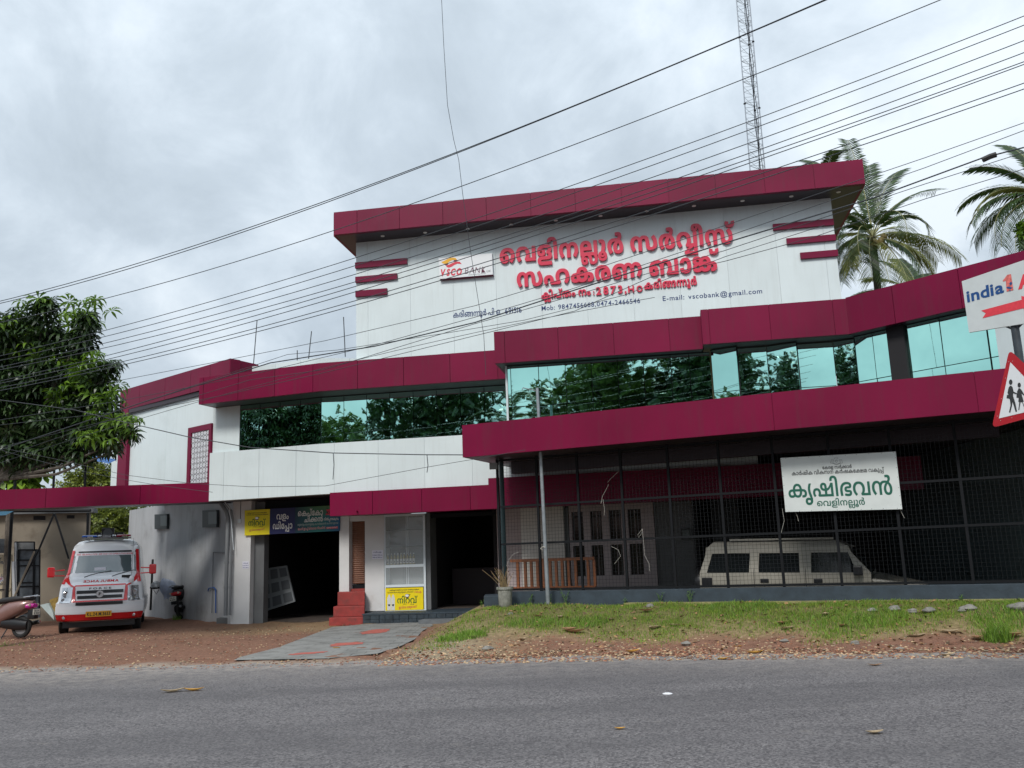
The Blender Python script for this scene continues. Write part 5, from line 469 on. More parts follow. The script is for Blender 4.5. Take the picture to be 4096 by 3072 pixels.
bank = thing('bank_building', 'maroon and white clad bank building with green mirrored windows and big red raised letters', 'building', (-4, 23, 0))
def clad(name, A, B, z0, z1, cuts, mt, thick, parent=bank, gap=.012, back=None):
    """facing: backing body with cladding panels in front as sub-parts; cuts = sorted params 0..1"""
    body = M().wall(A, B, z0 + .004, z1 - .004, -thick, -.025)
    o = obj(name, body, back or mt, parent)
    L = math.dist(A, B); g = gap / 2 / L; ts = [0] + list(cuts) + [1]
    for i in range(len(ts) - 1):
        a = ts[i] + (g if i else 0); b = ts[i + 1] - (g if i < len(ts) - 2 else 0)
        obj('panel', M().wall(lerp2(A, B, a), lerp2(A, B, b), z0, z1, -.025, 0), mt, o)
    return o
def tpar(A, B, u, v):
    L = (A, B); p = onP(u, v, L); return ((p.x - A[0]) * (B[0] - A[0]) + (p.y - A[1]) * (B[1] - A[1])) / ((B[0] - A[0]) ** 2 + (B[1] - A[1]) ** 2)
def cuts(A, B, us, v): return [t for t in (tpar(A, B, u, v) for u in us) if .005 < t < .995]
# top block
A = P2(1424.3, 971.1, TW); B = P2(3322.7, 792.1, TW)
tc_ = cuts(A, B, [1471, 1639, 1809, 1980, 2158, 2338, 2522, 2710, 2905, 3107, 3300], 1000)
tb = clad('upper_wall', A, B, 6.0, 10.4, tc_, whitep, 5.0, back=seamw, gap=.005)
# long low parapet behind the first floor fascia
A0 = P2(975, 1470, off(line(KP, -20.2), -.35)); K0 = (KP[0] - .2, KP[1] + .35)
clad('parapet', A0, K0, 5.9, 6.98, [.12, .45, .8], whitep, .25, gap=.006)
clad('parapet', K0, lerp2(A, B, .06), 5.9, 6.98, [.5], whitep, .25, gap=.006)
# top fascia with soffit
A = P2(1335, 900, TP); B = P2(3456, 690, TP)
clad('roof_fascia', A, B, 10.4, 11.05, cuts(A, B, [1428, 1598, 1772, 1947, 2126, 2306, 2493, 2683, 2875, 3074, 3276], 900), maroon, .12)
n = nrm((A, B)); dpt = 5.6
sA = (A[0] - n[0] * dpt, A[1] - n[1] * dpt); sB = (B[0] - n[0] * dpt, B[1] - n[1] * dpt)
a1 = (A[0] - n[0] * .12, A[1] - n[1] * .12); b1 = (B[0] - n[0] * .12, B[1] - n[1] * .12)
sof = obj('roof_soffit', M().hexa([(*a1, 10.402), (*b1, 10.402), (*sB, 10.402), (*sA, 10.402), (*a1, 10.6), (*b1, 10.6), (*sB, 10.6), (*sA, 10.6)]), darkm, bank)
for P_, Q_ in ((sA, a1), (b1, sB)):
    obj('roof_fascia', M().wall(P_, Q_, 10.4, 11.05, -.05, .02), maroon, bank)
lampm = mat('downlight', (.8, .8, .75), .3)
for u in [1373 + 0 * i for i in range(0)] : pass
for i, (u, v) in enumerate([(1530.7, 943.6), (1700.5, 929.8), (1872, 914.5), (2045, 898), (2223, 881), (2402, 863), (2587, 844), (2776, 823), (2970, 803), (3165, 785), (3354, 767.7)]):
    p = onZ(u, v, 10.40); obj('downlight', M().lathe([(.055, -.012), (.055, .01)], 10, (p.x, p.y, 10.40)), lampm, bank)
# maroon bars on the white wall
def bar(us, vt, vb):
    A = P2(us[0], vt, TW); B = P2(us[1], vt, TW); z1 = onP(us[0], vt, TW).z; z0 = onP(us[0], vb, TW).z
    obj('accent_bar', M().wall(A, B, z0, z1, .003, .07), maroon, bank)
for us, t, b in [((1423, 1630.5), 1053, 1076), ((1424, 1590.5), 1110, 1133), ((1424.5, 1550.5), 1166, 1190)]: bar(us, t, b)
for us, t, b in [((3089.7, 3334), 900, 924.6), ((3144, 3342), 957, 981), ((3199, 3350), 1014, 1039)]: bar(us, t, b)
# first floor fascias E1, E2
A = P2(803.5, 1565, E1); K = (KE.x, KE.y)
clad('first_floor_fascia', A, K, 5.85, 6.58, cuts(A, K, [813, 952, 1098, 1251], 1560), maroon, .12)
Bq = P2(2030, 1512.2, E2)
clad('first_floor_fascia', K, Bq, 5.85, 6.58, cuts(K, Bq, [1430, 1614, 1800, 1991], 1480), maroon, .12)
def slab(name, pts, z0, z1, mt, parent=bank):
    m = M(); n = len(pts); m.add([(*p, z0) for p in pts] + [(*p, z1) for p in pts], [tuple(range(n))[::-1], tuple(range(n, 2 * n))] + [(i, (i + 1) % n, n + (i + 1) % n, n + i) for i in range(n)])
    return obj(name, m, mt, parent)
nE = nrm(E1)
eb = lambda p, d, L: (p[0] - nrm(L)[0] * d, p[1] - nrm(L)[1] * d)
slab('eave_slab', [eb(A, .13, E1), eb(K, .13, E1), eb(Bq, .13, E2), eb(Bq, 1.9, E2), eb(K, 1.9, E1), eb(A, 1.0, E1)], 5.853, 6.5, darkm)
# E left return
obj('fascia_return', M().wall(eb(A, 1.1, E1), A, 5.85, 6.58, -.06, .0), maroon, bank)
# F, G, H fascias
A = FF; B = P2(2806, 1330, FP)
clad('front_fascia', A, B, 5.93, 6.68, cuts(A, B, [2019, 2234, 2457, 2681], 1390), maroon, .12)
obj('fascia_return', M().wall(eb(A, 1.45, FP), eb(A, .0, FP), 5.93, 6.68, -.05, 0), maroon, bank)
Ga = P2(2814.5, 1310, GP); Gb = (gk.x, gk.y)
clad('front_fascia', Ga, Gb, 5.975, 6.76, cuts(Ga, Gb, [2836, 3080, 3337], 1290), maroon, .12)
obj('fascia_return', M().wall(eb(Ga, .35, GP), eb(Ga, .0, GP), 5.975, 6.76, -.04, 0), maroon, bank)
Hb = (gk.x + 3.9 * math.cos(R(-50.5)), gk.y + 3.9 * math.sin(R(-50.5)))
clad('front_fascia', Gb, Hb, 5.975, 6.78, cuts(Gb, Hb, [3569, 3843], 1180), maroon, .12)
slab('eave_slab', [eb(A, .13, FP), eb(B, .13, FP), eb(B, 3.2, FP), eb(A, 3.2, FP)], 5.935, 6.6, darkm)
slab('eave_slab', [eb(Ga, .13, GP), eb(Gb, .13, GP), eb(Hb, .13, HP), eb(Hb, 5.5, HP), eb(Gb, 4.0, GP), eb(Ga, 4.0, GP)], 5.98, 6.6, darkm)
# first floor: corner pier, band, window strips
cA = (wc.x, wc.y); wA = P2(960, 1700, W1)
obj('corner_wall', M().wall(cA, wA, 4.45, 5.85, -.3, 0), whitep, bank)
Ab = P2(837, 1900, B1); Kb = (KP.x, KP.y); Bb = (KP.x + 11.0 * math.cos(R(-11)), KP.y + 11.0 * math.sin(R(-11)))
clad('sill_wall', Ab, Kb, zB0, zB1, cuts(Ab, Kb, [893, 1034, 1183], 1950), whitep, .3, gap=.007)
clad('sill_wall', Kb, Bb, zB0, zB1, cuts(Kb, Bb, [1337, 1513, 1699, 1890, 2085, 2280, 2480, 2690, 2900], 1900), whitep, .3, gap=.005, back=seamw)
slab('floor_slab', [eb(Ab, .3, B1), eb(Kb, .3, B1), eb(Bb, .3, B2), eb(Bb, 5, B2), eb(Kb, 5, B1), eb(Ab, 2.5, B1)], zB0 + .01, zB0 + .3, darkm)
frm = mat('dark green mullion', (.012, .03, .028), .4)
def glazing(A, B, z0, z1, n, trans=None, parent=bank, tilt=.004, d=0):
    o = obj('window_frame', join([M().wall(lerp2(A, B, 0), lerp2(A, B, .001), z0, z1, -.06, .012 + d), M().wall(A, B, z0, z0 + .02, -.06, .012 + d), M().wall(A, B, z1 - .02, z1, -.06, .012 + d)]), frm, parent)
    for i in range(n):
        p = lerp2(A, B, i / n); q = lerp2(A, B, (i + 1) / n); g = .008 / math.dist(p, q)
        rows = [(z0 + .02, z1 - .02)] if trans is None else [(z0 + .02, trans - .008), (trans + .008, z1 - .02)]
        for za_, zb_ in rows:
            pa, pb = lerp2(p, q, g), lerp2(p, q, 1 - g); nn = nrm((A, B)); j1 = rnd.uniform(-1, 1) * tilt; j2 = rnd.uniform(-1, 1) * tilt; jz = rnd.uniform(-1, 1) * tilt
            pa = (pa[0] + nn[0] * j1, pa[1] + nn[1] * j1); pb = (pb[0] + nn[0] * j2, pb[1] + nn[1] * j2)
            m = M().hexa([(*pa, za_), (*pb, za_), (pb[0] - nn[0] * .02, pb[1] - nn[1] * .02, za_), (pa[0] - nn[0] * .02, pa[1] - nn[1] * .02, za_),
                          (pa[0] + nn[0] * jz, pa[1] + nn[1] * jz, zb_), (pb[0] + nn[0] * jz, pb[1] + nn[1] * jz, zb_), (pb[0] - nn[0] * .02, pb[1] - nn[1] * .02, zb_), (pa[0] - nn[0] * .02, pa[1] - nn[1] * .02, zb_)])
            obj('pane', m, glassg, o)
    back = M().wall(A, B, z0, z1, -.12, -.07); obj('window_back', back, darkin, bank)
    return o
K1 = (KP[0] - nrm(B1)[0] * .08, KP[1] - nrm(B1)[1] * .08); W1e = P2(2034, 1600, W1r)
glazing(wA, K1, zB1 - .01, 5.85, 4)
glazing(K1, W1e, zB1 - .01, 5.85, 8)
w2s = (-.10, 20.33)
u2 = [2045, 2157, 2265, 2370, 2475, 2580, 2690, 2765, 2850]
w2p = [w2s] + [P2(u, 1560, W2) for u in u2]
for i in range(len(w2p) - 1): glazing(w2p[i], w2p[i + 1], 4.40, 5.93, 1, trans=4.95)
obj('window_return', M().wall((w2s[0] + .02, w2s[1] + 1.9), w2s, 4.40, 5.93, -.05, 0), whitep, bank)
# folded panes under the right fascia: each opening leaf stands at its own angle
def leaf(u0, u1, az, z0=4.42, z1=5.97):
    p = P2(u0, 1500, W2); dist = math.dist(p, P2(u1, 1500, W2)) / math.cos(R(az))
    q = (p[0] + dist * math.cos(R(-9.3 + az)), p[1] + dist * math.sin(R(-9.3 + az)))
    glazing(p, q, z0, z1, 1, trans=4.98)
for a_ in [(2850, 2950, -20), (2950, 3075, 0), (3075, 3190, -20), (3190, 3345, 1), (3345, 3425, -22), (3425, 3500, -1)]: leaf(*a_)
# glazing and wall under the turned fascia
W4 = off(HP, -.35)
q0 = P2(3500, 1480, W4)
glazing(P2(3430, 1480, W4), P2(3504, 1480, W4), 4.42, 5.98, 1, trans=4.98)
glazing(P2(3504, 1480, W4), P2(3575, 1480, W4), 4.42, 5.98, 1, trans=4.98)
obj('column', M().wall(P2(3572, 1480, W4), P2(3640, 1480, W4), 4.42, 5.98, -.3, .10), darkin, bank)
glazing(P2(3640, 1480, W4), P2(3782, 1480, W4), 4.42, 5.98, 1, trans=4.98)
glazing(P2(3782, 1480, W4), P2(3968, 1480, W4), 4.42, 5.98, 1, trans=4.98)
glazing(P2(3972, 1480, W4), P2(4012, 1480, W4), 4.42, 5.98, 1, trans=4.98)
obj('end_wall', M().wall(P2(4012, 1480, W4), Hb, 4.42, 5.98, -.25, .06), whitep, bank)
# J slab: canopy over the fenced bay
Ja = (JF.x, JF.y); Jb = (Ja[0] + 12.2 * math.cos(R(-25)), Ja[1] + 12.2 * math.sin(R(-25)))
clad('canopy_fascia', Ja, Jb, zJ0, zJ1, cuts(Ja, Jb, [3090, 3912], 1620), maroon, .12)
bk = P2(2045.6, 1867.9, B2)
def alongB(d): return (bk[0] + d * math.cos(R(-11)), bk[1] + d * math.sin(R(-11)))
slab('canopy_slab', [eb(Ja, .13, JP), eb(Jb, .13, JP), (Jb[0] + 6, Jb[1] + 10), alongB(16), alongB(16)[:1] + (alongB(16)[1] + 4,), (bk[0] + 2, bk[1] + 4), bk], zJ0 + .004, zJ1 - .03, darkm)
obj('fascia_return', M().wall(bk, Ja, zJ0, zJ1, -.04, .0), maroon, bank)
# lower fascia
LP = off(GF, .55)
La = P2(1319.5, 2020, LP); Lm = P2(1955, 1990, LP)
clad('ground_floor_fascia', La, Lm, 2.71, 3.30, cuts(La, Lm, [1490, 1687, 1882], 2020), maroon, .5)
Le = (Lm[0] + 10 * math.cos(R(-11)), Lm[1] + 10 * math.sin(R(-11)))
clad('ground_floor_fascia', Lm, Le, 2.71, 3.46, [.3, .6], maroon, .5)
obj('spout', M().tube([onP(1430, 2045, LP), onP(1430, 2045, LP) + Vector((nrm(LP)[0], nrm(LP)[1], 0)) * .12], .02, 8), maroon, bank)
# carport canopy to the left
Ca = (-15.5, CP[0][1]); Cb = (CP[0][0], CP[0][1])
clad('carport_fascia', Ca, Cb, 3.27, 3.80, cuts(Ca, Cb, [183, 560], 1990), maroon, .10)
slab('carport_slab', [(Ca[0], Ca[1] + .12), (Cb[0], Cb[1] + .12), (Cb[0] + .3, Cb[1] + 1.0), (Ca[0], Ca[1] + 1.0)], 3.28, 3.5, darkm)
# wing at the far left
Wl = P2(480, 1600, WP); Wcol = P2(467, 1900, WP); Wr = P2(922, 1440, WP)
WF = off(WP, .12)
wing = clad('wing_wall', P2(500, 1800, WP), cA, 3.6, 6.45, [.5], whitep, .3, gap=.005)
clad('wing_fascia', P2(480, 1600, WF), P2(922, 1440, WF), 6.42, 7.08, cuts(P2(480, 1600, WF), P2(922, 1440, WF), [560, 660, 762, 839], 1540), maroon, .3)
wr = P2(922, 1440, WF); obj('fascia_return', M().wall(wr, (wr[0] + .50, wr[1] + .9), 6.2, 7.08, -.05, 0), maroon, bank)
wr2 = (wr[0] + .50, wr[1] + .9)
obj('corner_column', M().wall(P2(467, 1900, WF), P2(501, 1900, WF), 3.6, 6.42, -.3, 0), maroon, bank)
slab('wing_roof', [P2(480, 1600, WF), (wr[0], wr[1] + .1), (wr[0] + .5, wr[1] + 3), (Wl[0] + 1.5, Wl[1] + 5)], 6.3, 6.5, darkm)
obj('wing_side', M().wall((Wcol[0] + 2.5, Wcol[1] + 4), Wcol, 3.6, 6.4, -.3, 0), whitep, bank)
# lattice screen with maroon frame
fr = [P2(757, 1800, WP), P2(850, 1800, WP)]; zt = 5.43; n_ = nrm(WP)
lat_p = obj('lattice_frame', join([M().wall(fr[0], lerp2(fr[0], fr[1], .14), 3.78, zt, .003, .06), M().wall(lerp2(fr[0], fr[1], .90), fr[1], 3.78, zt, .003, .06), M().wall(lerp2(fr[0], fr[1], .14), lerp2(fr[0], fr[1], .90), zt - .16, zt, .003, .06)]), maroon, bank)
obj('lattice_back', M().wall(lerp2(fr[0], fr[1], .14), lerp2(fr[0], fr[1], .90), 3.78, zt - .16, .002, .006), darkin, lat_p)
m = M(); la, lb = lerp2(fr[0], fr[1], .15), lerp2(fr[0], fr[1], .89); wdt = math.dist(la, lb); nx_ = 6; cell = wdt / nx_; nz = int((zt - .16 - 3.8) / cell)
ex = Vector(((lb[0] - la[0]) / wdt, (lb[1] - la[1]) / wdt, 0)); N3 = Vector((n_[0], n_[1], 0))
for i in range(nx_):
    for j in range(nz + 1):
        c = Vector((la[0], la[1], 3.79)) + ex * (cell * (i + .5)) + Vector((0, 0, cell * (j + .5))) + N3 * .03
        rr = cell * (.26 if (i + j) % 2 else .40); ph = 0
        pts = [c + ex * (rr * math.cos(a)) + Vector((0, 0, rr * math.sin(a) * (1.1 if (i + j) % 2 else .8))) for a in [k * math.pi / 4 for k in range(9)]]
        m.tube(pts, .013, 4, cap=False)
        m.tube([c - Vector((0, 0, cell * .5)), c + Vector((0, 0, cell * .5))], .010, 4, cap=False)
        for s_ in (1, -1):
            m.tube([c + ex * (cell * .5) * s_ + Vector((0, 0, -cell * .5)), c, c + ex * (cell * .5 * s_) + Vector((0, 0, cell * .5))], .009, 4, cap=False)
obj('lattice', m, mat('lattice white', (.72, .74, .78), .5), lat_p)
# ------------------------------------------------------------------ ground floor (walls stand 0.9 m behind the plinth edge)
GP0 = GF; GF = off(GF, -.9)
def gw(name, u0, u1, v, z0, z1, mt, d0=-.3, d1=0, L=None, parent=bank):
    L = L or GF; return obj(name, M().wall(P2(u0, v, L), P2(u1, v, L), z0, z1, d0, d1), mt, parent)
gw('pillar', 926, 1000, 2300, -.1, 3.30, plaster, -.9, 0)
gw('jamb', 1000.5, 1040, 2300, -.1, 3.28, concrete, -.5, -.22)
gw('pillar', 1357, 1396, 2300, .78, 3.28, plaster, -.55, 0); gw('pillar_base', 1356, 1394, 2300, -.05, .778, redox, -.57, .012)
gw('shop_wall', 1460, 1537, 2300, .26, 2.75, plaster, -.4, 0)
gw('shutter_sill', 1396.5, 1459.5, 2300, .45, .84, redox, -.5, -.12)
gw('lintel', 1396.5, 1459.5, 2300, 2.62, 3.28, plaster, -.5, -.05)
gw('side_jamb', 1704, 1722, 2300, .26, 2.75, concrete, -.6, -.02)
gw('plinth', 1453, 1975, 2470, -.15, .215, slate, -7, .02, GP0); gw('plinth_top', 1451, 1978, 2470, .216, .25, slate, -7, .05, GP0)
stonem = mat('dark plinth stone', (.022, .034, .045), .6, var=.4, vscale=7, bump=.5, bscale=9)
A = P2(1455, 2470, GP0); B = P2(1868, 2470, GP0); t = 0; pl = [o for o in bank.children if o.name == 'plinth'][0]
while t < .995:
    w_ = rnd.uniform(.045, .09); t2 = min(1, t + w_)
    for k in range(2):
        m = M().wall(lerp2(A, B, t + .002), lerp2(A, B, t2 - .002), .0 + .105 * k, .10 + .105 * k, .02, .035 + rnd.uniform(0, .02)); obj('stone', m, stonem, pl, bevel=.006)
    t = t2
gw('entry_step', 1700, 1990, 2480, -.1, .10, mat('step stone', (.13, .14, .15), .7, var=.2, bump=.1), .06, .55, GP0)
# interior of garage and shop: floors, backs, ceilings
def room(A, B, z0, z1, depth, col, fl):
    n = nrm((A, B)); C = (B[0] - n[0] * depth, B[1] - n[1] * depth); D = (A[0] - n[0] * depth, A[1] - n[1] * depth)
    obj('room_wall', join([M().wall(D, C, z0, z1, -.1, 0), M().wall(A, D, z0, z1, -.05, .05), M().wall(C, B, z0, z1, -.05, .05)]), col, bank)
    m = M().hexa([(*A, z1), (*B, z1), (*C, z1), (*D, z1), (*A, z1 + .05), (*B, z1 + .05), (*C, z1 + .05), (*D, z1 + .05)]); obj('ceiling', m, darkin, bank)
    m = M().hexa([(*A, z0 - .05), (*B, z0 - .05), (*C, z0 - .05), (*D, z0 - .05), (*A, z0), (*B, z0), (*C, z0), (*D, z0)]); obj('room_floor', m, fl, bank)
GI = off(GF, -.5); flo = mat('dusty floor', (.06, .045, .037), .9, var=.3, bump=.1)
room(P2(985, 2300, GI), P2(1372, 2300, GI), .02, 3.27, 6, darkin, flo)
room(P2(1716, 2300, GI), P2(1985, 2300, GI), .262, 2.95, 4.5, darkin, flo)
gw('garage_pillar', 1182, 1230, 2300, .02, 3.2, concrete, -4.0, -3.6)
gw('shop_counter', 1725, 1985, 2300, .262, 1.25, mat('counter', (.03, .02, .025), .6), -2.6, -2.1)
gw('shop_header', 1722, 1985, 2300, 2.62, 2.72, blackm, -.2, -.1)
gw('sign_backing', 1025, 1357, 2020, 2.62, 3.29, blackm, -.35, -.28)
# wall behind the fenced bay
inn = off(GF, -.15)
gw('bay_wall', 1990, 2095, 2200, .27, 3.28, pink, -.3, 0, inn)
gw('bay_wall', 2093, 2264, 2200, .27, 3.27, mat('bright plaster', (.60, .57, .54), .8, var=.05), -.3, .25, inn)
gw('drain_pipe', 2266, 2281, 2200, .27, 2.72, concrete, .0, .12, inn)
def wallholes(us, zs, cols, L, d0, d1, mt):
    """pink wall panel with two rows of window openings; frame pieces and dark panes"""
    xs = sorted(set([us[0], us[1]] + [u for c in cols for u in c]))
    m = M()
    for i in range(len(xs) - 1):
        a, b = xs[i], xs[i + 1]; hole = any(abs(a - c[0]) < 1 and abs(b - c[1]) < 1 for c in cols)
        A_, B_ = P2(a, 2200, L), P2(b, 2200, L)
        if not hole: m2 = M().wall(A_, B_, zs[0], zs[-1], d0, d1); m.add(m2.v, m2.f)
        else:
            for k in (0, 2, 4): m2 = M().wall(A_, B_, zs[k], zs[k + 1], d0, d1); m.add(m2.v, m2.f)
    o = obj('window_wall', m, mt, bank)
    for a, b in cols:
        for k in (1, 3):
            obj('window_pane', M().wall(P2(a - 1, 2200, L), P2(b + 1, 2200, L), zs[k] - .02, zs[k + 1] + .02, d0 + .01, d0 + .03), glassd, o)
            obj('mullion', M().wall(P2((a + b) / 2 - 1.2, 2200, L), P2((a + b) / 2 + 1.2, 2200, L), zs[k] + .01, zs[k + 1] - .01, d0 + .032, d0 + .05), pink, o)
    return o
zz0 = lambda v: onP(2400, v, inn).z
wallholes((2283, 2624), [.27, zz0(2303), zz0(2180), zz0(2162), zz0(2043), 3.28], [(2294, 2340), (2368, 2415), (2443, 2492), (2520, 2572)], inn, -.2, .1, pink)
gw('bay_wall', 2626, 2780, 2200, .0, 3.28, mat('bay grey', (.15, .15, .155), .85, var=.06), -.3, 0, inn)
gw('bay_pillar', 2862, 2982, 2200, 0, 3.4, concrete, -2.5, -2.1, inn)
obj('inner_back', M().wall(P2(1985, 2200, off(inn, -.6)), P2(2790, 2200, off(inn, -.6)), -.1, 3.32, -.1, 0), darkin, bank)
# deep bay: back and side walls, floor
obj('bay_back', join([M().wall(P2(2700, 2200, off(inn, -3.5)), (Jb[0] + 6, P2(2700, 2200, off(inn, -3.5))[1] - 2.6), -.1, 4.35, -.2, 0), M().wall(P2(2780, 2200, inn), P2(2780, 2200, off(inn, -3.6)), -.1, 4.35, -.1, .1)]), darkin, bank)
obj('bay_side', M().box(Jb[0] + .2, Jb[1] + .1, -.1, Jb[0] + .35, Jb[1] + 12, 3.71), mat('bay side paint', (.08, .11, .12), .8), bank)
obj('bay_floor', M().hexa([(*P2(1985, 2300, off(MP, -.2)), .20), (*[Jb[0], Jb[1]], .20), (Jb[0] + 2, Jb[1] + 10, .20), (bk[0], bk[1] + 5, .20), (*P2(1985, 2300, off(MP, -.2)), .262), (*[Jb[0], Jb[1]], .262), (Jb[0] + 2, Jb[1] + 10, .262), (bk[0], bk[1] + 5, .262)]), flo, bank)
# beam under the canopy slab and thick round column
obj('canopy_beam', M().wall(P2(2045, 1880, off(MP, -.9)), P2(4000, 1750, off(MP, -.9)), 3.45, 3.72, -.2, 0), darkm, bank)
p = P2(2016, 2200, off(MP, -.35)); obj('column', M().lathe([(.055, .25), (.055, 3.72)], 14, (p[0], p[1], 0)), mat('dark green pipe', (.012, .035, .04), .45), bank)
# side wall of the carport, openings, ledge
sw = line(onZ(1000, 2478, .17), 62)
s0 = P2(934, 2300, GF); s1 = (s0[0] - .1, s0[1] + .1)
SW = ((-13.9, 32.1), (s0[0] + .02, s0[1] + .25))
swall = obj('carport_wall', M().wall(*SW, -.1, 3.62, -.15, 0), mat('carport plaster', (.36, .37, .385), .85, var=.1, vscale=1.2, bump=.1, bscale=20, dirt=(.2, .2, .19), dscale=.8, dthr=.55, streak=(.2, .2, .19)), bank)
# lettering on the upper wall
redf = letred
for key, p0, p1, h, F, th in [('l1', (2001, 1057), (2943, 974), 74, 'k', .07), ('l2', (2069.5, 1152.3), (2880, 1083), 74, 'k', .07), ('l3a', (2166, 1197), (2364, 1181.5), 31, 'k', .045), ('l3b', (2577, 1159), (2788, 1141), 33, 'k', .045)]:
    for m in fit(mal(key, F), TW, p0, p1, h, .004, th, ref=.72): obj('letter', m, redf, bank)
for s_, p0, p1, h in [(':', (2373, 1180.5), (2378, 1180), 22), ('2873,', (2385, 1181), (2507, 1172), 31), ('H', (2513, 1172), (2537, 1170), 27), ('O', (2547, 1169), (2571, 1167), 25)]:
    for m in fit(lat(s_, .03, sp=2.2), TW, p0, p1, h, .004, .045): obj('letter', m, redf, bank)
obj('lettering', join(fit(mal('l4'), TW, (1812.7, 1271), (2001, 1257.5), 24, .004)), letblue, bank)
obj('lettering', join(fit(lat('. 691516', .012, sp=1.3), TW, (2003, 1257), (2087, 1249.5), 23, .004)), letblue, bank)
obj('lettering', join(fit(lat('Mob: 9847456668,0474-2466546', .012, sp=1.3), TW, (2166.5, 1242.8), (2561, 1212), 19.5, .004)), letblue, bank)
obj('lettering', join(fit(lat('E-mail: vscobank@gmail.com', .012, sp=1.3), TW, (2651.3, 1204), (3049, 1173), 19.5, .004)), letblue, bank)
# ------------------------------------------------------------------ terrain
EDGE = ((-8.71, 15.39), (6.88, 12.69))      # far edge of the asphalt
def edge_y(x):
    xs = [-60, -8.71, -4.81, -2.34, 1.21, 4.47, 6.88, 60]; ys = [24.3, 15.39, 14.95, 14.72, 14.31, 13.62, 12.95, 2.0]
    return np.interp(x, xs, ys)
def pl_y(x): return np.interp(x, [-40, -.25, 8.7, 40], [19.9, 19.9, 15.74, 1.0])
def sm(a, b, x): t = np.clip((x - a) / (b - a), 0, 1); return t * t * (3 - 2 * t)
bpts = [onZ(u, v, 0.0) for u, v in [(1513, 2612), (1600, 2583), (1660, 2556), (1690, 2523), (1822, 2475)]]
bx = np.array([p.x for p in bpts]); by = np.array([p.y for p in bpts]); o_ = np.argsort(by); bx, by = bx[o_], by[o_]
def mound_x(y): return np.interp(y, by, bx)
def hgt(x, y):
    x = np.asarray(x, float); y = np.asarray(y, float)
    s = (y - edge_y(x)) / np.maximum(pl_y(x) - edge_y(x), .5)
    m = sm(0, 1.5, x - mound_x(y))
    h = .52 * sm(.08, .92, s) * m
    return h * (y < 26)
def hz(x, y): return float(hgt(x, y))
def bumps(x, y): return .028 * np.sin(x * 3.1 + 1.3 * np.sin(y * 2.3)) * np.sin(y * 2.7 + x) + .008 * np.sin(x * 11 + y * 5) * np.sin(y * 13 - x * 3)
xs = np.concatenate([np.linspace(-120, -20, 12), np.arange(-19.5, 12, .11), np.linspace(13, 120, 12)]); ys = np.concatenate([np.linspace(11.5, 12.4, 6), np.arange(12.5, 21, .09), np.linspace(21.2, 34, 40), np.linspace(36, 200, 10)])
X, Y = np.meshgrid(xs, ys); Z = hgt(X, Y) + bumps(X, Y) * (Y < 30) - .03 + .02 * sm(0, .6, Y - edge_y(X)) - .12 * (Y < edge_y(X) - .25)
V = np.stack([X.ravel(), Y.ravel(), Z.ravel()], 1); ny_, nx2 = X.shape
idx = np.arange(nx2 * ny_).reshape(ny_, nx2); Fq = np.stack([idx[:-1, :-1].ravel(), idx[:-1, 1:].ravel(), idx[1:, 1:].ravel(), idx[1:, :-1].ravel()], 1)
def gmat():
    m = bpy.data.materials.new('earth'); m.use_nodes = True; t = m.node_tree; b = t.nodes['Principled BSDF']; b.inputs['Roughness'].default_value = .95; b.inputs['Specular IOR Level'].default_value = .15
    def nn(ty): return t.nodes.new(ty)
    co = nn('ShaderNodeNewGeometry').outputs['Position']; at = nn('ShaderNodeAttribute'); at.attribute_name = 'zone'
    se = nn('ShaderNodeSeparateColor'); t.links.new(at.outputs['Color'], se.inputs[0])
    def noise(s, d=6, r=.6):
        n = nn('ShaderNodeTexNoise'); n.inputs['Scale'].default_value = s; n.inputs['Detail'].default_value = d; n.inputs['Roughness'].default_value = r; t.links.new(co, n.inputs[0]); return n.outputs[0]
    def ramp(i, a, ca, b_, cb_):
        r_ = nn('ShaderNodeValToRGB'); r_.color_ramp.elements[0].position = a; r_.color_ramp.elements[0].color = (*ca, 1); r_.color_ramp.elements[1].position = b_; r_.color_ramp.elements[1].color = (*cb_, 1); t.links.new(i, r_.inputs[0]); return r_.outputs[0]
    def mix(f, a, b_):
        x = nn('ShaderNodeMix'); x.data_type = 'RGBA'; t.links.new(f, x.inputs[0]) ; t.links.new(a, x.inputs[6]); t.links.new(b_, x.inputs[7]); return x.outputs[2]
    laterite = ramp(noise(9), .3, (.12, .045, .028), .72, (.30, .15, .10))
    fine = ramp(noise(70, 4), .35, (.10, .05, .035), .75, (.42, .28, .2))
    lat_ = nn('ShaderNodeMix'); lat_.data_type = 'RGBA'; lat_.inputs[0].default_value = .45; t.links.new(laterite, lat_.inputs[6]); t.links.new(fine, lat_.inputs[7])
    soil = ramp(noise(14), .3, (.15, .115, .055), .7, (.36, .27, .15))
    dust = ramp(noise(30), .3, (.26, .23, .19), .7, (.42, .38, .32))
    moss = ramp(noise(10), .35, (.07, .08, .02), .7, (.2, .19, .07))
    c = mix(se.outputs[0], lat_.outputs[2], soil); c = mix(se.outputs[1], c, dust); c = mix(se.outputs[2], c, moss)
    t.links.new(c, b.inputs['Base Color'])
    bu = nn('ShaderNodeBump'); bu.inputs['Strength'].default_value = .7; bu.inputs['Distance'].default_value = .02; t.links.new(noise(45, 6, .7), bu.inputs['Height']); t.links.new(bu.outputs[0], b.inputs['Normal'])
    return m
earth = gmat()
g_ = struct(fastobj('ground', V, Fq, earth, smooth=True))
s_ = (Y - edge_y(X)) / np.maximum(pl_y(X) - edge_y(X), .5); md = sm(0, .8, X - mound_x(Y))
ngrid = np.sin(X * 1.7 + 2 * np.sin(Y * 1.1)) * .5 + np.sin(X * 4.3 - Y * 3) * .25
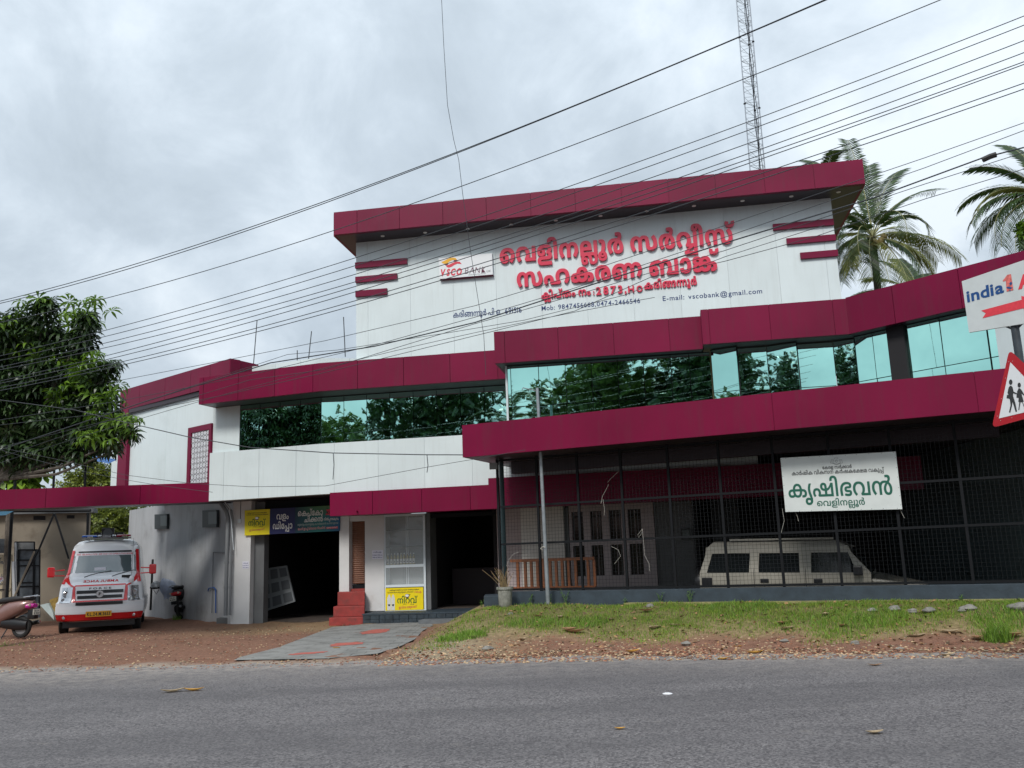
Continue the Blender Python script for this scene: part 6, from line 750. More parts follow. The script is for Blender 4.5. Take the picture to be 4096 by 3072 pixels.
gravelw = sm(.42, .25, s_ + .09 * ngrid)          # red gravel near the road on the right
soilz = md * (1 - gravelw * sm(-1.5, .8, X)) + (1 - md) * sm(20.5, 21.8, Y) * sm(-9.5, -5, X) * .6
dustz = (sm(.75, .1, Y - edge_y(X)) * .8 * (X < -1.5)) + md * (1 - sm(-1.6, .2, X)) * sm(.7, .3, s_) * .6 * (.6 + .4 * ngrid)
mossz = sm(.35, .6, s_ + .1 * ngrid) * md * .7 * sm(-1.2, .0, X) + .8 * sm(-11.2, -13, X + .6 * ngrid) * sm(20.5, 19, Y)
at_ = g_.data.color_attributes.new('zone', 'FLOAT_COLOR', 'POINT')
at_.data.foreach_set('color', np.stack([np.clip(soilz, 0, 1).ravel(), np.clip(dustz, 0, 1).ravel(), np.clip(mossz, 0, 1).ravel(), np.ones(X.size)], 1).astype(np.float32).ravel())
# asphalt
def rmat():
    m = bpy.data.materials.new('asphalt'); m.use_nodes = True; t = m.node_tree; b = t.nodes['Principled BSDF']; b.inputs['Roughness'].default_value = .85; b.inputs['Specular IOR Level'].default_value = .3
    def nn(ty): return t.nodes.new(ty)
    co = nn('ShaderNodeNewGeometry').outputs['Position']
    def noise(s, d=5, r=.6, mp=None):
        n = nn('ShaderNodeTexNoise'); n.inputs['Scale'].default_value = s; n.inputs['Detail'].default_value = d; n.inputs['Roughness'].default_value = r
        if mp: q = nn('ShaderNodeMapping'); q.inputs['Scale'].default_value = mp; t.links.new(co, q.inputs[0]); t.links.new(q.outputs[0], n.inputs[0])
        else: t.links.new(co, n.inputs[0])
        return n.outputs[0]
    def ramp(i, a, ca, b_, cb_):
        r_ = nn('ShaderNodeValToRGB'); r_.color_ramp.elements[0].position = a; r_.color_ramp.elements[0].color = (*ca, 1); r_.color_ramp.elements[1].position = b_; r_.color_ramp.elements[1].color = (*cb_, 1); t.links.new(i, r_.inputs[0]); return r_.outputs[0]
    def mix(f, a, b_):
        x = nn('ShaderNodeMix'); x.data_type = 'RGBA'
        if isinstance(f, float): x.inputs[0].default_value = f
        else: t.links.new(f, x.inputs[0])
        t.links.new(a, x.inputs[6]); t.links.new(b_, x.inputs[7]); return x.outputs[2]
    vo = nn('ShaderNodeTexVoronoi'); vo.inputs['Scale'].default_value = 52; t.links.new(co, vo.inputs[0])
    agg = ramp(vo.outputs['Color'], .2, (.040, .038, .042), .95, (.33, .31, .31))
    base = ramp(noise(1.1, 6, .6, (1, 2.2, 1)), .3, (.086, .080, .083), .72, (.148, .138, .140))
    c = mix(.5, base, agg)
    vo2 = nn('ShaderNodeTexVoronoi'); vo2.inputs['Scale'].default_value = 24; t.links.new(co, vo2.inputs[0])
    c = mix(ramp(vo2.outputs[0], .10, (.9,) * 3, .17, (0,) * 3), c, ramp(noise(3), .4, (.40, .385, .37), .6, (.22, .215, .215)))
    c = mix(ramp(noise(.5, 4, .55, (.35, 1.6, 1)), .42, (0,) * 3, .60, (.42,) * 3), c, ramp(noise(40), .3, (.055, .052, .055), .7, (.10, .095, .10)))
    c = mix(ramp(noise(2.3, 8, .7), .60, (0,) * 3, .72, (.5,) * 3), c, ramp(noise(50), .3, (.16, .145, .13), .7, (.26, .24, .22)))
    at = nn('ShaderNodeAttribute'); at.attribute_name = 'dust'; dn = nn('ShaderNodeMath'); dn.operation = 'MULTIPLY'; t.links.new(at.outputs['Fac'], dn.inputs[0]); t.links.new(ramp(noise(5, 8, .7), .35, (0,) * 3, .62, (1,) * 3), dn.inputs[1])
    c = mix(dn.outputs[0], c, ramp(noise(60), .3, (.22, .19, .17), .7, (.42, .38, .34)))
    t.links.new(c, b.inputs['Base Color'])
    bu = nn('ShaderNodeBump'); bu.inputs['Strength'].default_value = .55; bu.inputs['Distance'].default_value = .006; t.links.new(vo.outputs[0], bu.inputs['Height']); t.links.new(bu.outputs[0], b.inputs['Normal'])
    return m
rx = np.concatenate([np.linspace(-120, -16, 20), np.arange(-15.5, 11, .12), np.linspace(11.5, 120, 20)]); tt = np.linspace(0, 1, 90) ** 1.6
RX, RT = np.meshgrid(rx, tt); jag = .10 * np.sin(RX * 2.3) + .06 * np.sin(RX * 7.1 + 1) + .03 * np.sin(RX * 17)
RY = (edge_y(RX) + jag) - RT * 26; RZ = .004 + 0 * RX
V = np.stack([RX.ravel(), RY.ravel(), RZ.ravel()], 1); a_, b_ = RX.shape; idx = np.arange(a_ * b_).reshape(a_, b_)
road = struct(fastobj('road', V, np.stack([idx[:-1, :-1].ravel(), idx[1:, :-1].ravel(), idx[1:, 1:].ravel(), idx[:-1, 1:].ravel()], 1), rmat()))
dd = (edge_y(RX) - RY); du = np.clip(sm(1.1, .0, dd) * 1.0 + sm(3.0, .5, dd) * .45 + sm(-3.5, -8, RX) * sm(3.2, .6, dd) * .5, 0, 1)
da = road.data.color_attributes.new('dust', 'FLOAT_COLOR', 'POINT'); da.data.foreach_set('color', np.stack([du.ravel()] * 3 + [np.ones(du.size)], 1).astype(np.float32).ravel())
# land behind the camera
lb = M(); lb.quad((-200, -200, -.16), (200, -200, -.16), (200, 11.8, -.16), (-200, 11.8, -.16)); struct(obj('far_ground', lb, earth, auto=False))
far = M(); far.quad((-400, 190, -.2), (400, 190, -.2), (400, 900, -.2), (-400, 900, -.2)); struct(obj('far_field', far, mat('field', (.06, .09, .03), .9, var=.3, vscale=.05), auto=False))
# paved approach with stamped joints
pv = [(1453, 2497), (1330, 2508), (1230, 2545), (1110, 2590), (960, 2628), (935, 2640), (1300, 2634), (1510, 2614), (1600, 2585), (1660, 2556), (1690, 2523), (1735, 2500), (1700, 2488)]
pp = [onZ(u, v, .012) for u, v in pv]
pavem = mat('stamped concrete', (.215, .212, .20), .85, var=.3, vscale=2.2, bump=.25, bscale=14, dirt=(.10, .10, .105), dscale=2.2, dthr=.56)
m = M(); v2 = [Vector((p.x, p.y)) for p in pp]; v_, _, f_, _, _, _ = delaunay_2d_cdt(v2, [(i, (i + 1) % len(v2)) for i in range(len(v2))], [], 1, 1e-6)
m.add([(p.x, p.y, .012) for p in v_], [tuple(q) for q in f_]); drive = struct(obj('driveway', m, pavem))
def inpoly(x, y, P):
    c = False; n = len(P)
    for i in range(n):
        a, b = P[i], P[(i + 1) % n]
        if (a.y > y) != (b.y > y) and x < (b.x - a.x) * (y - a.y) / (b.y - a.y) + a.x: c = not c
    return c
BASE[drive.name] = (0, 0, 0)
yr = min(p.y for p in pp); k = 0
while yr < max(p.y for p in pp):
    x = -9 + (k % 2) * .22
    while x < -1:
        w_ = .42; ok = all(inpoly(x + a, yr + b, pp) for a in (.0, w_) for b in (0, .28))
        if ok:
            o = obj('paver', M().box(x + .003, yr + .003, .008, x + w_ - .003, yr + .277, .017 + rnd.uniform(0, .0025)), pavem, drive)
        x += w_
    yr += .28; k += 1
paint = mat('spilt red paint', (.40, .10, .075), .8, var=.2, vscale=20)
for pts in [[(990 * 1, 335), (1060, 315), (1110, 308), (1160, 306), (1215, 303), (1200, 325), (1150, 335), (1060, 340), (1010, 346)], [(770, 425), (820, 410), (900, 404), (1020, 403), (1020, 413), (900, 425), (780, 435)], [(475, 490), (560, 480), (650, 474), (760, 470), (740, 478), (620, 490), (490, 497)]]:
    q = [onZ(900 + a / 1.843, 2350 + b / 1.843, .024) for a, b in pts]; m = M()
    qq = []
    for i in range(len(q)):
        a, b = q[i], q[(i + 1) % len(q)]
        for j in range(4): p = a.lerp(b, j / 4); qq.append(Vector((p.x + rnd.uniform(-.035, .035), p.y + rnd.uniform(-.05, .05))))
    v_, _, f_, _, _, _ = delaunay_2d_cdt(qq, [(i, (i + 1) % len(qq)) for i in range(len(qq))], [], 1, 1e-6)
    m.add([(p.x, p.y, .0235) for p in v_], [tuple(t) for t in f_]); obj('paint_mark', m, paint, drive)
# ------------------------------------------------------------------ grass, gravel, leaves
gr = np.random.default_rng(3)
def blades(name, P, hgt_, w, mt, lean=.5):
    n = len(P); a = gr.uniform(0, 2 * np.pi, n); h = hgt_ * gr.uniform(.45, 1.25, n); l = lean * gr.uniform(.2, 1, n) * h; la = gr.uniform(0, 2 * np.pi, n)
    dx_ = np.cos(a) * w / 2; dy_ = np.sin(a) * w / 2; Z0 = np.zeros(n)
    b1 = P + np.stack([dx_, dy_, Z0], 1); b2 = P - np.stack([dx_, dy_, Z0], 1)
    mid = P + np.stack([np.cos(la) * l * .35, np.sin(la) * l * .35, h * .6], 1); m1 = mid + np.stack([dx_, dy_, Z0], 1) * .7; m2 = mid - np.stack([dx_, dy_, Z0], 1) * .7
    t = P + np.stack([np.cos(la) * l, np.sin(la) * l, h], 1)
    V = np.stack([b1, b2, m2, m1, t, t], 1)[:, :5].reshape(-1, 3); i = np.arange(n)[:, None] * 5
    F = np.concatenate([i + np.array([[0, 1, 2]]), i + np.array([[0, 2, 3]]), i + np.array([[3, 2, 4]])], 0)
    return fastobj(name, V, F, mt)
grassm = mat('grass', (.21, .31, .05), .6, island=.5, transl=.35)
grassd = mat('bright grass', (.16, .32, .045), .6, island=.45, transl=.4)
x = gr.uniform(-2.6, 9.5, 330000); y = gr.uniform(12.7, 20, 330000)
s = (y - edge_y(x)) / np.maximum(pl_y(x) - edge_y(x), .5); nz_ = np.sin(x * 1.7 + 2 * np.sin(y * 1.1)) * .5 + np.sin(x * 4.3 - y * 3) * .25
cl = (np.sin(x * 6.1 + np.sin(y * 7)) * np.sin(y * 5.3 + np.sin(x * 4.2))) * .5 + .5
dens = sm(.26, .52, s + .16 * nz_) * (.26 + 1.0 * cl ** 1.4) * sm(.15, 1.3, x - mound_x(y)) * sm(1.0, .9, s)
dens *= .45 + .55 * sm(1, 4, x) + .35 * sm(.5, -1, x) * sm(.62, .5, s)
keep = gr.uniform(0, 1, len(x)) < dens * .8
x, y = x[keep], y[keep]; P = np.stack([x, y, hgt(x, y) + bumps(x, y) - .02], 1)
sel = gr.uniform(0, 1, len(P)) < .55
g1 = blades('grass', P[sel], .055, .009, grassm); g2 = blades('grass', P[~sel], .07, .009, grassd)
tag(g1, 'short dull yellow green grass on the raised verge', 'grass'); g1['kind'] = 'stuff'; tag(g2, 'brighter green grass mixed into the raised verge', 'grass'); g2['kind'] = 'stuff'
# clumps
def gpt(u, v):
    r = ray(u, v); t = 3.0
    while t < 60:
        q = r * t + Vector((0, 0, HC))
        if q.z <= max(hz(q.x, q.y), 0): return q
        t += .02
    return q
def clump(u, v, n, h, r, label, mt=grassd, ex=0):
    p = gpt(u, v); a = gr.uniform(0, 6.28, n); rr = r * np.sqrt(gr.uniform(0, 1, n)); X_ = p.x + rr * np.cos(a) * 1.4; Y_ = p.y + rr * np.sin(a)
    o = blades('grass_clump', np.stack([X_, Y_, hgt(X_, Y_) - .01], 1), h, .010, mt, .9); tag(o, label, 'grass clump'); return o
clump(1850, 2545, 900, .09, .33, 'lush low green weed patch at the left foot of the verge')
clump(2330, 2492, 500, .10, .35, 'green grass tuft in the middle of the verge')
clump(3990, 2560, 260, .28, .16, 'tall fresh green grass tuft at the right end of the verge')
clump(4060, 2470, 600, .14, .5, 'dense green grass below the right end of the dark low wall')
clump(2950, 2440, 300, .12, .5, 'darker grass patch at the wall foot below the jeep')
clump(3500, 2480, 350, .13, .4, 'ragged grass patch below the right half of the shop sign')
clump(2120, 2500, 350, .12, .35, 'ragged grass patch below the flower pot')
clump(3300, 2500, 500, .10, .6, 'green grass stretch below the white shop sign')
clump(706, 2478, 110, .16, .10, 'small bright grass tuft beside the parked black scooter')
x = gr.uniform(-16, -10.5, 9000); y = gr.uniform(17.6, 21, 9000); k_ = gr.uniform(0, 1, 9000) < sm(-10.5, -12.5, x) * .75
o = blades('grass', np.stack([x[k_], y[k_], 0 * x[k_] - .02], 1), .07, .009, grassd); tag(o, 'green grass strip at the roadside by the pink scooter', 'grass'); o['kind'] = 'stuff'
# small upright weeds against the wall
wm = mat('weed leaf', (.10, .22, .04), .6, island=.3, transl=.3)
for i, (u, v, h) in enumerate([(2200, 2413, .22), (2262, 2412, .3), (2640, 2412, .2), (2760, 2410, .26), (2120, 2414, .2), (1925, 2432, .2), (3850, 2410, .12), (2500, 2418, .12)]):
    p = onP(u, v, off(MP, .12)); m = M()
    for k in range(6):
        a = rnd.uniform(0, 6.28); l = h * rnd.uniform(.5, 1); q = p + Vector((math.cos(a) * l * .4, math.sin(a) * l * .2, l)); m.tube([p + Vector((0, 0, -.04)), p.lerp(q, .5) + Vector((0, 0, .03)), q], .003, 3)
        for s2 in range(3):
            c = p.lerp(q, .4 + .3 * s2); b_ = rnd.uniform(0, 6.28); d = Vector((math.cos(b_), math.sin(b_), .3)) * .05; w2 = Vector((-math.sin(b_), math.cos(b_), 0)) * .014
            m.add([c, c + d * .5 + w2, c + d, c + d * .5 - w2], [(0, 1, 2, 3)])
    o = obj('weed', m, wm); tag(o, ['thin weed just left of the leaning steel pole foot', 'weed right of the steel pole foot against the dark wall', 'leafy weed at the dark wall below the window bars', 'tall weed at the dark wall left of the parked jeep', 'weed near the flower pot at the dark wall', 'weed sprig at the left crest of the mound', 'light green seedling by the wall near its right end', 'small sprout halfway along the dark low wall'][i], 'weed')
# gravel stones
ico = bmesh.new(); bmesh.ops.create_icosphere(ico, subdivisions=1, radius=1); IV = np.array([v.co[:] for v in ico.verts]); IF = np.array([[v.index for v in f.verts] for f in ico.faces]); ico.free()
def stones(name, P, r, mt):
    n = len(P); rr = r[:, None, None] * (1 + gr.uniform(-.3, .3, (n, 12, 1))); a = gr.uniform(0, 6.28, n); c, s = np.cos(a), np.sin(a)
    L = IV[None] * rr * np.array([1.3, .9, .55])[None, None]; LX = L[..., 0] * c[:, None] - L[..., 1] * s[:, None]; LY = L[..., 0] * s[:, None] + L[..., 1] * c[:, None]
    V = np.stack([LX, LY, L[..., 2]], -1) + P[:, None]; F = IF[None] + (np.arange(n) * 12)[:, None, None]
    return fastobj(name, V.reshape(-1, 3), F.reshape(-1, 3), mt)
stm = mat('red gravel', (.21, .115, .085), .9, island=.55); stw = mat('pale gravel', (.32, .27, .20), .9, island=.45)
x = gr.uniform(-2.2, 9.5, 9000); y = edge_y(x) + gr.uniform(-.7, 2.2, 9000) ; s = (y - edge_y(x)) / (pl_y(x) - edge_y(x)); k_ = gr.uniform(0, 1, 9000) < sm(.5, .1, s) * .8
P = np.stack([x[k_], y[k_], hgt(x[k_], y[k_]) + bumps(x[k_], y[k_]) - .01], 1); P[:, 2] = np.maximum(P[:, 2], .006)
q = gr.uniform(0, 1, len(P)) < .6
o = stones('gravel', P[q], gr.uniform(.008, .026, q.sum()), stm); tag(o, 'loose red laterite gravel along the foot of the verge', 'gravel'); o['kind'] = 'stuff'
o = stones('gravel', P[~q], gr.uniform(.008, .03, (~q).sum()), stw); tag(o, 'loose pale stone chips along the foot of the verge', 'gravel'); o['kind'] = 'stuff'
x = gr.uniform(-15, -2.2, 9000); y = edge_y(x) + gr.uniform(-.5, 8.5, 9000); k_ = (gr.uniform(0, 1, 9000) < .22 + .7 * sm(.6, -.2, y - edge_y(x))) & ~np.array([inpoly(a, b, pp) for a, b in zip(x, y)])
o = stones('gravel', np.stack([x[k_], y[k_], 0 * x[k_] + .004], 1), gr.uniform(.006, .02, k_.sum()), stm); tag(o, 'scattered red gravel over the bare parking yard', 'gravel'); o['kind'] = 'stuff'
x = gr.uniform(-15.5, -2.2, 7000); y = edge_y(x) + gr.uniform(-.3, 7.5, 7000); k_ = (gr.uniform(0, 1, 7000) < .3) & ~np.array([inpoly(a, b, pp) for a, b in zip(x, y)])
o = stones('gravel', np.stack([x[k_], y[k_], 0 * x[k_] + .004], 1), gr.uniform(.005, .022, k_.sum()), stw); tag(o, 'pale stone chips strewn over the bare parking yard', 'gravel'); o['kind'] = 'stuff'
n = 1100; x = gr.uniform(-2.4, 9.3, n); s = gr.uniform(.02, .95, n); y = edge_y(x) + s * (pl_y(x) - edge_y(x)); k_ = x > mound_x(y) + .1; x, y = x[k_], y[k_]; n = len(x)
a = gr.uniform(0, 6.28, n); l = gr.uniform(.015, .055, n); w = l * gr.uniform(.3, .7, n); zc = hgt(x, y) + bumps(x, y) + gr.uniform(.0, .03, n); tz = gr.uniform(-.02, .02, (2, n))
C = np.stack([x, y, zc], 1); U = np.stack([np.cos(a) * l, np.sin(a) * l, tz[0]], 1); W_ = np.stack([-np.sin(a) * w, np.cos(a) * w, tz[1]], 1)
o = fastobj('leaf_litter', np.stack([C - U, C + W_, C + U, C - W_], 1).reshape(-1, 3), (np.arange(n) * 4)[:, None] + np.arange(4)[None], mat('leaf litter', (.19, .13, .075), .8, island=.6)); tag(o, 'small dry leaf fragments and twigs littering the verge', 'leaf litter'); o['kind'] = 'stuff'
# bigger stones, each a thing
for i, (u, v, r) in enumerate([(3575, 2440, .08), (3715, 2445, .08), (3875, 2440, .10), (3850, 2445, .06), (3490, 2446, .07), (2598, 2427, .06), (2745, 2578, .06), (3138, 2567, .05), (3420, 2575, .05), (4080, 2440, .14), (3650, 2448, .06), (2040, 2460, .05), (1950, 2598, .07), (3600, 2600, .05)]):
    p = gpt(u, v); bm = bmesh.new(); bmesh.ops.create_icosphere(bm, subdivisions=3, radius=r); sd_ = rnd.uniform(0, 9)
    m = M(); vs_ = []
    for q in bm.verts:
        k = 1 + .22 * math.sin(q.co.x / r * 2.3 + sd_) * math.cos(q.co.y / r * 3.1 + sd_) + .1 * math.sin(q.co.z / r * 5 + sd_); vs_.append((q.co.x * k * 1.3 + p.x, q.co.y * k + p.y, q.co.z * k * .65 + p.z + r * .25))
    m.add(vs_, [tuple(w.index for w in f.verts) for f in bm.faces]); bm.free()
    o = obj('stone', m, mat('field stone', (.21, .20, .18), .9, var=.25, vscale=14, bump=.3, bscale=30), smooth=True)
    tag(o, ['grey stone at the wall foot below the right half of the shop sign', 'flat grey stone second to the right of the sign below the wall', 'large grey rock below the right end of the low wall', 'small rock touching the large one near the right end', 'pale stone at the wall foot under the sign centre', 'stone on the mound beside the low wall left of the jeep', 'brown stone on the red gravel below the jeep', 'single stone lying mid gravel right of centre', 'small stone on the red gravel under the sign', 'rounded rock at the far right picture edge', 'small stone between two flat ones by the wall', 'stone near the flower pot on the mound', 'pale chunk at the left corner of the gravel', 'small stone in the right gravel near the road'][i], 'stone', 'loose stones along the verge')
leafm = [mat('dry brown leaf', (.34, .19, .10), .7, var=.3, vscale=20, transl=.2), mat('pale dry leaf', (.42, .32, .20), .7, var=.3, vscale=20, transl=.2), mat('yellow leaf', (.62, .33, .06), .6, var=.2, vscale=20, transl=.2)]
def dead_leaf(u, v, L_, W_, az, mt, label, curl=.5):
    q = gpt(u, v); zz_ = (hz(q.x, q.y) + .05) if v < 2600 and q.y > edge_y(q.x) + .1 else .012; m = M(); n = 8; rows = []
    for i in range(n + 1):
        t = i / n; w = W_ * math.sin(math.pi * min(1, t * .93 + .04)) ** .7 / 2; xx = (t - .5) * L_; zc = curl * L_ * (abs(t - .5) ** 2) + .008
        rows.append([(xx, -w, zc + curl * w * .8), (xx, 0, zc), (xx, w, zc + curl * w * .6)])
    ca, sa = math.cos(R(az)), math.sin(R(az)); vs_ = [(a * ca - b * sa + q.x, a * sa + b * ca + q.y, c + q.z + .003) for r_ in rows for a, b, c in r_]
    m.add(vs_, [(3 * i + j, 3 * i + j + 1, 3 * i + j + 4, 3 * i + j + 3) for i in range(n) for j in (0, 1)])
    o = obj('fallen_leaf', m, mt, smooth=True, auto=False); tag(o, label, 'leaf', 'fallen leaves on the verge and road')
LV = [(2300, 2530, .38, .2, -20, 0, 'large brown dry leaf in the middle of the verge grass'), (2275, 2522, .26, .18, 160, 0, 'broken brown leaf half under the large one mid verge'), (3020, 2615, .26, .12, 5, 2, 'yellow leaf on the red gravel near the road centre right'), (2530, 2610, .24, .12, 20, 2, 'orange leaf at the gravel edge near the road'),
      (2150, 2466, .2, .1, 10, 0, 'brown leaf on the grass crest right of the pole'), (2585, 2445, .3, .14, 0, 0, 'long brown leaf at the crest below the barred windows'), (2620, 2515, .24, .2, 40, 1, 'pale curled leaf on the grass right of centre'), (2700, 2505, .22, .12, -30, 1, 'pale leaf at the grass edge right of the curled one'),
      (3150, 2517, .24, .14, 15, 1, 'tan leaf on the grass under the jeep'), (3130, 2495, .2, .16, 60, 0, 'curled brown leaf below the jeep windows'), (3300, 2460, .2, .12, 80, 1, 'pale leaf at the grass beneath the shop sign'), (3370, 2505, .16, .1, 30, 0, 'small brown leaf in the grass under the sign'),
      (3665, 2548, .3, .12, 5, 1, 'long tan leaf on the gravel right side'), (3800, 2530, .28, .12, 160, 1, 'pale leaf above the long tan leaf on the right'), (3910, 2555, .2, .16, 70, 0, 'brown cupped leaf on the right gravel'), (4050, 2545, .28, .2, -10, 0, 'big orange brown leaf near the right picture edge'),
      (3500, 2665, .2, .06, 0, 0, 'dark leaf lying on the asphalt right side'), (2890, 2640, .16, .08, 10, 2, 'thin yellow leaf at the asphalt edge'), (3790, 2625, .3, .1, 20, 1, 'grey brown leaf strip by the right road edge'), (2950, 2590, .14, .07, 0, 2, 'small orange leaf on the red gravel'),
      (690, 2770, .30, .11, 25, 1, 'tan leaf on the asphalt at left'), (775, 2765, .26, .10, 8, 2, 'orange leaf beside the tan one on the asphalt at left'), (1345, 2596, .14, .1, 0, 2, 'orange leaf on the grey paved approach'), (1890, 2550, .14, .1, 20, 1, 'pale leaf near the left grass patch'), (2090, 2560, .18, .1, 50, 1, 'pale leaf on the left gravel slope'),
      (2480, 2920, .10, .05, 0, 2, 'tiny leaf on the asphalt front centre'), (3500, 2937, .16, .07, 10, 1, 'tan leaf on the asphalt front right'), (2240, 2470, .16, .1, 100, 1, 'pale leaf near the grass crest centre'), (2440, 2480, .18, .1, 15, 1, 'straw leaf in the grass centre'), (2060, 2585, .16, .08, 0, 0, 'brown leaf at the foot of the left slope')]
for u, v, a, b, c, k, l in LV: dead_leaf(u, v, a * 1.0, b * 1.15, c, leafm[k], l)
p = onZ(2670, 2777, .004); tag(obj('paper_cup_lid', M().lathe([(.055, .005), (.058, .012), (.03, .02)], 14, (p.x, p.y, 0)), mat('white litter', (.75, .75, .78), .5)), 'round white lid lying on the asphalt', 'litter')
# ------------------------------------------------------------------ fenced bay: low wall and mesh fence
fa = P2(2012, 2380, MP); fb = (fa[0] + 11.2 * math.cos(R(-25)), fa[1] + 11.2 * math.sin(R(-25)))
lw = thing('low_wall', 'long dark slate blue low wall under the wire mesh fence', 'wall', (fa[0], fa[1], .4))
obj('wall_body', M().wall(fa, fb, .2, .80, -.22, .03), slate, lw, bevel=.01)
obj('wall_end', M().box(fa[0] - .42, fa[1] - .05, -.1, fa[0] - .02, fa[1] + .9, .72), slate, lw, bevel=.01)
obj('footing', M().wall(lerp2(fa, fb, .25), fb, .2, .545, -.22, .12), mat('mossy footing', (.30, .27, .12), .9, var=.35, vscale=5, bump=.3, dirt=(.16, .15, .05), dscale=5, dthr=.5), lw)
fn = thing('mesh_fence', 'black steel post and square wire mesh fence enclosing the dark parking bay', 'fence', (fa[0], fa[1], .8))
posts = [tpar(fa, fb, u, 2345) for u in [1998, 2159, 2325, 2504, 2698, 2908, 3131, 3363, 3618, 3890]] + [.99]
for t in posts:
    p = lerp2(fa, fb, t); q = lerp2(fa, fb, t + .0045); obj('post', M().wall(p, q, .80, 3.72, -.05, .0), blackm, fn)
for z in (.815, onP(2400, 2166, MP).z, 2.62, 3.66):
    obj('rail', M().wall(fa, fb, z, z + .045, -.045, .005), blackm, fn)
V_ = Vector((fb[0] - fa[0], fb[1] - fa[1], 0)).normalized(); nM = nrm((fa, fb)); LF = math.dist(fa, fb)
meshm = mat('mesh wire', (.018, .02, .023), .5, metal=.3)
for i in range(len(posts) - 1):
    m = M(); t0, t1 = posts[i] * LF, posts[i + 1] * LF; x = t0 + .04
    for k_ in range(int((t1 - t0) / .074)):
        x = t0 + .045 + .074 * k_
        if x > t1: break
        pts = [(fa[0] + V_.x * (x + .003 * math.sin(z * 5 + i)) - nM[0] * .0, fa[1] + V_.y * x + .008, z) for z in (.82, 1.8, 2.7, 3.68)]
        m.tube(pts, .0027, 3, cap=False)
    for k_ in range(38):
        z = .87 + .0745 * k_; sag = .006 * math.sin(k_ * 1.7 + i)
        m.tube([(fa[0] + V_.x * a + nM[0] * .004, fa[1] + V_.y * a + nM[1] * .004 + .008, z + (sag if j == 1 else 0)) for j, a in enumerate((t0, (t0 + t1) / 2, t1))], .0027, 3, cap=False)
    o = obj('wire_mesh', m, meshm, fn); o['kind'] = 'stuff'
tie = mat('pale tie wire', (.55, .53, .48), .5)
def loose(pts, label, r=.0028, L=None, mt=tie, d=.03):
    L = L or MP; n = nrm(L); P = [onP(u, v, L) + Vector((n[0], n[1], 0)) * d for u, v in pts]
    o = obj('tie_cord', M().tube(P, r, 4), mt); tag(o, label, 'cord'); return o
loose([(2028, 2265), (2040, 2235), (2058, 2215), (2077, 2208)], 'pale cord end near the left corner of the mesh')
loose([(2437, 1937), (2412, 1985), (2405, 2015), (2414, 1998), (2420, 2040), (2418, 2062)], 'frayed pale cord hanging mid mesh')
loose([(2478, 1884), (2445, 1915), (2432, 1930)], 'thin cord strand in the upper mesh')
loose([(2571, 2116), (2552, 2140), (2556, 2150), (2566, 2138), (2571, 2116), (2576, 2170), (2580, 2220), (2598, 2255), (2600, 2284)], 'looped white cord on the mesh in front of the barred windows')
loose([(2448, 2186), (2475, 2199), (2484, 2225), (2460, 2255)], 'pale cord end by the rail left of the looped cord')
for (u0, v0, u1, v1, l) in [(3130, 2035, 3126, 2130, 'white tie wire hanging under the left corner of the shop sign'), (3183, 2050, 3195, 2085, 'short tie wire under the shop sign'), (3600, 2035, 3618, 2072, 'white tie wire under the right corner of the shop sign')]:
    loose([(u0, v0), (u0 + 8, (v0 + v1) / 2), (u1, v1)], l)
# shop sign on the mesh
SP = off(MP, .09)
ks = thing('office_sign', 'white rectangular sign with large dark green Malayalam lettering hung askew on the mesh', 'sign', tuple(onP(3360, 1930, SP)))
sc_ = [(3121.5, 1832), (3582.9, 1806.1), (3609, 2036.6), (3142, 2047.6)]
signw = mat('weathered sign white', (.60, .64, .63), .5, var=.04, dirt=(.45, .47, .45), dscale=3, dthr=.66)
obj('board', board(SP, sc_, -.02, 0), signw, ks)
green = mat('sign green', (.004, .10, .065), .5); black = mat('sign black', (.012, .015, .017), .5)
def kp(x, y): return (3100 + x / 4.096, 1790 + y / 4.096)
up_ = (-.10, 0)
for key, a, b, h, mt in [('kb', (228, 822), (1935, 770), 63, green), ('vn', (693, 962), (1478, 938), 26, green), ('ks', (778, 358), (1258, 335), 14, black), ('kd', (277, 457), (1790, 393), 16, black)]:
    obj('lettering', join(fit(mal(key), SP, kp(*a), kp(*b), h, .003, up=up_, ref=.72 if key != 'kb' else .66)), mt, ks)
# small state crest: two tusked shapes around a shell
em = M()
for pts in [[(910, 262), (925, 200), (955, 195), (950, 255), (985, 275)], [(1108, 258), (1092, 200), (1062, 192), (1068, 250), (1035, 272)], [(975, 190), (985, 158), (1003, 178), (1018, 155), (1032, 190)], [(985, 225), (1005, 200), (1025, 225), (1005, 250), (985, 225)], [(960, 265), (1010, 285), (1060, 262)], [(925, 258), (1010, 272), (1095, 255)]]:
    P = [onP(*kp(*p), SP) + Vector((nrm(SP)[0], nrm(SP)[1], 0)) * .004 for p in pts]; em.tube(P, .0022, 4)
obj('crest', em, black, ks)
dots = M()
for x, y in [(100, 198), (176, 178), (362, 170), (553, 160), (728, 150), (943, 136), (1152, 126), (1334, 116), (1538, 103), (1744, 92), (1942, 80), (1972, 168), (1993, 328), (2010, 485), (2027, 655), (2046, 790), (2060, 940), (227, 1043), (404, 1040), (598, 1033), (787, 1032), (1017, 1023), (1205, 1018), (1411, 1015), (1583, 1006), (1774, 1002), (2003, 998), (180, 957), (163, 790), (146, 621), (130, 478), (115, 307)]:
    c = onP(*kp(x, y), SP); n = nrm(SP); q = Vector((n[0], n[1], 0)); h = Vector((-n[1], n[0], 0)); dots.add([c + q * .003 + h * (.006 * math.cos(a)) + Vector((0, 0, .006 * math.sin(a))) for a in [k * math.pi / 3 for k in range(6)]], [tuple(range(6))])
obj('rivets', dots, black, ks)
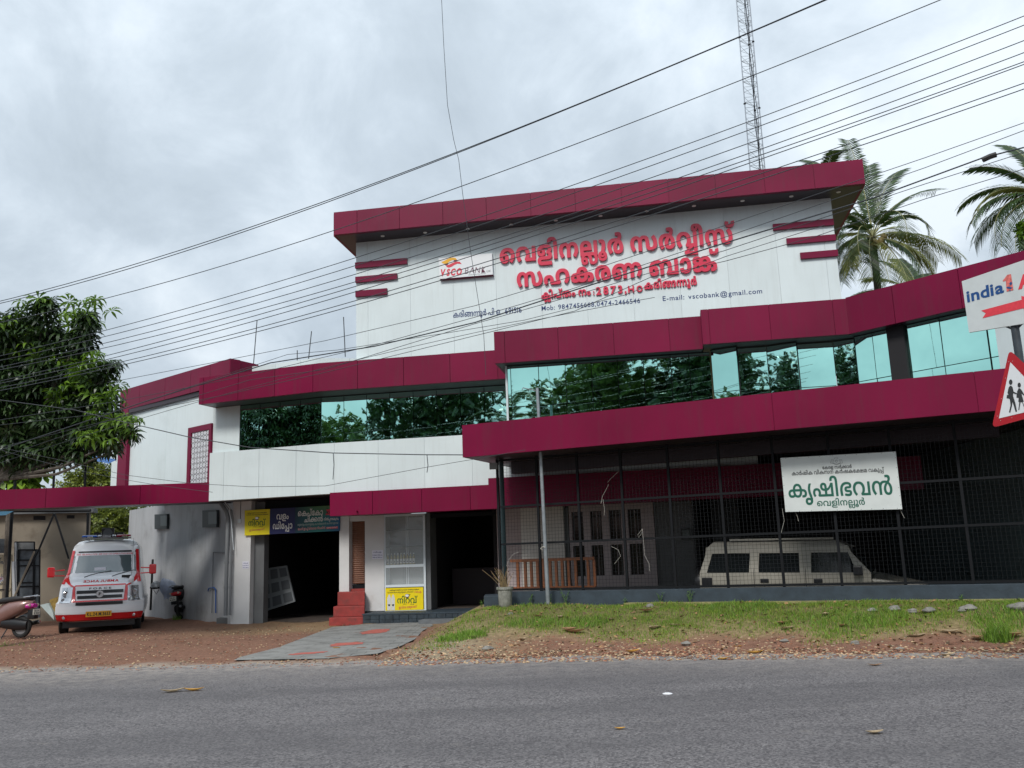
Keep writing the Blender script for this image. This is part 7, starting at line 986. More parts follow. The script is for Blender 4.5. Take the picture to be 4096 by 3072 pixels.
# leaning steel pole with a short bracket
pz = onP(2193, 2415, off(MP, .38)); ptop = onP(2149, 1552, off(MP, .55))
sp_ = thing('steel_pole', 'grey galvanised steel pole leaning against the mesh fence with a short bracket on top', 'pole', tuple(pz))
obj('shaft', M().tube([pz - Vector((0, 0, .15)), pz.lerp(ptop, .5), ptop], .045, 12, r2=.033), steel, sp_, smooth=True)
q1 = onP(2144, 1563, off(MP, .55)); q2 = onP(2092, 1551, off(MP, .75)); q3 = onP(2088, 1560, off(MP, .75))
obj('bracket', M().tube([q1, q2, q3], .011, 6), steel, sp_); obj('stay', M().tube([onP(2147, 1640, off(MP, .55)), onP(2112, 1560, off(MP, .68))], .005, 5), wirem, sp_)
obj('clamp', M().tube([onP(2170, 2200, off(MP, .46)), onP(2162, 2194, off(MP, .48)), onP(2172, 2186, off(MP, .46)), onP(2180, 2190, off(MP, .5))], .008, 5), tie, sp_)
# floodlight at the corner
fl = thing('floodlight', 'small grey floodlight under the left corner of the maroon canopy', 'lamp', tuple(onP(1974, 1866, MP)))
p = onP(1974, 1866, MP); obj('lamp_head', M().box(p.x - .09, p.y - .12, p.z - .07, p.x + .09, p.y - .03, p.z + .07), mat('lamp grey', (.22, .23, .24), .5), fl, bevel=.01); fl.children[0].rotation_euler = (0, 0, 0)
obj('arm', M().tube([p + Vector((.05, 0, .06)), p + Vector((.22, .1, .2))], .012, 6), blackm, fl)
# flower pot with dry plant
fp0 = onP(2022, 2430, off(MP, .45)); fp0.z = hz(fp0.x, fp0.y) - .02
fp = thing('flower_pot', 'weathered cement flower pot with a dry twiggy plant by the low wall end', 'plant pot', tuple(fp0))
obj('pot', M().lathe([(.11, 0), (.14, .05), (.155, .36), (.18, .37), (.18, .42), (.15, .42), (.14, .36)], 16, fp0), mat('cement pot', (.26, .26, .23), .85, var=.3, vscale=12, bump=.3, dirt=(.1, .12, .06), dscale=5), fp, smooth=True)
obj('soil', M().lathe([(.142, .37), (.14, .38)], 12, fp0), mat('soil', (.06, .05, .03), .9), fp)
m = M(); tips = []
for i in range(46):
    a = rnd.uniform(0, 6.28); l = rnd.uniform(.2, .46); e_ = rnd.uniform(.15, .9); b0 = fp0 + Vector((rnd.uniform(-.08, .08), rnd.uniform(-.08, .08), .38)); d = Vector((math.cos(a) * e_ * l - .06, math.sin(a) * e_ * l, l)); m.tube([b0, b0 + d * .5 + Vector((0, 0, .03)), b0 + d], .0035, 3); tips.append(b0 + d)
obj('twigs', m, mat('dry twig', (.24, .17, .08), .8), fp)
m = M()
for t in tips: m.lathe([(.002, -.01), (.011, 0), (.002, .01)], 5, t)
obj('seed_heads', m, mat('seed', (.10, .05, .04), .8), fp)
# wooden railing inside the bay
RPl = off(MP, -2.0)
rl = thing('wooden_railing', 'varnished brown wooden railing inside the mesh near its left corner', 'railing', tuple(onP(2050, 2355, RPl)))
wood = mat('varnished wood', (.26, .09, .035), .4, var=.2, vscale=12)
ra, rb = P2(2042, 2240, RPl), P2(2378, 2240, RPl); z1 = onP(2100, 2236, RPl).z; z0 = onP(2100, 2356, RPl).z
obj('top_rail', M().wall(ra, rb, z1 - .07, z1, -.06, .03), wood, rl, bevel=.008); obj('bottom_rail', M().wall(ra, rb, z0, z0 + .05, -.05, .02), wood, rl)
for i, u in enumerate([2066, 2096, 2120, 2145, 2170, 2196, 2220, 2244, 2270, 2298, 2348, 2373]):
    a, b = P2(u, 2290, RPl), P2(u + 10, 2290, RPl); obj('baluster', M().wall(a, b, z0 + .05, z1 - .07, -.04, .01), wood, rl)
# meter box with black frame on the bay wall
mp_ = off(inn, .02); wc_ = thing('wall_device', 'dark framed wall mounted box on the grey bay wall left of the jeep', 'wall box', tuple(onP(2743, 2135, mp_)))
obj('case', board(mp_, [(2722, 2115), (2765, 2112), (2768, 2158), (2725, 2160)], 0, .12), mat('dark case', (.02, .02, .02), .5), wc_); obj('face', board(off(inn, .145), [(2728, 2122), (2758, 2119), (2761, 2152), (2731, 2154)], 0, .01), mat('device grey', (.10, .12, .12), .4), wc_)
# ------------------------------------------------------------------ bank logo board
LG = off(TW, .12)
lg = thing('logo_sign', 'white bank logo board with yellow and red ribbon emblem left of the big red letters', 'sign', tuple(onP(1860, 1065, LG)))
obj('board', board(LG, [(1754.4, 1033.3), (1967.4, 1012.6), (1971.2, 1097.7), (1757.8, 1115.7)], -.115, 0), mat('logo white', (.72, .74, .76), .4), lg)
obj('board_edge', board(off(LG, -.02), [(1758.5, 1115), (1970.5, 1097), (1973, 1101), (1761, 1119.5)], -.09, 0), maroon, lg)
def lp(x, y): return (1720 + x / 5.821, 980 + y / 5.821)
yel = mat('logo yellow', (.75, .38, .01), .4); lred = mat('logo red', (.62, .03, .06), .4); lmar = mat('logo maroon', (.12, .015, .05), .4)
obj('emblem', poly(LG, [lp(*p) for p in [(262, 395), (330, 372), (400, 330), (470, 300), (560, 292), (605, 310), (640, 360), (560, 345), (500, 362), (440, 395), (400, 430), (340, 440), (300, 430)]], .004), yel, lg)
obj('emblem', poly(LG, [lp(*p) for p in [(370, 482), (450, 455), (520, 420), (600, 390), (690, 388), (740, 445), (640, 435), (570, 465), (500, 510), (440, 528), (395, 515)]], .004), lred, lg)
obj('emblem', poly(LG, [lp(*p) for p in [(335, 442), (410, 430), (425, 455), (365, 478)]], .005), lmar, lg); obj('emblem', poly(LG, [lp(*p) for p in [(545, 350), (630, 345), (645, 375), (575, 392)]], .005), lmar, lg)
for s_, a, b, h, bd, sh, mt in [('VSCO', (255, 720), (745, 690), 26, .05, .2, lred), ('BANK', (810, 675), (1305, 640), 26, -.008, .2, lmar), ('Ltd.', (1320, 632), (1420, 622), 9, .0, .2, black), ('Relationship That Matters', (900, 708), (1300, 672), 4, .0, .2, black)]:
    obj('lettering', join(fit(lat(s_, bd, sh, 1.2), LG, lp(*a), lp(*b), h, .004)), mt, lg)
# ------------------------------------------------------------------ shop row: signs above the garage
SG = off(GF, .06)
def sg(x, y): return (960 + x / 5.027, 2000 + y / 5.027)
yl = mat('poster yellow', (.66, .55, .005), .5, var=.04); dgreen = mat('poster green', (.0, .10, .02), .5)
s1_ = thing('oil_sign', 'square yellow coconut oil sign at the left end of the sign row over the garage', 'sign', tuple(onP(1025, 2090, SG)))
obj('board', board(SG, [sg(95, 208), sg(602, 182), sg(590, 690), sg(92, 715)], -.05, 0), yl, s1_)
obj('lettering', join(fit(mal('nir'), SG, sg(168, 525), sg(515, 510), 24, .004, ref=.72)), dgreen, s1_)
obj('lettering', join(fit(mal('y1'), SG, sg(150, 275), sg(540, 260), 4, .004) + fit(mal('y2'), SG, sg(130, 312), sg(570, 295), 4, .004) + fit(mal('sud'), SG, sg(265, 545), sg(330, 543), 3, .004) + fit(mal('vel'), SG, sg(375, 543), sg(460, 540), 3, .004)), black, s1_)
obj('lettering', join(fit(mal('ivi'), SG, sg(190, 628), sg(495, 600), 8, .004)), mat('poster dull red', (.45, .12, .06), .5), s1_)
def coco(L, cx_, cy_, r, par):
    pts = [(cx_ + r * math.cos(a), cy_ + r * math.sin(a)) for a in [k * math.pi / 9 for k in range(18)]]
    obj('coconut', poly(L, pts, .004), mat('coconut brown', (.10, .04, .02), .6), par); obj('coconut', poly(L, [(cx_ + r * .85 * math.cos(a) - r * .02, cy_ - r * .15 + r * .62 * math.sin(a)) for a in [k * math.pi / 9 for k in range(18)]], .006), mat('coconut white', (.75, .75, .72), .5), par)
    obj('coconut', poly(L, [(cx_ + r * .8, cy_ - r * .4), (cx_ + r * .95, cy_ - r * 1.2), (cx_ + r * 1.1, cy_ - r * .7), (cx_ + r * 1.6, cy_ - r * .8), (cx_ + r * 1.0, cy_ - r * .1)], .005), dgreen, par)
coco(SG, *sg(340, 370), 7.5, s1_)
s2_ = thing('depot_sign', 'dark navy sign with white Malayalam letters over the garage', 'sign', tuple(onP(1130, 2090, SG)))
obj('board', board(SG, [sg(604, 175), sg(1105, 150), sg(1103, 665), sg(592, 690)], -.05, 0), mat('navy', (.008, .012, .075), .5), s2_)
ww = mat('sign white paint', (.62, .62, .60), .5)
obj('lettering', join(fit(mal('val'), SG, sg(735, 395), sg(980, 382), 27, .004)), ww, s2_); obj('lettering', join(fit(mal('dip'), SG, sg(660, 590), sg(1052, 572), 27, .004)), ww, s2_)
s3_ = thing('chicken_sign', 'teal and green sign with white Malayalam lettering right of the navy one over the garage', 'sign', tuple(onP(1270, 2080, SG)))
def gradm():
    m = bpy.data.materials.new('teal print'); m.use_nodes = True; t = m.node_tree; b = t.nodes['Principled BSDF']; c = t.nodes.new('ShaderNodeTexCoord'); g = t.nodes.new('ShaderNodeSeparateXYZ'); t.links.new(c.outputs['Generated'], g.inputs[0])
    r = t.nodes.new('ShaderNodeValToRGB'); t.links.new(g.outputs[0], r.inputs[0]); r.color_ramp.elements[0].color = (.005, .03, .06, 1); r.color_ramp.elements[1].color = (.005, .09, .22, 1); x = r.color_ramp.elements.new(.55); x.color = (.01, .14, .13, 1)
    r2 = t.nodes.new('ShaderNodeValToRGB'); t.links.new(g.outputs[2], r2.inputs[0]); r2.color_ramp.elements[0].position = .55; r2.color_ramp.elements[0].color = (0, 0, 0, 1); r2.color_ramp.elements[1].color = (1, 1, 1, 1)
    mx_ = t.nodes.new('ShaderNodeMix'); mx_.data_type = 'RGBA'; mu = t.nodes.new('ShaderNodeMath'); mu.operation = 'MULTIPLY'; t.links.new(r2.outputs[0], mu.inputs[0]); t.links.new(g.outputs[0], mu.inputs[1]); t.links.new(mu.outputs[0], mx_.inputs[0]); t.links.new(r.outputs[0], mx_.inputs[6]); mx_.inputs[7].default_value = (.12, .22, .02, 1)
    t.links.new(mx_.outputs[2], b.inputs['Base Color']); b.inputs['Roughness'].default_value = .5; return m
obj('board', board(SG, [sg(1108, 150), sg(2010, 100), sg(1998, 620), sg(1106, 665)], -.05, 0), gradm(), s3_)
obj('lettering', join(fit(mal('kep'), SG, sg(1165, 328), sg(1668, 302), 25, .004)), ww, s3_); obj('lettering', join(fit(mal('chi'), SG, sg(1290, 448), sg(1665, 428), 22, .004)), ww, s3_); obj('lettering', join(fit(mal('vil'), SG, sg(1685, 412), sg(1985, 400), 11, .004)), ww, s3_)
obj('lettering', join(fit(mal('k3'), SG, sg(1158, 520), sg(1975, 480), 9, .004)), mat('print grey', (.30, .36, .34), .5), s3_)
obj('lettering', join(fit(mal('k4'), SG, sg(1165, 608), sg(1715, 580), 10, .005)), mat('print pink', (.60, .28, .28), .5), s3_)
obj('label', poly(SG, [sg(1738, 545), sg(1968, 530), sg(1968, 568), sg(1735, 582)], .004), lred, s3_); obj('lettering', join(fit(lat('KEPCO OUTLET', .02), SG, sg(1748, 575), sg(1958, 560), 5.5, .006)), ww, s3_)
obj('label', poly(SG, [sg(1735, 190), sg(1990, 178), sg(1990, 290), sg(1722, 300), sg(1748, 240)], .004), lred, s3_); obj('lettering', join(fit(lat('KEPCO', .04), SG, sg(1745, 277), sg(1985, 268), 10, .006)), black, s3_)
# notices
def notice(x0, y0, x1, y1, L, label):
    o = thing('paper_notice', label, 'notice', tuple(onP(x0, y1, L)))
    obj('sheet', board(L, [(x0, y0), (x1, y0 - 1), (x1, y1 - 1), (x0, y1)], 0, .004), mat('paper', (.72, .72, .80), .8), o); h = (y1 - y0); w = x1 - x0
    blue = mat('ink blue', (.05, .05, .18), .7)
    obj('lettering', join(fit(mal('vel'), L, (x0 + w * .1, y0 + h * .28), (x0 + w * .85, y0 + h * .26), h * .13, .006) + fit(lat('1', .03), L, (x0 + w * .05, y0 + h * .62), (x0 + w * .1, y0 + h * .62), h * .12, .006) + fit(mal('lit'), L, (x0 + w * .16, y0 + h * .62), (x0 + w * .48, y0 + h * .61), h * .12, .006) + fit(lat('350', .03), L, (x0 + w * .53, y0 + h * .61), (x0 + w * .72, y0 + h * .60), h * .12, .006)
        + fit(mal('rup'), L, (x0 + w * .76, y0 + h * .6), (x0 + w * .95, y0 + h * .59), h * .12, .006) + fit(lat('500 ml', .03), L, (x0 + w * .05, y0 + h * .88), (x0 + w * .45, y0 + h * .87), h * .12, .006) + fit(lat('180', .03), L, (x0 + w * .53, y0 + h * .87), (x0 + w * .72, y0 + h * .86), h * .12, .006) + fit(mal('rup'), L, (x0 + w * .76, y0 + h * .86), (x0 + w * .95, y0 + h * .85), h * .12, .006)), blue, o)
notice(1489, 2201, 1532, 2236, off(GF, .003), 'white price notice taped left of the glass shelf cabinet')
notice(970, 2246, 996, 2275, off(GF, .003), 'small white price notice on the left garage pillar')
# shelf cabinet
CB = off(GF, .04)
sb = thing('shelf_cabinet', 'white framed glass shelf cabinet with bottles beside the shop entrance', 'cabinet', tuple(onP(1620, 2448, CB)))
u0_, u1_ = 1538, 1702
def cz(v): return onP(1620, v, CB).z
def cbx(name, ua, ub, va, vb, d0, d1, mt): return obj(name, M().wall(P2(ua, 2250, CB), P2(ub, 2250, CB), cz(vb), cz(va), d0, d1), mt, sb)
cbx('frame', u0_, 1542.5, 2056, 2449, -.35, 0, alu); cbx('frame', 1694, u1_, 2056, 2449, -.35, 0, alu)
for va, vb in [(2056, 2064), (2258, 2269), (2338, 2348), (2440, 2449)]: cbx('frame', 1542.8, 1693.8, va, vb, -.35, .001, alu)
cbx('back_panel', 1542.8, 1693.8, 2064, 2440, -.36, -.34, mat('cabinet back', (.30, .33, .34), .6))
for ua in (1610, 1617): cbx('divider', ua, ua + 4, 2064, 2338, -.33, -.30, alu)
for v in (2119, 2186): cbx('shelf', 1543, 1693.5, v - 1, v + 1.5, -.33, -.02, mat('shelf glass', (.10, .13, .13), .2))
gl = mat('cabinet glass', (.7, .75, .76), .02, alpha=.16, spec=1)
for va, vb in [(2064.5, 2257.5), (2269.5, 2337.5)]:
    for ua, ub in [(1543, 1617), (1618, 1693.5)]: cbx('pane', ua, ub, va, vb, -.008, -.003, gl)
# yellow poster at the bottom
PO = off(GF, .043); ps = thing('oil_poster', 'bright yellow coconut oil poster with two bottles at the foot of the glass cabinet', 'poster', tuple(onP(1620, 2440, PO)))
def yp(x, y): return (1520 + x / 11.06, 2330 + y / 11.06)
obj('sheet', board(PO, [yp(240, 255), yp(1915, 205), yp(1925, 1195), yp(245, 1245)], .001, .006), mat('poster bright yellow', (.80, .62, .0), .45, var=.03), ps)
PQ = off(PO, .006)
obj('lettering', join(fit(mal('nir'), PQ, yp(765, 930), yp(1660, 905), 26, .002)), dgreen, ps)
obj('lettering', join(fit(mal('y1'), PQ, yp(425, 372), yp(1730, 325), 5, .002) + fit(mal('y2'), PQ, yp(330, 475), yp(1480, 432), 5, .002) + fit(mal('sud'), PQ, yp(1015, 972), yp(1175, 968), 3, .002) + fit(mal('vel'), PQ, yp(1320, 970), yp(1510, 966), 3, .002)), black, ps)
obj('lettering', join(fit(mal('vel'), PQ, yp(1510, 450), yp(1830, 437), 6, .002) + fit(mal('ivi'), PQ, yp(835, 1160), yp(1630, 1110), 10, .002)), mat('poster red', (.55, .08, .06), .5), ps)
coco(PQ, *yp(1200, 595), 8.5, ps)
obj('drop', poly(PQ, [yp(1245, 850), yp(1285, 925), yp(1245, 970), yp(1210, 925)], .002), mat('oil drop', (.75, .38, .02), .3), ps)
for x in (405, 580):
    obj('printed_bottle', poly(PQ, [yp(x + a, y) for a, y in [(-80, 1225), (-85, 700), (-45, 610), (-30, 540), (30, 535), (48, 610), (75, 690), (75, 1220)]], .002), mat('bottle print', (.62, .62, .60), .5), ps)
    obj('printed_bottle', poly(PQ, [yp(x - 60, 970), yp(x + 50, 960), yp(x + 30, 1040), yp(x - 20, 1050)], .004), black, ps)
# bottles
bp = mat('oil bottle', (.55, .50, .28), .15, alpha=.75); cap = mat('cap white', (.75, .78, .78), .4); lab = mat('bottle label', (.68, .68, .64), .5)
ords = ['leftmost', 'second from left', 'third from left', 'fourth from left', 'middle', 'fourth from right', 'third from right', 'second from right', 'rightmost']
b0_ = None; bL = off(CB, -.12)
for i, u in enumerate([1552, 1566, 1579, 1592, 1605, 1617.5, 1630, 1642.5, 1655]):
    p = onP(u, 2258, bL); p.z = cz(2258) + .002
    if b0_ is None:
        b0_ = thing('oil_bottle', '', 'bottle', tuple(p), group='oil bottles on the cabinet shelf'); r_ = .033
        obj('body', M().lathe([(r_ * .95, 0), (r_, .01), (r_, .19), (r_ * .7, .23), (.012, .25), (.012, .27)], 12), bp, b0_, smooth=True, local=True)
        obj('label', M().lathe([(r_ + .0015, .03), (r_ + .0015, .15)], 12), lab, b0_, local=True); obj('cap', M().lathe([(.015, .268), (.015, .295)], 10), cap, b0_, local=True)
        obj('label_mark', M().box(-.014, -r_ - .004, .06, .016, -r_ - .0025, .085), black, b0_, local=True); o = b0_
    else:
        o = copy_tree(b0_); o.location = p
    o['label'] = f'{ords[i]} oil bottle in the row on the cabinet shelf'
# steps and shutter
st = thing('red_steps', 'three red oxide painted steps up to the brown roller shutter', 'steps', tuple(onZ(1400, 2500, 0)))
SLn = off(GF, 0)
for k, (ua, ub, v0, v1) in enumerate([(1316, 1452, 2503, 2478), (1333, 1458, 2478, 2444), (1350, 1459, 2444, 2400)]):
    dfr = [.93, .62, .31][k]; dL = off(GF, dfr); za_ = [-.02, .17, .43][k]; zb_ = [.17, .43, .78][k]
    pa = P2(ua, 2470, dL); pb = P2(ub, 2470, dL); qa = P2([1352, 1354, 1357][k], 2400, off(GF, -.12 * 0 - .02 * (3 - k))); qb = P2(1459, 2400, off(GF, -.4))
    st_z0 = -.03 if k == 0 else za_ + .002
    obj('step', M().hexa([(*pa, st_z0), (*pb, st_z0), (*qb, st_z0), (*qa, st_z0), (*pa, zb_), (*pb, zb_), (*qb, zb_), (*qa, zb_)]), redox, st, bevel=.012)
sh = thing('roller_shutter', 'brown corrugated roller shutter above the red steps', 'shutter', tuple(onP(1428, 2350, GF)))
SH = off(GF, -.25); a, b = P2(1397, 2250, SH), P2(1459, 2250, SH); zt_ = 2.62; zb_ = .95; brown = mat('shutter brown', (.19, .085, .05), .5, var=.1, vscale=15); i = 0
while zt_ - .055 * (i + 1) > zb_:
    z = zt_ - .055 * (i + 1); n = nrm((a, b)); m = M(); prof = [(0, 0), (.008, .018), (.018, .028), (.014, .040), (0, .053)]
    for j in range(4):
        (d0, h0), (d1, h1) = prof[j], prof[j + 1]; m.quad((a[0] + n[0] * d0, a[1] + n[1] * d0, z + h0), (b[0] + n[0] * d0, b[1] + n[1] * d0, z + h0), (b[0] + n[0] * d1, b[1] + n[1] * d1, z + h1), (a[0] + n[0] * d1, a[1] + n[1] * d1, z + h1))
    m.wall(a, b, z, z + .05, -.01, -.004)
    obj('slat', m, brown, sh, auto=False); i += 1
obj('bottom_bar', M().wall(a, b, .80, .94, -.02, .02), blackm, sh); obj('padlock', M().tube([onP(1408, 2345, off(SH, .04)), onP(1408, 2368, off(SH, .04))], .02, 8), steel, sh)
# leaning white panelled shutters in the garage
gp = thing('leaning_board', 'grey panelled board leaning inside the dark garage', 'panel', tuple(onP(1100, 2440, off(GF, -1.4))))
gpl = off(GF, -1.4); obj('board', board(gpl, [(1044, 2276), (1146, 2262), (1180, 2406), (1042, 2452)], -.06, 0), mat('grey board', (.22, .24, .25), .6), gp)
pa_ = [(1044, 2276), (1146, 2262), (1180, 2406), (1042, 2452)]
def bil(s, t): a = lerp2(pa_[0], pa_[1], s); b = lerp2(pa_[3], pa_[2], s); return lerp2(a, b, t)
for i in range(3):
    for j in range(3): obj('recess', board(gpl, [bil(i / 3 + .04, j / 3 + .05), bil(i / 3 + .29, j / 3 + .05), bil(i / 3 + .29, j / 3 + .28), bil(i / 3 + .04, j / 3 + .28)], .001, .02), mat('board recess', (.09, .10, .11), .7), gp)
# pipes on the left pillar and carport wall
pp1 = thing('drain_pipes', 'grey drain pipes running down the corner by the garage pillar', 'pipe', tuple(onP(905, 2460, off(GF, .02))))
dL = off(GF, .10); pm = mat('pvc grey', (.17, .18, .19), .5)
for us, r in [([(882, 2012), (905, 2045), (912, 2070), (908, 2200), (902, 2462)], .055), ([(900, 2012), (925, 2045), (929, 2080), (925, 2200), (919, 2460)], .035)]:
    P = [onP(u, v, dL) for u, v in us]; obj('pipe', M().tube(P, r, 10), pm, pp1, smooth=True)
    for v in (2250, 2350): q = onP(us[3][0] - (v - 2200) * .023, v, dL); obj('collar', M().lathe([(r + .008, -.03), (r + .008, .03)], 10, q), pm, pp1)
obj('conduit', M().tube([onP(u, v, off(GF, .16)) for u, v in [(899, 2008), (921, 2036), (917, 2043), (926, 2090), (934, 2200)]], .010, 6), alu, pp1)
obj('pipe_block', M().box(onZ(920, 2490, 0).x - .35, onZ(920, 2490, 0).y - .1, -.05, onZ(920, 2490, 0).x + .25, onZ(920, 2490, 0).y + .3, .14), concrete, pp1, bevel=.01)
tp = thing('tap_pipe', 'thin grey water pipe with a blue tap on the carport wall', 'tap', tuple(onP(860, 2450, SW)))
SWo = off(SW, .05)
obj('pipe', M().tube([onP(u, v, SWo) for u, v in [(903, 2209), (853, 2209), (851, 2300), (847, 2452)]], .014, 8), pm, tp)
obj('tap', M().tube([onP(u, v, SWo) for u, v in [(832, 2365), (834, 2355), (840, 2352), (856, 2350), (863, 2358), (863, 2452)]], .018, 8), mat('tap blue', (.02, .08, .28), .4), tp)
for (a, b, c, d, l) in [(629, 2058, 677, 2117, 'left dark square meter recess in the carport wall'), (821, 2042, 877, 2110, 'right dark meter box near the drain pipes')]:
    o = thing('meter_box', l, 'meter box', tuple(onP(a, d, SW))); obj('box', board(SW, [(a, b), (c, b - 2), (c, d - 1), (a, d)], .003, .09), mat('meter dark', (.035, .045, .05), .5), o); obj('cover', board(SWo, [(a + 20, b + 6), (c - 3, b + 4), (c - 3, d - 14), (a + 20, d - 12)], .045, .06), mat('meter grey', (.08, .10, .11), .4), o)
sk = thing('wall_switch', 'small white switch box with a conduit on the garage pillar', 'switch', tuple(onP(959, 2085, GF)))
obj('box', board(GF, [(953, 2076), (966, 2076), (966, 2092), (953, 2092)], .001, .04), alu, sk); obj('conduit', M().tube([onP(963, 1998, off(GF, .01)), onP(962, 2076, off(GF, .01))], .008, 6), concrete, sk)
# roof rods
for i, (a, b) in enumerate([((1028, 1282), (1013, 1437)), ((1246, 1325), (1233, 1408)), ((1189, 1401), (1189, 1414)), ((1374, 1268), (1381, 1385))]):
    L = off(line(KP, -12), -1.2); q0, q1 = onP(*b, L), onP(*a, L); o = obj('roof_rod', M().tube([q0 - Vector((0, 0, .3)), q1], .014, 5), wirem)
    tag(o, ['tallest leftmost bare rod standing on the low roof parapet', 'tilted rod third along the low roof parapet', 'very short rod stub on the parapet', 'rod just left of the tall white wall'][i], 'rod', 'bare rods on the roof')
# ------------------------------------------------------------------ ambulance (local frame: x right, y back, z up; front at y=0)
vp = onY(398, 2400, 23.4)
am = thing('ambulance', 'white and red high roofed ambulance van with a blue and red light bar', 'ambulance', (vp.x, vp.y, -.02), rz=R(21))
vw = mat('van white', (.78, .79, .82), .25, coat=.6, var=.02); vr = mat('van red', (.62, .008, .015), .25, coat=.6); vb = mat('van black', (.012, .012, .014), .35); chrome = mat('lamp silver', (.55, .57, .60), .15, metal=.8)
prof = [(.30, .16, .96), (.34, .06, 1.0), (.52, .0, 1.04), (.78, .0, 1.04), (.83, .05, 1.00), (1.18, .12, .97), (1.26, .18, .95), (1.40, .46, .92), (1.52, .80, .89), (1.80, 1.00, .865), (2.07, 1.17, .835), (2.15, 1.22, .83), (2.25, 1.32, .80), (2.36, 1.55, .72), (2.42, 1.85, .60), (2.44, 2.3, .45)]
pz_, pf_, pw_ = [np.array([p[i] for p in prof]) for i in range(3)]
def vf(z): return float(np.interp(z, pz_, pf_))
def vwid(z): return float(np.interp(z, pz_, pw_))
def vsurf(s, z, d=0):      # s in -1..1 across the front
    w = vwid(z); x = s * w; cor = .30 * abs(s) ** 5 + .06 * s * s
    return (x * (1 + d * .2), vf(z) + cor - d, z)
m = M(); S_ = [math.sin(t) for t in np.linspace(-math.pi / 2, math.pi / 2, 23)]; Zs = list(pz_); rows = []
back = 5.3
for z in Zs:
    w = vwid(z); r_ = [vsurf(s, z) for s in S_]; y0 = r_[-1][1]
    left = [(-w, y0 + (back - y0) * t, z) for t in (.3, .6, 1)]; right = [(w, y0 + (back - y0) * t, z) for t in (.3, .6, 1)]
    rows.append(left[::-1] + r_ + right)
n = len(rows[0])
for r_ in rows: m.v += r_
for i in range(len(rows) - 1):
    for j in range(n - 1): m.f.append((i * n + j, i * n + j + 1, (i + 1) * n + j + 1, (i + 1) * n + j))
    m.f.append((i * n + n - 1, i * n, (i + 1) * n, (i + 1) * n + n - 1))
m.f.append(tuple((len(rows) - 1) * n + j for j in range(n))); m.f.append(tuple(range(n))[::-1])
body = obj('body', m, vw, am, smooth=True, local=True)
def patch(name, s0, s1, z0, z1, mt, d=.008, parent=None, ns=10, nz=6, fs=None):
    m = M(); 
    for i in range(nz + 1):
        z = z0 + (z1 - z0) * i / nz; a, b = (s0, s1) if fs is None else fs(i / nz)
        for j in range(ns + 1): m.v.append(vsurf(a + (b - a) * j / ns, z, d))
    for i in range(nz):
        for j in range(ns): q = i * (ns + 1) + j; m.f.append((q, q + 1, q + ns + 2, q + ns + 1))
    return obj(name, m, mt, parent or am, smooth=True, local=True)
patch('windscreen', 0, 0, 1.53, 2.045, mat('windscreen', (.10, .13, .14), .04, spec=1, coat=1), fs=lambda t: (-.90, .90))
patch('windscreen_frame', -.93, .93, 2.046, 2.10, vb)
patch('windscreen_banner', -.89, .89, 1.975, 2.05, mat('banner white', (.75, .75, .78), .4), d=.014)
for s in (-1, 1):
    patch('pillar_trim', 0, 0, 1.26, 2.13, vr, d=.012, fs=lambda t, s=s: sorted((s * .91, s * 1.0)), ns=4, nz=12)
    patch('hood_trim', 0, 0, 1.19, 1.50, vr, d=.014, ns=6, nz=8, fs=lambda t, s=s: sorted((s * (.62 + .30 * t ** .6), s * (.72 + .28 * min(1, t * 1.6)))))
patch('grille_surround', -.62, .62, 1.19, 1.225, vr, d=.022, nz=2)
for s in (-1, 1): patch('grille_surround', 0, 0, .80, 1.20, vr, d=.02, nz=4, ns=3, fs=lambda t, s=s: sorted((s * (.56 + .05 * t), s * (.64 + .04 * t))))
patch('grille_surround', -.58, .58, .80, .835, vr, d=.022, nz=2)
grl = patch('grille', 0, 0, .835, 1.19, vw, d=.024, nz=3, fs=lambda t: (-.555 - .05 * t, .555 + .05 * t))
for z0, z1, a in [(1.005, 1.085, .56), (.875, .955, .53)]: patch('grille_slot', -a, a, z0, z1, vb, d=.032, parent=grl)
patch('lower_intake', -.53, .53, .715, .795, vb, d=.03)
em = obj('emblem', M().lathe([(.088, 0), (.088, .02), (.07, .024)], 20, (0, 0, 0), ax='Y'), chrome, grl, local=True); em.location = (0, vf(.98) - .06, .985)
patch('bumper', -1.0, 1.0, .50, .70, vw, d=.035, ns=24); 
patch('bumper', -1.0, 1.0, .32, .498, vr, d=.030, ns=24)
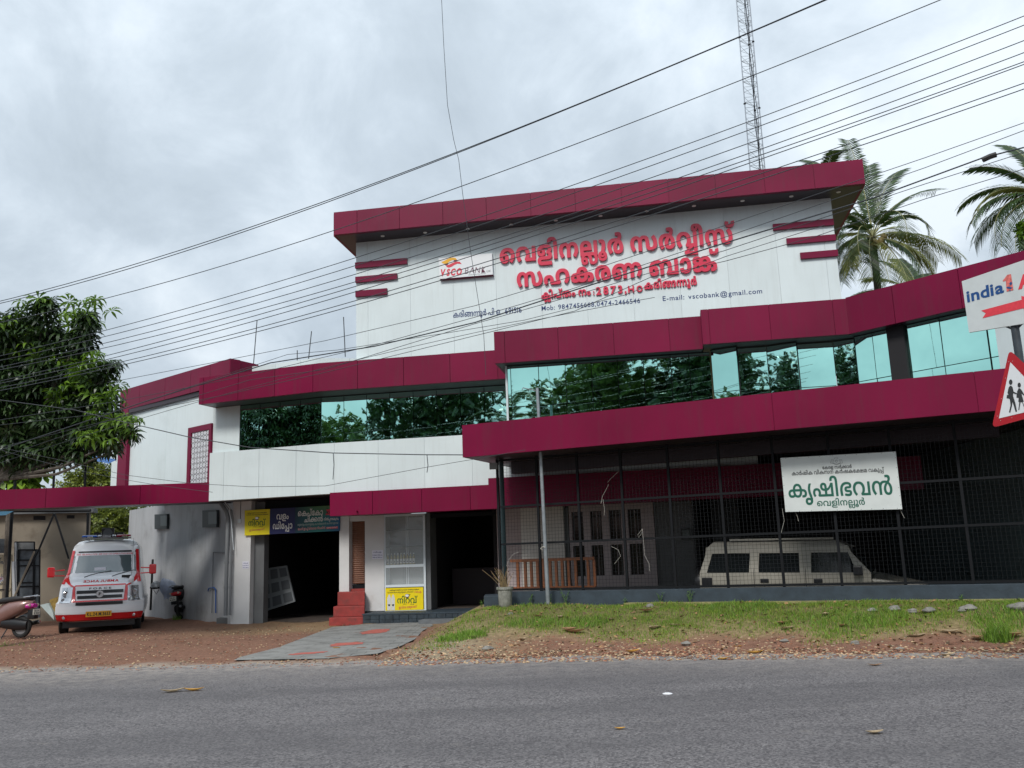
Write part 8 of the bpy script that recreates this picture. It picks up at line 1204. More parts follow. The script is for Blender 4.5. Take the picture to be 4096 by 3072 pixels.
for s in (-1, 1):
    h = patch('headlight', 0, 0, .79, 1.17, chrome, d=.018, ns=6, nz=6, fs=lambda t, s=s: sorted((s * .665, s * (.93))))
    for (c, zc, r) in [(.81, 1.0, .085), (.86, .86, .05)]:
        x, y, z = vsurf(s * c, zc, .02); o = obj('reflector', M().lathe([(r, 0), (r, -.008), (r * .8, -.016), (r * .5, -.008)], 16, (x, y, z), ax='Y'), mat('lamp glass', (.35, .37, .40), .08, metal=.6), h, local=True)
    x, y, z = vsurf(s * .80, .42, .03); obj('fog_lamp', M().lathe([(.04, 0), (.04, -.01), (.02, -.015)], 12, (x, y, z), ax='Y'), chrome, am, local=True)
    # mirrors
    mm = M(); x0 = s * .93; x1 = s * 1.23; mi = obj('mirror', M().box(min(x1 - .09, x1 + .09), .62, 1.44, max(x1 - .09, x1 + .09), .74, 1.70), vr, am, local=True, bevel=.035)
    obj('mirror_arm', M().tube([(x0, .85, 1.62), (x1, .70, 1.60)], .018, 6).tube([(x0, .85, 1.47), (x1, .70, 1.48)], .018, 6), vr, mi, local=True)
    for yy in (.95, 4.2):
        w_ = obj('wheel', M().lathe([(.20, -.09), (.33, -.10), (.36, -.07), (.36, .07), (.33, .10), (.20, .09)], 24, (s * .88, yy, .34), ax='X'), rubber, am, smooth=True, local=True)
        obj('rim', M().lathe([(.02, s * .11), (.19, s * .09), (.20, s * .05)], 20, (s * .88, yy, .34), ax='X'), chrome, w_, local=True)
obj('underbody', M().box(-.85, .25, .16, .85, 5.1, .33), vb, am, local=True)
pl_ = obj('number_plate', M().box(-.30, -.062, .425, .30, -.045, .56), mat('plate yellow', (.72, .36, .02), .4), am, local=True)
def ltext(s_, x0, x1, z0, h, y, mt, parent, bold=.03, mirror=False, slope=0, sp=1.0, th=None, F=None):
    gs = F if F else lat(s_, bold, 0, sp); a, b, c, d = bounds(gs); k = (x1 - x0) / (b - a)
    if mirror: O = Vector((x1 + a * k, y, z0)); Xv = Vector((-k, 0, 0))
    else: O = Vector((x0 - a * k, y, z0)); Xv = Vector((k, 0, 0))
    return obj('lettering', join(emit(gs, O, Xv, Vector((0, slope, h / .72)), Vector((0, -1, 0)), 0, th)), mt, parent, local=True)
ltext('KL.24.M.3653', -.27, .27, .45, .085, -.066, black, pl_, bold=.03, sp=1.1)
def wrap(o, d):     # lay lettering on the curved front
    for v in o.data.vertices:
        x, y, z = v.co; s = x / vwid(z); q = vsurf(s, z, d); v.co = (x, q[1], z)
o = ltext('THE VELINALLOOR SERVICE CO-OPERATIVE BANK', -.70, .70, 1.993, .042, 0, letred, am, bold=.012); wrap(o, .018)
o = ltext('FORCE', -.26, .26, 1.108, .045, 0, black, grl, bold=.02, sp=3.5); wrap(o, .03)
o = ltext('AMBULANCE', -.42, .42, 1.285, .055, 0, vr, am, bold=.03, mirror=True, sp=1.4); wrap(o, .012)
ltext('F', -.028, .032, -.035, .075, -.03, vb, em, bold=.02)
for s, x in ((0, -.35), (1, .28)):
    pts = [(-.42 + .66 * s, 1.42, .02), (-.28 + .66 * s, 1.47, .025), (-.12 + .66 * s, 1.51, .02), (.20 + .56 * s, 1.56, .018)]
    obj('wiper', M().tube([(a, vf(z) + .02 * abs(a) - d, z) for a, z, d in pts], .011, 5), vb, am, local=True)
obj('cowl_vent', M().box(.48, vf(1.40) - .03, 1.38, .70, vf(1.44) + .0, 1.44), vb, am, local=True)
obj('washer_mirror', M().lathe([(.03, -.10), (.06, -.04), (.06, .04), (.03, .09)], 10, (.73, .24, 1.33)), vw, am, local=True, smooth=True)
obj('dashboard_paper', M().box(-.22, vf(1.6) - .02, 1.56, .06, vf(1.6) - .012, 1.66), mat('paper', (.7, .7, .75), .8), am, local=True)
lb_ = obj('light_bar', M().box(-.62, 1.48, 2.43, .62, 1.72, 2.46), mat('bar base', (.15, .15, .16), .5), am, local=True)
def lens(x0, x1, col, r=.055):
    m = M(); k = 10; sec = [(.11 * math.cos(a) , .025 + r * math.sin(a)) for a in [math.pi * i / 8 for i in range(9)]]
    for i, x in enumerate((x0, x0 + .02, x1 - .02, x1)):
        q = .8 if i in (0, 3) else 1; m.v += [(x, 1.6 + c * q, 2.46 + max(0, h) * q) for c, h in sec]
    for i in range(3):
        for j in range(8): m.f.append((i * 9 + j, i * 9 + j + 1, i * 9 + j + 10, i * 9 + j + 9))
    m.f.append(tuple(range(9))); m.f.append(tuple(range(27, 36))); return m
obj('blue_lens', lens(-.62, -.24, 0), mat('blue lens', (.01, .06, .28), .12, coat=.6), lb_, smooth=True, local=True); obj('clear_lens', lens(-.235, -.12, 0), chrome, lb_, smooth=True, local=True)
obj('red_lens', lens(.24, .62, 0), mat('red lens', (.32, .01, .03), .12, coat=.6), lb_, smooth=True, local=True); obj('clear_lens', lens(.12, .235, 0), chrome, lb_, smooth=True, local=True)
obj('siren', M().box(-.115, 1.50, 2.46, .115, 1.70, 2.55), vb, lb_, local=True, bevel=.02)
for k in range(7): obj('siren_rib', M().box(-.09 + .03 * k - .006, 1.488, 2.465, -.09 + .03 * k + .006, 1.502, 2.53), chrome, lb_, local=True)
for x0, x1 in ((-.55, -.32), (.32, .55)): ltext('POLICE' if False else 'SPARK', x0 + .06, x1 - .03, 2.475, .028, 1.487, ww, lb_, bold=.02, mirror=True)
hr = obj('horn_speaker', M().box(-.16, 1.9, 2.46, .16, 2.1, 2.74), vb, am, local=True, bevel=.02); obj('horn_cone', M().lathe([(.035, 0), (.12, -.02)], 14, (0, 1.9, 2.60), ax='Y'), mat('cone grey', (.12, .13, .14), .5), hr, local=True)
obj('roof_box', M().box(-.36, 2.0, 2.45, -.18, 2.3, 2.62), vb, am, local=True); obj('roof_box', M().box(.18, 2.0, 2.45, .40, 2.3, 2.62), vb, am, local=True)
obj('antenna', M().tube([(.72, .35, 1.36), (.73, .45, 2.4)], .004, 4), vb, am, local=True)
# ------------------------------------------------------------------ scooters
def torus(m, c, R0, r, ax='X', n=22, k=8):
    b = len(m.v)
    for i in range(n):
        a = 2 * math.pi * i / n
        for j in range(k):
            q = 2 * math.pi * j / k; rr = R0 + r * math.cos(q); h = r * math.sin(q)
            p = (h, rr * math.cos(a), rr * math.sin(a)); m.v.append((p[0] + c[0], p[1] + c[1], p[2] + c[2]))
    for i in range(n):
        for j in range(k): m.f.append((b + i * k + j, b + i * k + (j + 1) % k, b + ((i + 1) % n) * k + (j + 1) % k, b + ((i + 1) % n) * k + j))
    return m
def loft(secs, n=14):
    """secs: list of (y, zc, halfwidth, halfheight, power)"""
    m = M()
    for (y, zc, w, h, e_) in secs:
        for j in range(n):
            a = 2 * math.pi * j / n; c, s = math.cos(a), math.sin(a)
            m.v.append((w * abs(c) ** e_ * (1 if c > 0 else -1), y, zc + h * abs(s) ** e_ * (1 if s > 0 else -1)))
    for i in range(len(secs) - 1):
        for j in range(n): m.f.append((i * n + j, i * n + (j + 1) % n, (i + 1) * n + (j + 1) % n, (i + 1) * n + j))
    m.f.append(tuple(range(n))[::-1]); m.f.append(tuple((len(secs) - 1) * n + j for j in range(n))); return m
def scooter(nm, label, pos, rz, bodym, tailm, seatm, tilt=0, plate=None):
    t = thing(nm, label, 'scooter', pos, rz=rz); t.scale = (1.14,) * 3; t.rotation_euler = (0, tilt, rz)
    def add(n_, m, mt, par=t, sm_=True, **k): return obj(n_, m, mt, par, smooth=sm_, local=True, **k)
    # y = 0 rear end, y = 1.7 front
    add('body', loft([(.02, .74, .05, .04, .8), (.10, .72, .14, .09, .8), (.30, .66, .19, .15, .75), (.55, .60, .18, .19, .75), (.80, .52, .13, .20, .75), (.92, .42, .10, .14, .8)]), bodym)
    add('seat', loft([(.06, .84, .10, .03, .8), (.2, .85, .15, .05, .75), (.5, .83, .15, .06, .75), (.8, .80, .12, .06, .75), (.95, .76, .08, .05, .8)]), seatm)
    add('footboard', M().box(-.15, .88, .28, .15, 1.28, .34), bodym, bevel=.02)
    add('front_apron', loft([(1.18, .45, .17, .22, .7), (1.26, .62, .21, .33, .7), (1.34, .70, .19, .30, .7), (1.40, .78, .13, .2, .8)]), bodym)
    add('front_fender', loft([(1.25, .40, .06, .06, .8), (1.42, .48, .08, .08, .8), (1.62, .42, .07, .06, .8)]), bodym)
    add('headset', loft([(1.12, 1.0, .06, .05, .8), (1.2, 1.03, .12, .08, .8), (1.32, 1.0, .10, .07, .8)]), bodym)
    add('handlebar', M().tube([(-.33, 1.10, 1.03), (-.15, 1.18, 1.03), (.15, 1.18, 1.03), (.33, 1.10, 1.03)], .016, 8), vb)
    for s in (-1, 1):
        add('mirror_stalk', M().tube([(s * .20, 1.16, 1.04), (s * .26, 1.14, 1.22)], .006, 5), chrome)
        mi = add('mirror', M().lathe([(.01, .01), (.055, .008), (.055, -.008), (.01, -.01)], 14, (s * .27, 1.14, 1.26), ax='Y'), chrome)
    for yy in (.30, 1.45):
        w = add('wheel', torus(M(), (0, yy, .235), .185, .05), rubber); add('rim', M().lathe([(.15, -.03), (.155, 0), (.15, .03), (.05, .04)], 16, (0, yy, .235), ax='X'), mat('wheel silver', (.25, .25, .26), .35, metal=.5), w)
    add('engine', loft([(.12, .28, .10, .10, .7), (.4, .30, .13, .13, .7), (.75, .32, .10, .10, .7)]), vb)
    add('rear_fender', M().box(-.07, -.05, .40, .07, .12, .60), vb, bevel=.02)
    add('tail_lamp', loft([(-.012, .68, .07, .035, .8), (.05, .68, .14, .06, .8), (.12, .68, .15, .07, .8)]), tailm)
    for s in (-1, 1): add('indicator', loft([(.0, .72, .03, .025, .9), (.06, .72, .045, .035, .9)]).v and M().lathe([(.03, -.01), (.02, .03)], 8, (s * .12, .03, .70), ax='Y'), mat('amber white', (.6, .5, .4), .2))
    pt = add('number_plate', M().box(-.10, -.055, .49, .10, -.045, .61), mat('plate white', (.70, .68, .60), .5), sm_=False)
    if plate: ltext(plate[0], -.06, .06, .56, .03, -.058, black, pt, bold=.03); ltext(plate[1], -.08, .08, .505, .035, -.058, black, pt, bold=.03)
    add('grab_rail', M().tube([(-.12, .30, .86), (-.14, .02, .88), (0, -.05, .90), (.14, .02, .88), (.12, .30, .86)], .011, 6), chrome)
    add('exhaust', M().tube([(.15, .75, .24), (.17, .35, .27), (.17, .02, .33)], .045, 10), mat('exhaust dark', (.05, .05, .05), .4, metal=.6)); add('exhaust_tip', M().lathe([(.035, .0), (.036, -.02), (.02, -.022)], 12, (.17, .02, .33), ax='Y'), chrome)
    add('stand', M().tube([(-.06, .6, .22), (-.20, .62, .02)], .012, 6), vb)
    return t
bp_ = onZ(694, 2481, .0)
scooter('scooter', 'black scooter with a helmet and a bluish plastic bag parked by the carport wall', (bp_.x, bp_.y + .15, 0), R(-14), mat('scooter black', (.025, .025, .03), .22, coat=.6), mat('tail red', (.5, .012, .02), .2, coat=.5), mat('seat black', (.016, .016, .018), .6), tilt=R(-7), plate=('KL 24', 'M 4497'))
hp = onY(624, 2345, bp_.y + .7); he = thing('helmet', 'silver and black open helmet hanging on the left side of the black scooter', 'helmet', tuple(hp))
bm = bmesh.new(); bmesh.ops.create_uvsphere(bm, u_segments=20, v_segments=12, radius=.145); m = M(); m.add([(v.co.x * 1.15 + hp.x, v.co.y * 1.2 + hp.y, v.co.z * 1.1 + hp.z) for v in bm.verts if True], [tuple(v.index for v in f.verts) for f in bm.faces if f.calc_center_median().z > -.08]); bm.free()
obj('shell', m, mat('helmet silver', (.50, .51, .52), .3, metal=.2, coat=.5), he, smooth=True); obj('visor', M().tube([hp + Vector((-.13, -.09, -.04)), hp + Vector((0, -.17, -.06)), hp + Vector((.13, -.08, -.04))], .03, 8), vb, he); obj('strap', M().tube([hp + Vector((-.05, -.05, -.1)), hp + Vector((.04, -.05, -.24)), hp + Vector((.10, 0, -.1))], .012, 5), vb, he)
# plastic bag draped over the seat
bgm = mat('plastic bag', (.50, .57, .72), .35, var=.15, vscale=9, bump=.8, bscale=7, transl=.08)
gc = onY(672, 2358, bp_.y + .75); m = M(); nI, nJ = 22, 16
for i in range(nI):
    t = i / (nI - 1)
    for j in range(nJ):
        a = 2 * math.pi * j / nJ; w = (.13 + .09 * math.sin(math.pi * min(1, t * 1.1 + .1))) * (1 + .10 * math.sin(a * 5 + t * 4) + .06 * math.sin(a * 9 - t * 9)); m.v.append((gc.x + w * math.cos(a) * (1.1 - .1 * t) + .05 * (t - .5), gc.y + w * .8 * math.sin(a), gc.z + .30 - .58 * t + .03 * math.sin(a * 3) * t - .06 * (1 - t) * math.cos(a)))
for i in range(nI - 1):
    for j in range(nJ): m.f.append((i * nJ + j, i * nJ + (j + 1) % nJ, (i + 1) * nJ + (j + 1) % nJ, (i + 1) * nJ + j))
m.f.append(tuple(range(nJ)))
bg_ = obj('plastic_bag', m, bgm, smooth=True); tag(bg_, 'crumpled bluish grey plastic bag hanging over the black scooter seat', 'bag')
sp2 = onZ(110, 2555, -.02)
scooter('scooter', 'pinkish brown scooter with a magenta tail lamp at the left picture edge', (sp2.x + .13, sp2.y, -.01), R(78), mat('scooter rose', (.24, .135, .12), .3, metal=.2, coat=.6), mat('tail magenta', (.55, .02, .30), .15, coat=.7), mat('seat black', (.016, .016, .018), .6), tilt=R(0), plate=('KL 24', 'K 9044'))
# ------------------------------------------------------------------ jeep in the bay (local: x forward, y left/back side away, z up; near side at y=0)
JW = off(MP, -1.25); a = onP(2792, 2300, JW); b = onP(3500, 2300, JW); ang = math.atan2(b.y - a.y, b.x - a.x)
zr = onP(3000, 2160, JW).z; jz = zr - 1.85; jl = math.dist(a[:2], b[:2])
jp = thing('jeep', 'cream boxy jeep with three side windows behind the wire mesh', 'jeep', (a.x, a.y, jz), rz=ang)
jp.rotation_euler = (0, R(1.2), ang)
jm = mat('jeep cream', (.34, .32, .275), .35, coat=.3, var=.03)
zw = onP(3100, 2312, JW).z - jz + .02; zt2 = 1.72
def jx(u, v): p = onP(u, v, JW); return math.dist(p[:2], a[:2]) * (1 if p.x > a.x else -1)
wins = [((2838, 2989), (2823, 2992)), ((3026, 3185), (3030, 3195)), ((3234, 3382), (3240, 3423))]
Zt = 1.60; Zb = zw + .12
def side(yy, sgn):
    m = M(); th = .05 * sgn
    def q(x, z): y = yy + (max(0, z - Zb) * .14) * sgn; return (x, y, z)
    top = [jx(2812, 2170), jx(3392, 2176)]
    outline_x = [jx(2795, 2300)] + [v for w in wins for v in (jx(w[1][0], 2300), jx(w[1][1], 2300))] + [jx(3480, 2310)]
    tops = [jx(2812, 2180)] + [v for w in wins for v in (jx(w[0][0], 2190), jx(w[0][1], 2190))] + [jx(3394, 2180)]
    for i in range(0, len(tops) - 1, 2):
        m.add([q(outline_x[i], Zb), q(outline_x[i + 1], Zb), q(tops[i + 1], Zt), q(tops[i], Zt)], [(0, 1, 2, 3)])
    m.add([q(outline_x[0], Zb), q(outline_x[-1], Zb), q(outline_x[-1], .55), q(outline_x[0] - .02, .55)], [(0, 1, 2, 3)])
    m.add([q(tops[0], Zt), q(tops[-1], Zt), q(tops[-1] - .06, 1.74), q(tops[0] + .04, 1.74)], [(0, 1, 2, 3)])
    return m, outline_x, tops, q
s_m, ox, tx, qf = side(0, 1); m2 = M(); m2.add(s_m.v, s_m.f); s2_m, _, _, _ = side(1.6, -1); m2.add(s2_m.v, s2_m.f)
jb = obj('body', m2, jm, jp, local=True, auto=False)
obj('roof', M().hexa([(tx[0] + .02, .10, 1.73), (tx[-1] - .06, .10, 1.73), (tx[-1] - .06, 1.5, 1.73), (tx[0] + .02, 1.5, 1.73), (tx[0] + .14, .22, 1.85), (tx[-1] - .3, .22, 1.85), (tx[-1] - .3, 1.38, 1.85), (tx[0] + .14, 1.38, 1.85)]), jm, jp, local=True, bevel=.03, smooth=True)
obj('roof_rack', M().box(tx[0] + .5, .16, 1.86, tx[0] + 2.6, .20, 1.90), jm, jp, local=True)
for i in range(3):
    k = 1 + 2 * i; obj('window', M().add([(x, y + .02, z) for x, y, z in (qf(ox[k], Zb), qf(ox[k + 1], Zb), qf(tx[k + 1], Zt), qf(tx[k], Zt))], [(0, 1, 2, 3)]), glassd, jp, local=True, auto=False)
for i in (2, 4):
    x = (ox[i] + ox[i + 1]) / 2; obj('door_seam', M().tube([(x, -.004, .55), (x, -.004, Zb), ((tx[i] + tx[i + 1]) / 2, .09, Zt + .02)], .006, 4), vb, jp, local=True)
for u in (3053, 3267): x = jx(u, 2320); dh = obj('door_handle', M().box(x - .08, -.02, Zb - .20, x + .09, -.002, Zb - .12), vb, jp, local=True, bevel=.01)
obj('fuel_flap', M().box(jx(2803, 2320), -.012, Zb - .26, jx(2845, 2320), -.002, Zb - .1), vb, jp, local=True, bevel=.01)
obj('windscreen', M().add([(ox[-1], .05, Zb), (ox[-1], 1.55, Zb), (tx[-1], 1.45, 1.7), (tx[-1], .12, 1.7)], [(0, 1, 2, 3)]), glassd, jp, local=True, auto=False)
obj('bonnet', M().hexa([(ox[-1], .05, .5), (ox[-1] + 1.0, .15, .5), (ox[-1] + 1.0, 1.45, .5), (ox[-1], 1.55, .5), (ox[-1], .05, Zb - .12), (ox[-1] + 1.0, .18, Zb - .24), (ox[-1] + 1.0, 1.42, Zb - .24), (ox[-1], 1.55, Zb - .02)]), jm, jp, local=True, bevel=.04)
obj('rear_end', M().hexa([(ox[0], 0, .55), (ox[0] + .03, 0, .55), (ox[0] + .03, 1.6, .55), (ox[0], 1.6, .55), (tx[0], .1, 1.73), (tx[0] + .03, .1, 1.73), (tx[0] + .03, 1.5, 1.73), (tx[0], 1.5, 1.73)]), jm, jp, local=True)
obj('spare_wheel', M().lathe([(.1, -.08), (.34, -.08), (.36, 0), (.34, .08), (.1, .08)], 20, (ox[0] - .14, .75, .95), ax='X'), vb, jp, local=True, smooth=True)
mi = obj('mirror', M().box(jx(3413, 2315), -.16, Zb - .05, jx(3450, 2315), -.04, Zb + .13), vb, jp, local=True, bevel=.02)
for x in (.55, jl + .2): w_ = obj('wheel', M().lathe([(.1, -.09), (.30, -.10), (.34, -.05), (.34, .05), (.30, .10)], 20, (x, .15, .34), ax='Y'), rubber, jp, local=True, smooth=True)
# ------------------------------------------------------------------ foliage
g2_ = np.random.default_rng(11)
def rot_rand(n, tilt_lo, tilt_hi):
    az = g2_.uniform(0, 2 * np.pi, n); ti = g2_.uniform(tilt_lo, tilt_hi, n); sp = g2_.uniform(0, 2 * np.pi, n)
    ca, sa, ct, st, cs, ss = np.cos(az), np.sin(az), np.cos(ti), np.sin(ti), np.cos(sp), np.sin(sp)
    Rz = np.zeros((n, 3, 3)); Rz[:, 0, 0] = ca; Rz[:, 0, 1] = -sa; Rz[:, 1, 0] = sa; Rz[:, 1, 1] = ca; Rz[:, 2, 2] = 1
    Rx = np.zeros((n, 3, 3)); Rx[:, 0, 0] = 1; Rx[:, 1, 1] = ct; Rx[:, 1, 2] = -st; Rx[:, 2, 1] = st; Rx[:, 2, 2] = ct
    Rs = np.zeros((n, 3, 3)); Rs[:, 0, 0] = cs; Rs[:, 0, 1] = -ss; Rs[:, 1, 0] = ss; Rs[:, 1, 1] = cs; Rs[:, 2, 2] = 1
    return Rz @ Rx @ Rs
def tmpl_whorl(k=8, L=1.0, w=.16, droop=.45):
    V, F = [], []
    for i in range(k):
        a = 2 * math.pi * i / k * .93; c, s = math.cos(a), math.sin(a); b = len(V)
        for (r, ww_, z) in [(.05, 0, 0), (.45, w * .8, .10), (.75, w, -.05 * droop), (1.0, 0, -droop)]:
            if ww_ == 0: V.append((r * L * c, r * L * s, z * L))
            else: V.append((r * L * c - ww_ * s, r * L * s + ww_ * c, z * L - .02)); V.append((r * L * c + ww_ * s, r * L * s - ww_ * c, z * L - .02))
        F += [(b, b + 1, b + 2, b + 2), (b + 1, b + 3, b + 4, b + 2), (b + 3, b + 5, b + 5, b + 4)]
    return np.array(V), F
def tmpl_spray(k=9, L=1.0, w=.15):
    V, F = [], []; r_ = random.Random(5)
    for i in range(k):
        t = (i + 1) / k; s = 1 if i % 2 else -1; b = len(V); base = (0, t * L, 0); d = (s * .45, .35, r_.uniform(-.2, .2)); l = .5 * (1.2 - .4 * t)
        px, py = -d[1] * w, d[0] * w
        V += [base, (base[0] + d[0] * l * .5 + px, base[1] + d[1] * l * .5 + py, d[2] * l * .5 - .04), (base[0] + d[0] * l, base[1] + d[1] * l, d[2] * l - .12), (base[0] + d[0] * l * .5 - px, base[1] + d[1] * l * .5 - py, d[2] * l * .5 - .04)]
        F += [(b, b + 1, b + 2, b + 3)]
    return np.array(V), F
def place(name, T, P, size, mt, parent=None, tilt=(0.1, 1.2), local=False):
    TV, TF = T; n = len(P); Rm = rot_rand(n, *tilt); s = size * g2_.uniform(.6, 1.25, n)
    V = np.einsum('nij,vj->nvi', Rm, TV) * s[:, None, None] + P[:, None]
    F = [tuple(q) for q in TF]; Fa = np.array([(q[0], q[1], q[2], q[3]) for q in F])
    tri = []
    for q in F:
        u = []
        for i in q:
            if i not in u: u.append(i)
        if len(u) == 4: tri += [(u[0], u[1], u[2]), (u[0], u[2], u[3])]
        else: tri.append(tuple(u))
    Fa = np.array(tri)[None] + (np.arange(n) * len(TV))[:, None, None]
    return fastobj(name, V.reshape(-1, 3), Fa.reshape(-1, 3), mt, parent, local=local)
def blobs(B, n, shell=.6):
    """points through a set of ellipsoids (x,y,z,r[,flat]); denser to the outside"""
    wts = np.array([b[3] ** 2 for b in B]); wts = wts / wts.sum(); k = g2_.choice(len(B), n, p=wts); C = np.array([b[:3] for b in B])[k]; r = np.array([b[3] for b in B])[k]; fl_ = np.array([b[4] if len(b) > 4 else 1. for b in B])[k]
    d = g2_.normal(size=(n, 3)); d /= np.linalg.norm(d, axis=1)[:, None]; rad = r * (shell + (1 - shell) * g2_.uniform(0, 1, n) ** .5) * g2_.uniform(.55, 1.08, n)
    P = C + d * rad[:, None] * np.stack([np.ones(n), np.ones(n), fl_], 1); return P
bark = mat('bark', (.10, .085, .07), .9, var=.3, vscale=8, bump=.6, bscale=14)
leafd = mat('dark tree leaf', (.026, .062, .022), .4, island=.65, transl=.22); leafl = mat('fresh tree leaf', (.10, .21, .02), .5, island=.4, transl=.35)
def blobpx(L):   # blobs placed from directions: (u, v, radius px, distance y)
    o = []
    for u, v, r, y in L: p = onY(u, v, y); o.append((p.x, p.y, p.z, r * y / FPX))
    return o
def limb(pts, r0, r1, m): m.tube(pts, r0, 8, r2=r1); return m
# left tree with long fingered leaves
LB = blobpx([(60, 1330, 110, 19), (20, 1450, 140, 19.5), (190, 1240, 60, 18.8), (175, 1330, 80, 19), (350, 1290, 55, 18.6), (330, 1365, 60, 18.8), (215, 1430, 110, 19), (300, 1500, 110, 19), (120, 1560, 150, 19.3), (20, 1640, 150, 19.5), (330, 1620, 110, 19), (380, 1530, 60, 18.6), (440, 1480, 40, 18.5), (430, 1600, 50, 18.6), (230, 1720, 140, 19.2), (80, 1760, 140, 19.4), (380, 1720, 80, 18.8), (470, 1690, 60, 18.5), (430, 1770, 60, 18.6), (520, 1740, 35, 18.3), (340, 1800, 70, 18.9), (470, 1800, 35, 18.4), (170, 1790, 85, 19.2), (60, 1790, 80, 19.4), (250, 1815, 55, 19), (-80, 1500, 260, 20), (-60, 1750, 200, 20), (130, 1650, 160, 20.2)])
tb_ = (onY(-60, 1700, 19.6).x, 19.6, 0)
lt = thing('broadleaf_tree', 'large dark tree with whorls of long leaflets overhanging the left edge', 'tree', tb_)
m = M(); limb([(tb_[0], tb_[1], -.1), (tb_[0] + .1, tb_[1], 2.5), (tb_[0] + .5, tb_[1] - .2, 4.2)], .22, .15, m); obj('trunk', m, bark, lt, smooth=True)
m = M()
for b in LB:
    c = Vector(b[:3]); s0 = Vector((tb_[0] + .5, tb_[1] - .2, 3.6)); md_ = s0.lerp(c, .5) + Vector((0, 0, -.2)); m.tube([s0, md_, c], .05, 6, r2=.012)
obj('branches', m, bark, lt)
PL = blobs(LB, 3300, .6); T1 = tmpl_whorl(8, 1, .12, .5)
place('crown', T1, PL, .235, leafd, lt, (.0, 1.1))
top_ = np.array([b[:3] for b in LB])[[0, 2, 4, 7, 10, 11, 12, 13, 18, 19, 6, 17]]; PF = top_[g2_.integers(0, 12, 130)] + g2_.normal(size=(130, 3)) * [.26, .22, .14] + [-.08, -.2, .16]
place('young_leaves', T1, PF, .24, leafl, lt, (.0, .9))
# bushes and trees seen through the carport gap and over the canopy
def bush(nm, label, B, n, size, mt, T=None, trunk=True, grp=None, tilt=(.2, 1.4), cat='tree'):
    bx_ = float(np.mean([b[0] for b in B])); by_ = float(np.mean([b[1] for b in B])); o = thing(nm, label, cat, (bx_, by_, 0), group=grp)
    m = M(); zt_ = float(np.mean([b[2] for b in B])); m.tube([(bx_, by_, -.1), (bx_ + .1, by_, zt_ * .6), (bx_, by_, zt_)], .16, 8, r2=.05)
    for b in B: m.tube([(bx_, by_, zt_ * .4), tuple((np.array([bx_, by_, zt_ * .6]) + np.array(b[:3])) / 2), b[:3]], .05, 5, r2=.01)
    obj('trunk', m, bark, o); place('crown', T or tmpl_spray(), blobs(B, n, .55), size, mt, o, tilt); return o
hedge = mat('yellow green bush leaf', (.13, .19, .035), .5, island=.6, transl=.3); mid = mat('mid green leaf', (.06, .11, .025), .5, island=.5, transl=.3)  # bush leaves: yellow green, tone varied at random per leaf
bush('bushy_tree', 'dense yellow green bushy tree in the gap behind the ambulance', blobpx([(400, 2080, 90, 33), (500, 2060, 80, 33), (450, 2170, 90, 33), (540, 2150, 70, 33), (370, 2180, 60, 33), (430, 2260, 80, 33), (530, 2240, 70, 33), (360, 2060, 60, 33.5), (520, 2330, 70, 33), (420, 2350, 70, 33)]), 2600, .42, hedge)
bush('small_tree', 'pale green leafy tree top just above the carport canopy', blobpx([(380, 1905, 55, 36), (330, 1930, 45, 36), (430, 1900, 35, 36), (270, 1935, 25, 36), (290, 1910, 20, 36), (400, 1870, 25, 36), (430, 1940, 45, 36), (460, 1960, 40, 36), (300, 1990, 60, 36), (380, 1990, 70, 36)]), 900, .5, hedge)
pw = onY(60, 1900, 27); pt_ = thing('papaya_tree', 'papaya tree with lobed bright green leaves above the left of the canopy', 'tree', (pw.x, 27, 0))
obj('trunk', M().tube([(pw.x, 27, 0), (pw.x - .1, 27, 3.2), (pw.x, 27, 4.4)], .10, 8, r2=.07), bark, pt_)
T3 = tmpl_whorl(7, 1, .24, .35); PB = blobpx([(90, 1880, 60, 27), (140, 1890, 30, 27), (30, 1850, 80, 27), (160, 1930, 25, 27), (110, 1930, 40, 27), (30, 1920, 60, 27)]); place('crown', T3, blobs(PB, 110, .4), .42, mat('papaya leaf', (.14, .27, .03), .5, island=.4, transl=.35), pt_, (0, .9))
# palms
palmd = mat('palm leaf', (.026, .060, .016), .45, island=.5, transl=.25); palmy = mat('yellowed palm leaf', (.15, .18, .045), .5, island=.3, transl=.3); husk = mat('coconut husk', (.16, .12, .03), .6, var=.3)
rib = mat('palm rib', (.22, .22, .10), .6)
def frond(c, az, el, L_, curl, nl=46, ll=.85, hang=.6):
    """returns rachis points, leaflet V, F"""
    P = []; p = Vector(c); n = 16; e_ = el; d = None
    for i in range(n + 1):
        P.append(p.copy()); d = Vector((math.cos(az) * math.cos(e_), math.sin(az) * math.cos(e_), math.sin(e_))); p = p + d * (L_ / n); e_ -= curl / n * (1.0 + .8 * i / n)
    V, F = [], []
    for s in (-1, 1):
        for i in range(nl):
            t = .16 + .84 * i / nl; f_ = t * n; k = min(int(f_), n - 1); q = P[k].lerp(P[k + 1], f_ - k); tg = (P[k + 1] - P[k]).normalized(); sd = tg.cross(Vector((0, 0, 1)))
            if sd.length < .05: sd = Vector((-math.sin(az), math.cos(az), 0))
            sd = sd.normalized() * s; l = ll * (math.sin(math.pi * min(1, (t - .08) * .95)) ** .6 * .68 + .32) * rnd.uniform(.85, 1.1); out = (sd * 1 + tg * .75).normalized(); hg = hang * rnd.uniform(.7, 1.3)
            m1 = q + out * l * .5 - Vector((0, 0, hg * l * .18)); e2 = q + out * l * .92 - Vector((0, 0, hg * l * .62)); w = tg * .028 + Vector((0, 0, .009)); b = len(V)
            V += [q - w * .6, q + w * .6, m1 + w, m1 - w, e2]; F += [(b, b + 1, b + 2), (b, b + 2, b + 3), (b + 3, b + 2, b + 4)]
    return P, V, F
